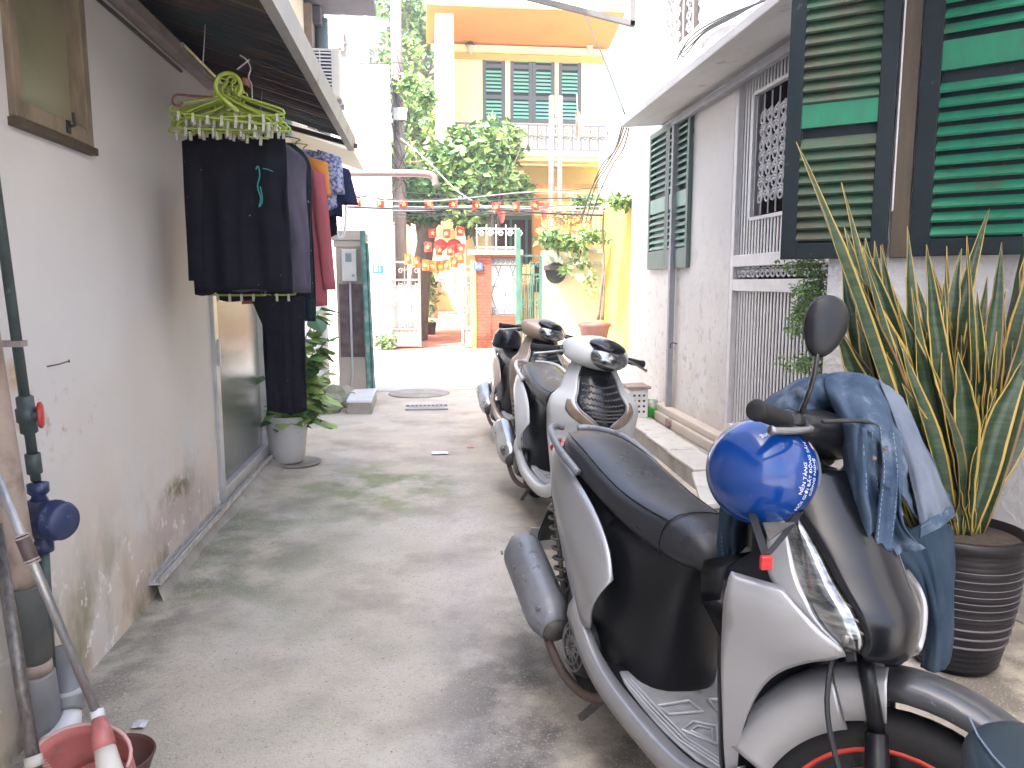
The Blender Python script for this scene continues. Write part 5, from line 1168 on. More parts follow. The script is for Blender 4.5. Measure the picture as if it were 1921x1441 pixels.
    for i in range(17):
        t_ = i/16; c_ = p0+dd*(.015+.44*t_); hw = .066*min(1, .55+3*t_, .45+4*(1-t_)); row = []
        for k in range(9): a = R(-70+195*k/8); row.append(c_+side*(hw+.010)*math.cos(a)+nz*(hw+.014)*math.sin(a))
        rows.append(row)
    mb.grid(rows); hs = mb.build('heat_shield', M_heat if style == 'A' else mat('pale_chrome_shield', (.68,.68,.68), (.5,.5,.5), scale=9, rough=.25, metal=.8), mf, smooth=True, solid=.003)
    mb = MB()
    for t_, aa in ((.12,40),(.30,-30),(.62,20),(.9,-10)):
        c_ = p0+dd*(.015+.44*t_); n_ = (side*math.cos(R(aa))+nz*math.sin(R(aa))).normalized(); mb.lathe([(.009,0),(.009,.004),(.004,.006),(0,.006)], c_+n_*.074, n_, 10)
    mb.build('bolt', M_steel, mf)
    mb = MB(); mb.tube([(-.01,-.13,.30),(-.16,-.155,.66)], .009, 8)
    pts = []
    for i in range(60): t_ = i/59; a = t_*2*math.pi*8; cc = Vector((-.03,-.135,.36)).lerp(Vector((-.14,-.15,.60)), t_); pts.append(cc+Vector((math.cos(a)*.024, math.sin(a)*.024, -.006*math.cos(a))))
    mb.tube(pts, .0055, 5); mb.build('rear_spring', M_dsteel, b, smooth=True)
    for p_ in (((.30,-.10,.16),(.20,-.13,.03)), ((.30,.10,.16),(.42,.20,.02))): mb = MB(); mb.tube(p_, .012, 8); mb.build('stand', M_dsteel, b)
    return b
SC = 'scooters parked in a row along the right side'
E0 = lambda lean, th: (-lean, 0, R(th))
bike = make_scooter('nearest silver scooter with black nose, its wheel turned beside the planter', 'A', P_silver, P_grey, R(38), (.535,2.372,0), E0(.115,-77.5), SC)
make_scooter('middle white scooter with black mesh grille parked behind the silver one', 'B', P_white, P_white, R(12), (.675,4.75,0), E0(.10,-84), SC)
make_scooter('farthest champagne-beige scooter parked nearest the bright street', 'B', P_beige, P_beige, R(14), (.69,6.66,0), E0(.10,-84), SC)
KA[0] = .80
# ================================================================ HELMETS
def dome(C, A, Rr, prof, n=40):
    mb = MB(); mb.lathe(prof, C, A, n); return mb
hc = aY(1428, 884, 1.50); HA = Vector((-.80,-.50,.26)).normalized(); HR = .1135
t = thing('safety_helmet', 'glossy blue half helmet with white lettering hanging on the handlebar', 'helmet', hc)
ha = (Vector((0,-1,0))-HA*Vector((0,-1,0)).dot(HA)).normalized(); hb_ = HA.cross(ha)
if hb_.z < 0: hb_ = -hb_
def HS(be, ph, r=HR):   # latitude above the rim plane, azimuth from the camera side upwards
    sx = 1.0; return hc+(ha*math.cos(ph)*1.0+hb_*math.sin(ph)*1.0)*(r*math.cos(be))+HA*(r*math.sin(be)*1.0)
def shell(r, b0, nb=26, na=56):
    mb = MB(); rings = [[HS(R(b0)+(math.pi/2-R(b0)-.001)*j/nb, 2*math.pi*k/na, r) for k in range(na)] for j in range(nb+1)]
    return mb.loft(rings, cap=False)
M_helm = mat('blue_helmet_gloss', (.002,.052,.27), (.002,.044,.23), scale=3, rough=.16, coat=.4, spec=.35, spots=[dict(c=(.30,.36,.55), scale=50, lo=.70, hi=.73, k=.5)])
shell(HR, -28).build('shell', M_helm, t, smooth=True)
mb = MB(); rings = [[HS(R(-28)+(math.pi/2-R(-28)-.001)*j/12, 2*math.pi*k/40, HR-.016) for k in range(40)] for j in range(13)]; mb.loft(rings, cap=False); mb.build('lining', M_blk, t, smooth=True)
mb = MB(); mb.tube([HS(R(-28), 2*math.pi*k/56, HR+.001) for k in range(56)], .0035, 8, closed=True); mb.build('rim_trim', mat('grey_rim_rubber', (.10,.11,.14), rough=.4), t, smooth=True)
def htext(body, size, ph0, be0, rot=0):
    tm = text_mb(body, size, .0006)
    def f(v):
        x, y = (v.x, v.y) if rot == 0 else (v.x*math.cos(rot)-v.y*math.sin(rot), v.x*math.sin(rot)+v.y*math.cos(rot))
        be = be0+y/HR; return HS(be, ph0+x/(HR*math.cos(be)), HR+.0012+max(0, v.z))
    tm.xf(f); return tm
M_ink = mat('white_lettering', (.80,.82,.84), rough=.4)
SZ = .0125
for k, (body, be, ph) in enumerate((('N\u1ec0N T\u1ea2NG', .20, .20), ('M\u00d4I GI\u1edaI B\u1ea4T \u0110\u1ed8NG S\u1ea2N', .06, .24), ('C\u00d4NG NGH\u1ec6', -.08, .26))):
    htext(body, SZ, ph, be).build('lettering', M_ink, t)
mb = htext('OneHousing', .015, 1.20, .50, math.pi*.5); mb.build('lettering', M_ink, t)
mb = MB()
def hq(u0, u1, v0, v1):
    n = 4
    for i in range(n):
        a, b = u0+(u1-u0)*i/n, u0+(u1-u0)*(i+1)/n
        mb.add([HS(v0/HR-.04, 1.08+a/HR, HR+.0016), HS(v0/HR-.04, 1.08+b/HR, HR+.0016), HS(v1/HR-.04, 1.08+b/HR, HR+.0016), HS(v1/HR-.04, 1.08+a/HR, HR+.0016)], [(0,1,2,3)])
for q in ((0,.017,0,.0035),(0,.017,.0085,.012),(0,.017,.017,.0205),(0,.0045,.0035,.0085),(.0125,.017,.0035,.0085),(0,.0045,.012,.017),(.0125,.017,.012,.017)): hq(*q)
mb.build('logo', M_ink, t)
mb = MB(); cc = [HS(-.22+.10*math.sin(2*math.pi*k/20), .88+.10*math.cos(2*math.pi*k/20), HR+.0015) for k in range(20)]; mb.add([HS(-.22,.88,HR+.0022)]+cc, [(0,k+1,(k+1) % 20+1) for k in range(20)]); mb.build('sticker', mat('pink_sticker', (.65,.42,.42), rough=.5), t)
# straps and buckle
M_strap = mat('black_strap', (.015,.015,.018), rough=.8)
def band(pts, w_, wd=Vector((1,0,0)), k=6, th=.002):
    P = [Vector(p) for p in pts]; rows = []
    for i in range((len(P)-1)*k+1): c = crom(P, i/k); rows.append([c-wd*w_/2, c+wd*w_/2])
    return MB().grid(rows)
s1 = [aY(1408,955,1.44), aY(1422,1000,1.36), aY(1436,1042,1.31)]; s2 = [aY(1500,962,1.42), aY(1470,1005,1.34), aY(1440,1040,1.308)]; s3 = [aY(1420,985,1.53), aY(1450,1030,1.49), aY(1440,1045,1.452)]
for s_ in (s1, s2): band(s_, .016).build('strap', M_strap, t, solid=.002)
mb = MB(); mb.add([aY(1430,982,1.38), aY(1490,982,1.37), aY(1442,1015,1.34)], [(0,1,2)]); mb.build('strap_pad', M_dsteel, t, solid=.003)
mb = MB(); q = aY(1437,1054,1.30); mb.box((q.x-.011,1.294,q.z-.015), (q.x+.011,1.306,q.z+.012)); mb.build('buckle', mat('red_buckle', (.62,.03,.03), rough=.35), t, bevel=.003)
# black helmet on far scooter seat
q = aY(952,640,6.55)
t = thing('black_helmet', 'small glossy black helmet resting on the seat of the farthest scooter', 'helmet', q)
mb = MB(); mb.lathe([(0,.13),(.05,.122),(.09,.095),(.12,.05),(.128,0),(.125,-.04)], q, (.1,-.1,1), 28); mb.build('shell', M_gblk, t, smooth=True)
mb = MB(); mb.lathe([(.129,-.02),(.135,-.035),(.125,-.05),(.10,-.05)], q, (.1,-.1,1), 28); mb.build('brim', M_blk, t, smooth=True)
# ================================================================ DENIM JACKET
M_den = mat('faded_denim', (.040,.070,.115), (.078,.110,.158), scale=9, rough=.85, spec=.15, bump=.7, bscale=330, bdist=.0015, spots=[dict(c=(.19,.235,.30), scale=15, lo=.52, hi=.68, k=.75), dict(c=(.020,.042,.085), scale=7, lo=.52, hi=.68, k=.8)])
M_den2 = mat('pale_worn_denim', (.17,.195,.24), (.12,.145,.19), scale=7, rough=.85, spec=.15, bump=.7, bscale=330, bdist=.0015, spots=[dict(c=(.12,.19,.30), scale=11, lo=.58, hi=.7, k=.6)])
M_thr = mat('seam_thread', (.20,.25,.32), rough=.8); M_denin = mat('dark_denim', (.024,.044,.072), (.042,.068,.10), scale=8, rough=.9, spec=.15, bump=.5, bscale=330, bdist=.0015)
def G(rows): return [[aY(*p) for p in r] for r in rows]
jk = thing('denim_jacket', 'faded blue denim jacket draped over the scooter handlebar beside the helmet', 'jacket', aY(1600,760,1.6))
def sheet(name, rows, m, rip=.006, fr=9, sd=1, k=8, th=.0035):
    B = cloth_grid(G(rows), k, rip, fr, Vector((-.3,-1,.1)).normalized(), sd); mb = MB(); mb.grid(B); o = mb.build(name, m, jk, smooth=True, solid=th); return o, B
def stitch(B, path, par, r=.0009, col=None, off=.003):
    mb = MB(); o = Vector((-.2,-1,.1)).normalized()*off
    pts = [B[i][j]+o for i, j in path]
    for a in range(0, len(pts)-1, 1): mb.tube([pts[a].lerp(pts[a+1], .1), pts[a].lerp(pts[a+1], .75)], r, 4)
    mb.build('stitching', col or M_thr, par)
o, B = sheet('back_panel', [
    [(1545,704,1.66),(1590,700,1.64),(1640,712,1.62),(1690,752,1.62),(1730,830,1.64),(1765,905,1.68),(1788,958,1.72)],
    [(1552,738,1.57),(1595,742,1.53),(1645,765,1.52),(1688,810,1.53),(1722,868,1.57),(1755,925,1.62),(1782,968,1.67)],
    [(1585,800,1.49),(1608,805,1.45),(1640,830,1.42),(1680,860,1.45),(1700,900,1.50),(1722,945,1.56),(1758,978,1.62)],
    [(1590,880,1.47),(1605,880,1.42),(1632,900,1.44),(1662,915,1.38),(1690,930,1.44),(1712,965,1.48),(1735,985,1.56)]], M_den, .026, 10, 3)
nc = len(B[0]); stitch(B, [(3, j) for j in range(0, nc, 1)], o); stitch(B, [(5, j) for j in range(0, nc, 1)], o)
o, B = sheet('sleeve', [
    [(1648,712,1.60),(1690,748,1.595),(1712,800,1.60)],
    [(1680,790,1.53),(1722,838,1.55),(1752,880,1.60)],
    [(1705,880,1.49),(1745,905,1.50),(1772,930,1.58)],
    [(1728,990,1.46),(1762,970,1.47),(1782,955,1.56)]], M_den2, .018, 5, 8)
o, B2 = sheet('cuff', [
    [(1726,984,1.455),(1760,965,1.465),(1784,950,1.555)],
    [(1724,1008,1.452),(1764,988,1.460),(1789,968,1.55)]], M_den, .001, 3, 2); stitch(B2, [(2, j) for j in range(len(B2[0]))], o)
o, B = sheet('front_panel', [
    [(1583,790,1.475),(1612,800,1.43),(1640,815,1.42),(1672,850,1.41)],
    [(1590,880,1.45),(1617,895,1.40),(1650,905,1.41),(1690,930,1.385)],
    [(1598,955,1.44),(1628,985,1.37),(1664,985,1.40),(1700,990,1.37)],
    [(1612,985,1.44),(1622,1036,1.36),(1672,1040,1.38),(1738,1032,1.42)]], M_den, .030, 7, 5)
n1_, c1 = len(B), len(B[0]); stitch(B, [(n1_-4, j) for j in range(c1)], o); stitch(B, [(i, c1//2+2) for i in range(n1_)], o); stitch(B, [(i, c1//2-3) for i in range(n1_)], o)
mb = MB()
for (px, py) in ((1660,842),(1664,885),(1668,930),(1672,975),(1640,860)): q = aY(px,py,1.385); mb.lathe([(.0045,0),(.0045,.002),(.002,.003),(0,.003)], q, (-.2,-1,.1), 12)
mb.build('button', M_rustpipe, jk)
o, B = sheet('button_placket', [
    [(1648,800,1.405),(1676,812,1.40)],[(1655,880,1.385),(1684,890,1.38)],[(1648,950,1.375),(1680,955,1.372)],[(1640,1030,1.352),(1672,1034,1.356)]], M_den, .005, 4, 7)
stitch(B, [(i, 1) for i in range(len(B))], o); stitch(B, [(i, len(B[0])-2) for i in range(len(B))], o)
o, B = sheet('left_panel', [
    [(1352,968,1.80),(1366,900,1.80),(1395,810,1.78),(1440,752,1.74),(1495,716,1.70),(1550,702,1.66)],
    [(1372,975,1.70),(1392,890,1.69),(1420,800,1.68),(1462,757,1.65),(1512,728,1.62),(1560,722,1.59)],
    [(1420,990,1.66),(1432,905,1.66),(1452,830,1.66),(1490,785,1.63),(1530,755,1.60),(1575,748,1.57)],
    [(1480,1000,1.66),(1490,920,1.66),(1505,860,1.66),(1530,820,1.64),(1555,790,1.62),(1585,775,1.58)]], M_den, .030, 9, 4)
stitch(B, [(2, j) for j in range(0, len(B[0]))], o)
o, B = sheet('hanging_front', [
    [(1350,950,1.69),(1375,955,1.63),(1398,960,1.66),(1420,965,1.61),(1442,970,1.65)],
    [(1345,1010,1.67),(1372,1015,1.61),(1395,1020,1.66),(1418,1022,1.60),(1440,1020,1.65)],
    [(1352,1060,1.65),(1375,1065,1.61),(1396,1050,1.64),(1412,1042,1.60),(1440,1040,1.63)],
    [(1362,1092,1.63),(1380,1088,1.60),(1404,1076,1.61),(1430,1086,1.59),(1450,1090,1.62)]], M_denin, .028, 6, 6)
stitch(B, [(i, 3) for i in range(len(B))], o); stitch(B, [(i, 14) for i in range(len(B))], o)
o, B = sheet('lower_sleeve', [
    [(1640,1020,1.62),(1680,1010,1.66),(1735,980,1.70),(1784,985,1.76)],
    [(1700,1070,1.66),(1725,1060,1.66),(1755,1050,1.68),(1790,1055,1.76)],
    [(1735,1130,1.68),(1745,1130,1.66),(1765,1125,1.67),(1787,1110,1.74)],
    [(1738,1200,1.70),(1748,1205,1.67),(1765,1200,1.68),(1785,1185,1.74)],
    [(1728,1250,1.71),(1742,1258,1.68),(1762,1256,1.69),(1778,1238,1.74)]], M_denin, .022, 4, 9)
stitch(B, [(i, len(B[0])-4) for i in range(len(B))], o)
# ================================================================ PLANTER AND SNAKE PLANT
pc = aZ(1786,1238,0); pc = Vector((pc.x, pc.y, 0))
t = thing('striped_planter', 'tall dark ribbed planter with thin pale rings by the right wall', 'planter', pc)
M_pot = mat('black_glazed_pot', (.012,.010,.012), (.020,.017,.019), scale=7, rough=.42, spec=.3, bump=.15, bscale=60)
PH = .50; prof = [(.0,.0),(.125,.0),(.135,.02)]
for i in range(60):
    z = .02+(PH-.06)*i/59; r_ = lin([(0,.138),(.10,.158),(.22,.180),(.34,.193),(.42,.197),(.46,.196)], z)+.0022*math.sin(i*math.pi*.7); prof.append((r_, z))
prof += [(.206,PH-.035),(.210,PH-.015),(.206,PH),(.192,PH+.002),(.185,PH-.03),(0,PH-.035)]
mb = MB(); mb.lathe(prof, pc, n=56); mb.build('pot', M_pot, t, smooth=True)
mb = MB()
for z in (.40,.37,.34,.315,.29,.265,.235): mb.tube([pc+Vector(((lin([(0,.138),(.10,.158),(.22,.180),(.34,.193),(.42,.197)], z)+.0015)*math.cos(2*math.pi*k/56), (lin([(0,.138),(.10,.158),(.22,.180),(.34,.193),(.42,.197)], z)+.0015)*math.sin(2*math.pi*k/56), z)) for k in range(56)], .0016, 5, closed=True)
mb.build('pinstripe', mat('faint_pinstripe', (.17,.155,.165), rough=.5), t)
mb = MB()
for z in (.19,.155,.12): mb.tube([pc+Vector(((lin([(0,.138),(.10,.158),(.22,.180),(.34,.193)], z)+.001)*math.cos(2*math.pi*k/56), (lin([(0,.138),(.10,.158),(.22,.180)], z)+.001)*math.sin(2*math.pi*k/56), z)) for k in range(56)], .0042, 6, closed=True)
mb.build('ring', mat('grey_ring', (.14,.125,.135), rough=.5), t)
mb = MB(); mb.lathe([(.184,PH-.028),(.1,PH-.02),(0,PH-.018)], pc, n=32); mb.build('soil', mat('potting_soil', (.05,.035,.025), (.08,.06,.045), scale=40, rough=.95, bump=1), t)
sp = thing('snake_plant', 'dense yellow-edged snake plant with sword leaves filling the striped planter', 'plant', pc+Vector((0,0,PH)))
M_sg = mat('snake_leaf_green', (.014,.042,.018), (.040,.072,.030), scale=9, rough=.42, stretch=(1,1,7), bump=.1, contrast=(.42,.58)); M_sy = mat('snake_leaf_yellow', (.50,.33,.06), (.40,.29,.07), scale=8, rough=.45); M_sb = mat('snake_leaf_brown', (.30,.17,.06), (.2,.12,.05), scale=9, rough=.6)
def sword(base, tip, wd, bend, twist, seed, ym=1):
    r = random.Random(seed); base, tip = Vector(base), Vector(tip); L_ = (tip-base).length
    ax = (tip-base).normalized(); cv = (base+Vector((CO.x,CO.y,1.0))*-1); side0 = ax.cross(Vector((0,-1,.2))).normalized(); side0.rotate(Matrix.Rotation(twist, 3, ax)); nrm = side0.cross(ax).normalized()
    n = 16; mb = MB(); rows = []
    for i in range(n+1):
        s = i/n; c = base.lerp(tip, s)+bend*(math.sin(math.pi*s)) ; tw = Matrix.Rotation((s-.5)*r.uniform(-.5,.7), 3, ax)
        w_ = wd*(.50+.55*min(1, s*2.4))*(1-max(0,(s-.55)/.45)**1.7); w_ = max(w_, .0015); sd_, nn = tw @ side0, tw @ nrm; fold = .28
        wob = .06*wd*math.sin(s*9+seed)
        row = []
        for u in (-1,-.83,-.4,0,.4,.83,1): row.append(c+sd_*(u*w_/2+wob)+nn*(abs(u)*w_*fold))
        rows.append(row)
    o = len(mb.v)
    for q in rows: mb.v += q
    for i in range(n):
        for k in range(6):
            mb.f.append([o+i*7+k, o+i*7+k+1, o+(i+1)*7+k+1, o+(i+1)*7+k]); mb.m.append(ym if k in (0,5) else 0)
    return mb
tips = [(1493,266,2.42,1.0),(1579,342,2.55,.6),(1586,425,2.62,1.1),(1625,446,2.70,1.2),(1640,452,2.76,1.0),(1700,424,2.62,.8),(1742,480,2.72,1.0),(1776,462,2.66,1.0),(1806,466,2.74,.9),(1858,392,2.78,.8),(1930,405,2.62,1.2),(1936,470,2.55,1.2),(1815,528,2.58,1.1),(1852,520,2.85,.8),(1660,500,2.82,1.2),(1605,500,2.50,1.2),(1612,556,2.56,1.1),(1560,600,2.48,1.0),(1708,540,2.52,1.0),(1770,575,2.50,1.0),(1885,560,2.6,.9),(1935,560,2.75,1.0),(1850,640,2.45,1.0),(1900,640,2.5,.9),(1640,640,2.45,1.0),(1585,690,2.45,.9),(1735,650,2.46,1.1),(1800,660,2.42,1.0),(1950,660,2.6,.9),(1680,620,2.5,1.0),(1690,720,2.4,.9),(1760,740,2.42,.9),(1870,730,2.42,.9),(1830,600,2.52,1.0),(1632,700,2.5,.9)]
rr = random.Random(44)
for k in range(26): tips.append((rr.uniform(1565,1770), rr.uniform(450,660), rr.uniform(2.42,2.9), rr.uniform(.7,1.1)))
for k in range(14): tips.append((rr.uniform(1780,1960), rr.uniform(440,640), rr.uniform(2.42,2.9), rr.uniform(.7,1.1)))
for k in range(48): tips.append((rr.uniform(1600,1950), rr.uniform(520,820), rr.uniform(2.45,2.95), rr.uniform(.7,1.1)))
allm = MB()
for k, (px, py, Y, wf) in enumerate(tips):
    tip = aY(px,py,Y); f = (px-1800)/150; base = pc+Vector((max(-.10,min(.10,f*.05))+rr.uniform(-.04,.04), max(-.13,min(.13,(Y-pc.y)*.35))+rr.uniform(-.02,.02), PH-.03))
    bd = Vector((-f*.05+rr.uniform(-.02,.02), 0, 0))*(tip-base).length
    s_ = sword(base, tip, (.082)*wf, Vector((rr.uniform(-.05,.05),rr.uniform(-.03,.03),0)), rr.uniform(-.9,.9), k, 1 if rr.random() < .93 else 2)
    o = len(allm.v); allm.v += s_.v; allm.f += [[i+o for i in f_] for f_ in s_.f]; allm.m += s_.m
allm.build('leaves', [M_sg, M_sy, M_sb], sp, smooth=True, solid=.0022, offset=0)
# fern hanging at the gate jamb
t = thing('hanging_fern', 'feathery light green fern hanging at the gate jamb behind the mirror', 'plant', aY(1530,600,3.55))
mb = MB()
for px, py, rx, rz, n in ((1520,505,.10,.06,500),(1512,560,.07,.10,600),(1508,610,.08,.12,700),(1545,540,.06,.10,350),(1520,690,.10,.06,400),(1560,700,.08,.05,250)): leaf_cloud(mb, aY(px,py,3.50), (rx,.10,rz), n, .026, px, asp=.35)
mb.build('foliage', [mat('fern_light', (.17,.27,.08), rough=.6), mat('fern_mid', (.10,.18,.05), rough=.6), M_lf[1]], t)
# ================================================================ WHITE POT WITH VINE
wp = aZ(542,868,.03); wp = Vector((wp.x-.015, wp.y+.05, .03))
t = thing('white_flower_pot', 'smooth white tapered flower pot standing just beyond the glass door', 'flower pot', wp)
pr = aY(578,777,wp.y); hh = pr.z-wp.z
mb = MB(); mb.lathe([(0,0),(.11,0),(.122,.012),(.138,.12),(.152,.26),(.160,hh-.01),(.163,hh),(.153,hh),(.148,hh-.05),(0,hh-.05)], wp, n=40); mb.build('pot', mat('white_resin_pot', (.62,.60,.585), (.55,.53,.51), scale=5, rough=.4, bump=.05), t, smooth=True)
mb = MB(); mb.lathe([(0,.0),(.17,0),(.19,.02),(.18,.022),(0,.012)], wp+Vector((.06,.0,-.025)), n=28); mb.build('saucer', M_stepc, t)
t = thing('heart_leaf_vine', 'leafy green vine rising from the white pot beside the hanging clothes', 'plant', wp+Vector((0,0,hh)))
mb = MB(); rr = random.Random(15)
def hleaf(mb, p, d, sz, up=Vector((0,0,1))):
    d = d.normalized(); s_ = d.cross(up).normalized(); nn = s_.cross(d).normalized()
    out = [(0,0),(.12,.34),(.35,.46),(.62,.34),(1,0)]
    P = [p+d*(x*sz)+s_*(y*sz)-nn*(y*sz*.25)-up*(.18*sz*x*x) for x, y in out]; Q = [p+d*(x*sz)-s_*(y*sz)-nn*(y*sz*.25)-up*(.18*sz*x*x) for x, y in out[1:-1]]
    mid = [p+d*(x*sz)-up*(.18*sz*x*x) for x, _ in out]
    o = mid[:1]+P[1:-1]+mid[-1:]+Q[::-1]+[mid[2]]; c = len(o)-1; n = c
    mb.add(o, [(c,i,(i+1) % n) for i in range(n)])
stems = []
for px, py in ((606,582),(592,600),(618,640),(600,660),(622,700),(612,745),(596,760),(618,800),(580,720),(575,640),(560,740),(530,760)):
    e = aY(px-2,py-6,wp.y+rr.uniform(-.3,.15)); b0 = wp+Vector((rr.uniform(-.06,.09),rr.uniform(-.05,.05),hh-.05)); m_ = (b0+e)/2+Vector((rr.uniform(-.04,.05),rr.uniform(-.05,.05),.06)); stems.append((b0,m_,e))
for b0, m_, e in stems:
    mb.cm = 1; mb.tube([crom([b0,m_,e], k/5) for k in range(11)], .0045, 5)
    for k in range(17):
        p = crom([b0,m_,e], rr.uniform(.25,2)); mb.cm = rr.choice((0,0,1,2)); d = Vector((rr.uniform(-.3,1), rr.uniform(-1,.6), rr.uniform(-.55,.15))); hleaf(mb, p, d, rr.uniform(.10,.18))
for k in range(120):
    p = wp+Vector((rr.uniform(-.13,.24), rr.uniform(-.15,.15), hh+rr.uniform(-.06,.32))); mb.cm = rr.choice((1,2,2)); hleaf(mb, p, Vector((rr.uniform(-1,1),rr.uniform(-1,.3),rr.uniform(-.6,.2))), rr.uniform(.05,.11))
mb.cm = 0; mb.build('foliage', M_lf, t)
# ================================================================ CLOTHES LINE
XC = -.86
rz0 = 2.20
t = thing('clothes_rail', 'thin metal rail hung under the awning carrying all the clothes', 'rail', (XC,4.0,rz0))
mb = MB(); mb.tube([(XC,3.0,rz0+.02),(XC+.02,5.08,rz0-.02)], .009, 8); mb.build('rod', M_steel, t)
for yy in (3.25, 4.3, 5.0):
    mb = MB(); mb.tube([(XC,yy,rz0),(XC+.02,yy,rz0+.17)], .0025, 5); mb.build('hanging_wire', M_steel, t)
M_hg = mat('lime_plastic', (.34,.42,.045), (.26,.34,.04), scale=6, rough=.35)
def hanger_mb(w_=.20, dz=.11, r=.0050):
    mb = MB(); pts = [(0,0,-.02),(.05,0,-.045),(w_-.02,0,-dz),(w_,0,-dz-.018),(w_-.03,0,-dz-.028),(-w_+.03,0,-dz-.028),(-w_,0,-dz-.018),(-w_+.02,0,-dz),(-.05,0,-.045)]
    P = [Vector(p) for p in pts]; P.append(P[0]); mb.tube([crom(P, i/3) for i in range(27)], r, 6)
    hk = [Vector(p) for p in ((0,0,-.02),(0,0,.005),(.014,0,.018),(.009,0,.034),(-.010,0,.034),(-.015,0,.022))]; mb.tube([crom(hk, i/4) for i in range(21)], r*.8, 6)
    return mb
def clip_mb(w_=.17, dz=.14):
    mb = MB()
    mb.box((-w_,-.001,-dz-.001), (w_,.001,-dz+.001))
    for i in range(7): x = -w_+2*w_*i/6; mb.box((x-.005,-.006,-dz-.030), (x+.005,.006,-dz+.004))
    return mb
hmesh = hanger_mb(.182,.085); 
h0 = thing('clothes_hanger', 'empty lime green clip hanger bunched tightly with its twins above the black trousers', 'hanger', (XC+.09,3.18,rz0-.085), group='lime green hangers on the rail', local=True)
hmesh.build('frame', M_hg, h0, smooth=True); clip_mb(.155,.112).build('clips', mat('pale_clip_plastic', (.45,.50,.30), (.42,.36,.38), rough=.4, scale=20), h0)
rr = random.Random(2)
for k in range(15):
    copy_thing(h0, (XC+.075+rr.uniform(-.04,.05), 3.20+.014*k, rz0-.09+rr.uniform(-.035,.02)), (rr.uniform(-.05,.05), rr.uniform(-.10,.12), rr.uniform(-.2,.2)), h0['label'])
h0.rotation_euler = (.05,.08,.2)
def garment(name, lab, cat, Y, xl, xr, zt, zb, m, th=.035, seed=0, sho=.06, flare=0.0, sleeves=0, fold=.012, grp='clothes hanging under the awning', hookm=None, cx=None, yaw=0.0, sl=None):
    t = thing(name, lab, cat, ((xl+xr)/2,Y,zt), group=grp); c = (xl+xr)/2; hw = (xr-xl)/2; rings = []; nz = 26; NN = 56
    for i in range(nz+1):
        s = i/nz; z = zt-(zt-zb)*s
        w_ = hw*(1+flare*s)*(min(1, .42+.58*(min(1, s/(sho/(zt-zb)+1e-6)))**.6) if sho > 0 else 1); w_ *= 1+.035*mnoise.noise(Vector((s*4, seed, 0)))
        tk = th*(.35+.65*min(1, s*5)); ring = []
        for k in range(NN):
            a = 2*math.pi*k/NN; ca, sa = math.cos(a), math.sin(a)
            f = fold*min(1, .3+s*1.6)*(mnoise.noise(Vector((ca*3.2+seed*3.1, s*1.1, (1 if sa > 0 else -1)*2.0)))*1.5+.5*mnoise.noise(Vector((ca*9+seed, s*2.2, 5))))
            zz = z+(.03*mnoise.noise(Vector((ca*2, seed*2.2, 1))) if i == nz else 0)
            ring.append(Vector((c+w_*ca, Y+tk*math.copysign(abs(sa)**.7, sa)+f+yaw*ca*w_, zz)))
        rings.append(ring)
    mb = MB(); mb.loft(rings); b = mb.build('cloth', m, t, smooth=True)
    for q in (sl or ()):     # sleeve: side, start z, end z, dx, width
        sd_, z0_, z1_, dx, ww = q; rings = []
        for i in range(12):
            s = i/11; cz = z0_+(z1_-z0_)*s; cx_ = c+sd_*(hw*.86)+dx*s; ring = []
            for k in range(20):
                a = 2*math.pi*k/20; ring.append((cx_+ww*(1-.25*s)*math.cos(a), Y-.01+th*.9*math.sin(a)*(.5+.5*min(1, s*4))+.01*mnoise.noise(Vector((math.cos(a)*3, s*3, seed))), cz+.10*ww*math.cos(a)*sd_*-3*(1-s)))
            rings.append(ring)
        mb = MB(); mb.loft(rings); mb.build('sleeve', m, t, smooth=True)
    if hookm is not None:
        mb = MB(); hk = [Vector((c,Y,zt-.01)), Vector((c,Y,zt+.04)), Vector((c+.02,Y,zt+.06)), Vector((XC,Y,rz0+.018)), Vector((XC-.015,Y,rz0))]; mb.tube([crom(hk, i/4) for i in range(17)], .003, 6); mb.build('hanger_hook', hookm, t)
    return t
def col(n_, a, b=None, **k): return mat(n_, a, b or tuple(x*1.25 for x in a), scale=k.pop('scale', 12), rough=.92, bump=.4, bscale=k.pop('bscale', 200), bdist=.002, spec=.12, **k)
M_navyb = col('black_cotton', (.0085,.009,.013), (.013,.013,.018), spots=[dict(c=(.30,.30,.33), scale=60, lo=.79, hi=.80, k=.6, det=1)])
Y = 3.44; l, r_ = aY(346,400,Y).x, aY(540,400,Y).x
t = garment('black_trousers', 'wide black trousers with teal drawstring in front of the other clothes', 'trousers', Y, l+.03, r_, aY(450,246,Y).z, aY(450,548,Y).z, M_navyb, th=.035, seed=3, sho=0, flare=.03, fold=.030, hookm=M_hg, sl=[(-1, aY(350,260,Y).z, aY(350,527,Y).z, -.015, .05)])
mb = MB(); p = [aY(x,y,Y-.055) for x, y in ((480,318),(484,312),(487,330),(483,350),(489,372),(486,388),(492,376),(488,350))]; mb.tube([crom(p, i/4) for i in range(29)], .003, 5); mb.build('drawstring', mat('teal_cord', (.02,.22,.20), rough=.7), t)
mb = MB(); p = [aY(x,y,Y-.06) for x, y in ((493,316),(503,318),(512,322))]; mb.tube(p, .0022, 5); mb.build('drawstring', MATS['teal_cord'], t)
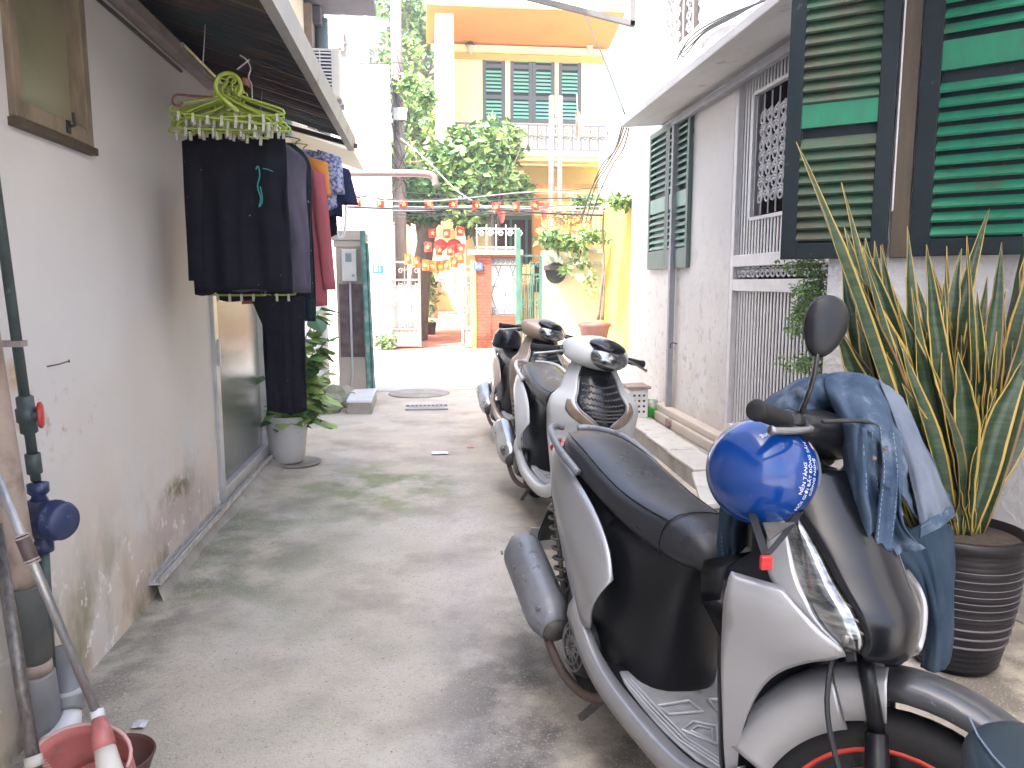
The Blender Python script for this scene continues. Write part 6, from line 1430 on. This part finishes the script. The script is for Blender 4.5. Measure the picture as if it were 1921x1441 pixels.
mb = MB(); rows = [[aY(x,y,Y-.07) for x, y in r2] for r2 in (((412,243),(430,242),(450,243),(468,247)), ((416,248),(432,251),(450,256),(464,258)), ((428,252),(440,258),(450,263),(458,266)))]; lace = thing('lace_cloth', 'small scrap of pinkish lace tucked under the lime hangers', 'cloth', aY(440,250,Y-.07)); mb.grid(cloth_grid(rows, 5, .006, 12)); mb.build('cloth', col('pink_lace', (.33,.24,.25), (.18,.12,.13), scale=60), lace, smooth=True, solid=.002)
# second tier
Y = 3.60
h2 = copy_thing(h0, (aY(475,545,Y).x, Y, aY(475,548,Y).z+.10), (0,0,.05), 'lime green hanger level with the hem of the black trousers', None)
if 'group' in h2: del h2['group']
l, r_ = aY(492,650,Y).x, aY(572,650,Y).x
garment('black_leggings', 'long black leggings hanging lowest above the white pot', 'leggings', Y+.02, l, r_, aY(530,556,Y).z, aY(530,772,Y).z, M_navyb, th=.03, seed=5, sho=0, flare=-.05, fold=.025, sl=[(-1, aY(480,556,Y).z, aY(500,625,Y).z, .045, .055)])
M_stripe = col('lilac_grey_cotton', (.13,.115,.15), (.055,.05,.07), scale=5, stretch=(1,1,.4)); 
specs = [
 ('lilac_shirt', 'dark lilac-grey shirt with pale dotted edge right behind the black trousers', 'shirt', 3.62, 574, 262, 545, M_stripe, 0),
 ('black_blouse', 'black dotted blouse between the lilac shirt and the pink top', 'blouse', 3.80, 578, 272, 560, col('speckled_black', (.012,.014,.018), (.02,.02,.026), spots=[dict(c=(.4,.4,.42), scale=70, lo=.70, hi=.73, k=.9, det=1)]), 1),
 ('dark_teal_dress', 'long very dark teal dress reaching lowest beside the pink top', 'dress', 3.98, 584, 270, 602, col('dark_teal_cotton', (.010,.020,.026), (.016,.03,.035)), 2),
 ('pink_top', 'long dusty pink top hanging on the alley side of the dark dress', 'top', 4.22, 606, 300, 572, col('dusty_pink_cotton', (.42,.115,.13), (.36,.10,.115), scale=4), 4),
 ('orange_shirt', 'short orange shirt showing above the dusty pink top', 'shirt', 4.45, 606, 292, 378, col('orange_cotton', (.68,.27,.05), (.60,.22,.05), scale=5), 5),
 ('patterned_blouse', 'blue and white speckled blouse beside the navy polo shirt', 'blouse', 4.68, 630, 282, 392, mat('speckled_blue_print', (.08,.11,.28), (.42,.44,.55), scale=55, rough=.9, contrast=(.46,.54), spots=[dict(c=(.5,.22,.1), scale=40, lo=.64, hi=.67, k=.8)]), 6),
 ('navy_polo', 'navy polo shirt farthest along the rail nearest the street', 'shirt', 4.95, 640, 262, 405, col('navy_cotton', (.030,.036,.085), (.022,.026,.06)), 7)]
for nm, lab, cat, Y, pxr, pyt, pyb, m, sd_ in specs:
    r_ = aY(pxr,350,Y).x; zt, zb = aY(pxr-20,pyt,Y).z, aY(pxr-10,pyb,Y).z; zt = min(zt, rz0-.05)
    l = r_-.44 if r_-.44 > XL+.04 else XL+.04
    if nm == 'dark_teal_dress': l = r_-.27
    s = []
    if nm == 'navy_polo': s = [(1, zt-.06, zt-.30, .07, .085)]
    if nm == 'patterned_blouse': s = [(1, zt-.02, zt-.25, .03, .07)]
    if nm == 'orange_shirt': s = [(1, zt-.02, zt-.22, .03, .06)]
    if nm == 'pink_top': s = [(1, zt-.06, zb+.08, .05, .045)]
    garment(nm, lab, cat, Y, l, r_, zt, zb, m, th=.035, seed=sd_*1.3+1, sho=.09, flare=.02, fold=.030, hookm=M_steel if sd_ % 2 else M_cable, sl=s)
Y = 5.02; r_ = aY(632,420,Y).x
garment('black_shorts', 'black shorts hanging directly under the navy polo shirt', 'shorts', Y, r_-.30, r_, aY(600,400,Y).z, aY(600,442,Y).z, M_navyb, th=.03, seed=9, sho=0, fold=.01)
t = thing('pegged_cord', 'pinkish cord with a knotted rag above the lime hangers', 'cord', aY(460,120,3.0))
mb = MB(); p = [aY(x,y,3.05) for x, y in ((450,104),(462,112),(470,128),(466,146),(472,160),(473,188))]; mb.tube([crom(p, i/4) for i in range(21)], .003, 5); mb.tube([aY(445,130,3.05), aY(468,112,3.05)], .003, 5); mb.build('string', M_batten, t)
mb = MB(); rows = [[aY(446,150,3.03), aY(456,146,3.0), aY(468,150,3.03)], [aY(450,165,3.03), aY(460,160,3.0), aY(468,166,3.03)]]; mb.grid(cloth_grid(rows, 4, .01, 5)); mb.build('rag', col('dull_red_rag', (.20,.08,.08)), t, smooth=True, solid=.003)
t = thing('lime_hook_hanger', 'lime green hanger hooked on its own on the corded wire above the bunch', 'hanger', (XC+.06,3.05,rz0+.12))
mb = MB(); c = aY(428,162,3.0); mb.tube([c+Vector((.045*math.cos(a/10), 0, .045*math.sin(a/10))) for a in range(-8, 42)]+[c+Vector((.03,0,-.09))], .008, 8); mb.build('hook', M_hg, t, smooth=True)
t = thing('brown_coat_hook', 'small red-brown hanger hook poking out left of the lime hangers', 'hanger', aY(330,185,3.0))
mb = MB(); p = [aY(x,y,3.1) for x, y in ((400,182),(360,180),(332,178),(324,186),(326,196),(336,198),(344,192))]; mb.tube([crom(p, i/4) for i in range(25)], .0045, 6); mb.build('hook', mat('red_brown_plastic', (.16,.05,.045), rough=.4), t, smooth=True)
# ================================================================ PIPES, METER AND CLEANING TOOLS (left foreground)
M_pv1 = mat('stained_beige_pvc', (.40,.32,.27), (.30,.22,.18), scale=7, rough=.55, bump=.15, spots=[dict(c=(.16,.12,.09), scale=9, lo=.55, hi=.68, k=.7)])
M_pv2 = mat('mossy_dark_coupling', (.055,.058,.055), (.085,.085,.075), scale=9, rough=.7, bump=.3)
M_pv3 = mat('grey_pvc', (.17,.17,.18), (.22,.215,.215), scale=9, rough=.5)
M_pv4 = mat('dark_green_pipe', (.065,.095,.095), (.04,.055,.055), scale=16, rough=.5, bump=.1, spots=[dict(c=(.25,.23,.2), scale=20, lo=.62, hi=.68, k=.5)])
pa, pb_ = aX(84,1330,-1.10), aX(-16,720,-1.10); q = pa
dp = thing('drain_pipe', 'fat beige and dark drain pipe standing against the left wall', 'pipe', (q.x,q.y,0))
def PZ(z, A=None, B=None): A = A or pa; B = B or pb_; return A+(B-A)*((z-A.z)/(B.z-A.z))
def seg(z0, z1, r, m, nm='pipe_section'): MB().tube([PZ(z0), PZ(z0)+(PZ(z1)-PZ(z0))*.02, PZ(z1)-(PZ(z1)-PZ(z0))*.02, PZ(z1)], [r-.003,r,r,r-.003], 28).build(nm, m, dp, smooth=True)
zq = lambda py: aX(70,py,-1.10).z
seg(zq(1080), 3.2, .036, M_pv1); seg(zq(1235), zq(1078), .042, M_pv2, 'coupling'); seg(zq(1262), zq(1236), .037, M_pv1); seg(.0, zq(1264), .041, M_pv3)

e = aX(125,1240,-1.12); t = thing('drain_elbow', 'grey and white pipe elbow at the wall foot beside the drain pipe', 'pipe', (e.x,e.y,0))
mb = MB(); p = [aX(112,1232,-1.15), aX(122,1262,-1.10), aX(128,1300,-1.07), aX(126,1335,-1.06)]; mb.tube([crom(p, i/4) for i in range(13)], .040, 18); mb.build('grey_bend', M_pv3, t, smooth=True)
mb = MB(); mb.tube([aX(126,1290,-1.07), aX(127,1302,-1.07)], .044, 18); mb.build('collar', mat('pale_collar', (.42,.42,.43), rough=.5), t, smooth=True)
mb = MB(); p = [aX(130,1335,-1.06), aX(128,1360,-1.045), aX(112,1385,-1.05), aX(92,1400,-1.06)]; mb.tube([crom(p, i/4) for i in range(13)], .033, 18); mb.build('white_elbow', M_wpaint, t, smooth=True)
XW = -1.10; q2 = aX(66,880,XW)
wpp = thing('water_pipe', 'thin dark water pipe with a red valve handle on the left wall', 'pipe', (q2.x,q2.y,1))
z1 = aX(60,905,XW).z; z2 = aX(45,780,XW).z
wa, wb = aX(66,890,XW), aX(26,600,XW); W_ = lambda z: PZ(z, wa, wb); ad = (wb-wa).normalized(); P2_ = W_(z2)
mb = MB(); mb.tube([W_(z1),W_(2.9)], .0135, 14); mb.build('pipe', M_pv4, wpp, smooth=True)
mb = MB(); mb.lathe([(.0145,-.055),(.022,-.05),(.022,-.02),(.027,-.018),(.027,.018),(.022,.02),(.022,.05),(.0145,.055)], P2_, ad, n=20); mb.tube([P2_, P2_+Vector((.035,-.012,0))], .012, 10); vb = mb.build('valve_body', M_pv4, wpp, smooth=True)
mb = MB(); mb.lathe([(0,0),(.022,0),(.026,.004),(.026,.010),(.02,.014),(0,.014)], P2_+Vector((.034,-.012,0)), (1,.35,0), 14); mb.xf(lambda v: Vector((v.x, v.y, z2+(v.z-z2)*1.45))); mb.build('valve_handle', mat('red_valve_plastic', (.50,.035,.04), rough=.4), vb, auto=40)
mb = MB(); mb.lathe([(.0145,-.03),(.020,-.028),(.020,.028),(.0145,.03)], W_(z1+.05), ad, n=18); mb.build('joint', M_pv4, wpp, smooth=True)
zcl = aX(30,645,XW).z; c = W_(zcl); mb = MB(); mb.box((XL,c.y-.02,zcl-.008), (XW+.018,c.y+.018,zcl+.008)); mb.build('clamp', M_batten, wpp)
wm = thing('water_meter', 'dusty blue round water meter fitted into the thin wall pipe', 'meter', (XW,q2.y,.9))
M_mb = mat('blue_meter_plastic', (.016,.028,.095), (.03,.045,.11), scale=9, rough=.42, spots=[dict(c=(.22,.24,.3), scale=30, lo=.62, hi=.68, k=.5)])
mc = aX(76,968,XW); zm = mc.z
mb = MB(); mb.lathe([(.012,.10),(.028,.095),(.028,.07),(.018,.06),(.034,.02),(.038,-.02),(.022,-.06),(.019,-.07),(.028,-.08),(.028,-.105),(.014,-.11)], mc, n=20); mb.build('meter_body', M_mb, wm, smooth=True)
mb = MB(); mb.lathe([(0,-.03),(.050,-.03),(.054,-.025),(.054,.045),(.058,.048),(.058,.060),(.054,.063),(.054,.085),(.047,.096),(0,.098)], mc+Vector((.0,-.01,-.005)), (.93,-.36,.0), 30); mb.build('dial_housing', M_mb, wm, smooth=True)
mb = MB(); mb.tube([mc+Vector((0,0,-.10)), aX(96,1290,-1.12)], .0155, 14); mb.build('outlet_pipe', M_pv4, wm, smooth=True)
nl = aX(88,688,XL+.001); t = thing('rusty_nail', 'bent rusty nail sticking out of the left wall', 'nail', nl); mb = MB(); mb.tube([nl, nl+Vector((.03,.02,.006)), nl+Vector((.045,.05,.012))], .0025, 6); mb.lathe([(0,.001),(.006,.001),(.006,0)], nl+Vector((.045,.05,.012)), (.6,.6,.1), 8); mb.build('shank', M_rustpipe, t)
# dustpan on a long handle, and a dark pole
M_pole = mat('scratched_steel_pole', (.30,.30,.31), (.42,.41,.40), scale=20, rough=.35, metal=.7, stretch=(6,6,.6))
dpn = thing('dustpan', 'faded red dustpan with a long steel handle leaning at bottom left', 'dustpan', aY(170,1420,1.75))
pb = aY(183,1340,1.74); pt = aX(-60,770,-1.02); 
mb = MB(); mb.tube([pb, pt], .0105, 14); mb.build('handle', M_pole, dpn, smooth=True)
pj0 = pb.lerp(pt, .505); pj1 = pb.lerp(pt, .595); mb = MB(); mb.tube([pj0, pj0.lerp(pj1,.08), pj1.lerp(pj0,.08), pj1], [.012,.0155,.0155,.012], 14); mb.build('handle_joint', mat('brown_joint', (.085,.05,.045), rough=.5), dpn, smooth=True)
mb = MB()
for f in (0,.1,.9,1.0): c = pj0.lerp(pj1, f); mb.tube([c, c+(pt-pb).normalized()*.004], .017, 14)
mb.build('wire_tie', M_batten, dpn)
M_dred = mat('faded_red_plastic', (.52,.17,.15), (.46,.13,.12), scale=5, rough=.45, spots=[dict(c=(.16,.10,.08), scale=11, lo=.55, hi=.68, k=.6)])
mb = MB(); d_ = (aY(196,1400,1.70)-pb); mb.tube([pb-d_*.12, pb+d_*.12], .015, 14); mb.build('ferrule', M_wpaint, dpn, smooth=True)
mb = MB(); mb.tube([pb+d_*.1, pb+d_*.6, pb+d_*1.05], [.014,.022,.025], 16); mb.build('socket', M_dred, dpn, smooth=True)
mb = MB(); mb.tube([pb+d_*1.0, pb+d_*1.6, pb+d_*2.4], [.022,.026,.03], 16); mb.build('lower_grip', mat('cream_plastic', (.62,.58,.50), rough=.45), dpn, smooth=True)
cb = aY(156,1426,1.72)
mb = MB(); rows = []
for i in range(17):
    a = R(-14+208*i/16); ex, ez = .112*math.cos(a), .075*math.sin(a)
    rows.append([Vector((cb.x+ex*(1-.04*j), cb.y-.02+ez*.75+.020*j, cb.z+.01+ez*.75-.034*j)) for j in range(5)])
mb.grid(rows); mb.build('hood', M_dred, dpn, smooth=True, solid=.0045)
mb = MB(); mb.add([cb+Vector((0,.09,-.10))]+[r_[4]+Vector((0,.002,0)) for r_ in rows], [(0,i+1,i+2) for i in range(16)]); mb.add([cb+Vector((-.15,-.22,-.24)), cb+Vector((.15,-.22,-.24)), cb+Vector((.095,.05,-.125)), cb+Vector((-.095,.05,-.125))], [(0,1,2,3)]); mb.build('back_plate', M_dred, dpn, smooth=True)
mb = MB(); mb.tube([r_[0]+Vector((0,-.002,.002)) for r_ in rows], .0045, 6); mb.build('rim', mat('pale_red_rim', (.60,.34,.30), rough=.5), dpn, smooth=True)
mb = MB()
for i in range(15): f = i/14; r_ = rows[14]; c = r_[0].lerp(r_[4], f); mb.tube([c+Vector((.004,-.002,-.0)), c+Vector((.026,-.004,.004))], .0025, 5)
mb.build('comb_teeth', mat('pale_red_rim', (.6,.34,.3)), dpn)
db = aY(252,1425,1.95); t = thing('plastic_basin', 'round brown-red plastic basin half hidden behind the dustpan', 'basin', (db.x-.08,db.y+.05,0))
mb = MB(); mb.lathe([(0,.01),(.07,.01),(.10,.10),(.104,.105),(.10,.11),(.095,.10),(.066,.018),(0,.018)], (db.x-.075,db.y+.06,.0), n=28); mb.build('bowl', mat('brown_red_plastic', (.13,.05,.04), (.09,.035,.03), scale=6, rough=.5), t, smooth=True)
mb = MB(); a, b = aX(-8,985,-1.0), aY(70,1470,1.62); mb.tube([a, b], .014, 14)
bp = thing('broom_handle', 'dark worn pole leaning at the left picture edge behind the dustpan', 'pole', b); mb.build('shaft', mat('dark_worn_metal', (.09,.08,.075), (.20,.18,.165), scale=18, rough=.4, metal=.5, stretch=(5,5,.5)), bp, smooth=True)
mb = MB(); mb.tube([b.lerp(a,.06), b.lerp(a,.10)], .018, 14); mb.build('collar', mat('pale_collar2', (.5,.46,.4), rough=.5), bp, smooth=True)
# green bucket and box on the far doorstep
q = aZ(1222,782,.13); t = thing('green_bucket', 'small bright green plastic tub on the tiled doorstep', 'bucket', q)
mb = MB(); mb.lathe([(0,0),(.05,0),(.058,.085),(.062,.09),(.055,.09),(.047,.01),(0,.01)], q, n=24); mb.build('tub', mat('bright_green_plastic', (.05,.55,.06), rough=.4), t, smooth=True)
mb = MB(); mb.lathe([(.05,.09),(.06,.16),(.055,.16),(.045,.09)], q, n=24); mb.build('clear_top', mat('cloudy_plastic', (.6,.72,.6), rough=.3, alpha=.45), t, smooth=True)
q = aZ(1208,790,.13); t = thing('white_crate', 'white perforated crate with a dark lid behind the green tub', 'crate', q)
mb = MB(); mb.box((q.x-.10,q.y+.15,.13), (q.x+.08,q.y+.40,.40)); mb.build('crate', M_white, t, bevel=.01)
mb = MB()
for i in range(4):
    for j in range(3): mb.box((q.x-.06+.045*j,q.y+.147,.18+i*.05), (q.x-.04+.045*j,q.y+.1495,.20+i*.05))
mb.build('hole', M_cable, t)
mb = MB(); mb.box((q.x-.12,q.y+.13,.402), (q.x+.10,q.y+.42,.425)); mb.build('lid', M_tan, t)
q = aX(1270,645,XR); t = thing('wall_hook', 'small black iron hook on the whitewashed wall beside the grey post', 'hook', q); mb = MB(); mb.tube([q, q+Vector((-.04,0,.01)), q+Vector((-.06,0,0)), q+Vector((-.06,.0,-.04))], .005, 6); mb.build('hook', M_cable, t)
q = aZ(1275,800,.15); t = thing('broken_brick', 'broken reddish brick lying at the foot of the grey post', 'brick', q); mb = MB(); mb.obox(q+Vector((-.05,0,-.02)), (.10,.03,0), (-.04,.14,0), (0,0,.07)); mb.build('brick', mat('broken_red_brick', (.28,.12,.09), (.4,.33,.3), scale=14, rough=.9, bump=.6), t, bevel=.012)
# saddle edge of another scooter at the lower right corner
qs = aY(1925,1440,.86)
t = thing('dark_scooter_seat', 'stitched dark saddle edge of another scooter at the bottom right corner', 'scooter seat', (qs.x,.74,.6))
rings = []
for i in range(9):
    s_ = i/8; y = .98-.42*s_; hw = .13*min(1, (.15+s_*2.5))**.5; cx_ = qs.x+.045; zt = qs.z+.025-.02*(1-s_)**2
    rings.append([(cx_+hw*math.cos(2*math.pi*k/16), y, zt-.045+.045*math.copysign(abs(math.sin(2*math.pi*k/16))**.6, math.sin(2*math.pi*k/16))) for k in range(16)])
mb = MB(); mb.loft(rings); st_ = mb.build('seat', mat('dark_teal_vinyl', (.020,.034,.045), (.028,.044,.056), scale=9, rough=.4, bump=.3, bscale=300, bdist=.001), t, sub=2)
mb = MB(); mb.tube([Vector(rings[i][6])+Vector((-.001,0,.004)) for i in range(9)], .0016, 5); mb.build('stitching', M_thr, st_)
mb = MB(); mb.box((qs.x-.05,.58,.25), (qs.x+.14,.90,qs.z-.055)); mb.build('body', M_blk, t, bevel=.03, seg=3)
# scattered litter and leaves
t_ = thing('paper_scrap', 'flattened white paper scrap on the concrete below the kerb', 'litter', aZ(262,1358,.01)); mb = MB(); q = aZ(262,1358,.01)
mb.grid(cloth_grid([[q+Vector((-.02+.014*i,-.02+.014*j,.004*((i*j*7) % 3))) for i in range(4)] for j in range(4)], 3, .006, 9, Vector((0,0,1)))); mb.build('scrap', M_wpaint, t_, smooth=True)
q = aZ(826,849,.01); t_ = thing('flat_wrapper', 'crumpled pale wrapper in the middle of the alley floor', 'litter', q); mb = MB(); mb.grid(cloth_grid([[q+Vector((-.07+.045*i,-.05+.03*j,.004*((i*j*5) % 3))) for i in range(4)] for j in range(4)], 3, .008, 9, Vector((0,0,1)))); mb.build('wrapper', M_white, t_, smooth=True)
q = aZ(876,838,.01); t_ = thing('orange_leaf', 'small orange dry leaf near the parked scooters', 'leaf', q); mb = MB(); hleaf(mb, q, Vector((1,.4,0)), .09); mb.build('blade', M_amber, t_)
# ================================================================ HAZE, thin volume added to bleach the far street like overexposure
mh = bpy.data.materials.new('bleaching_haze'); mh.use_nodes = True; nt = mh.node_tree
nt.nodes.remove(nt.nodes['Principled BSDF']); pv = nt.nodes.new('ShaderNodeVolumePrincipled')
pv.inputs['Color'].default_value = (.92,.95,1,1); pv.inputs['Density'].default_value = .004; pv.inputs['Anisotropy'].default_value = .3
nt.links.new(pv.outputs[0], nt.nodes['Material Output'].inputs['Volume'])
mb = MB(); mb.box((-170,-170,-1.05), (170,270,16)); tag(mb.build('haze', mh), kind='stuff')
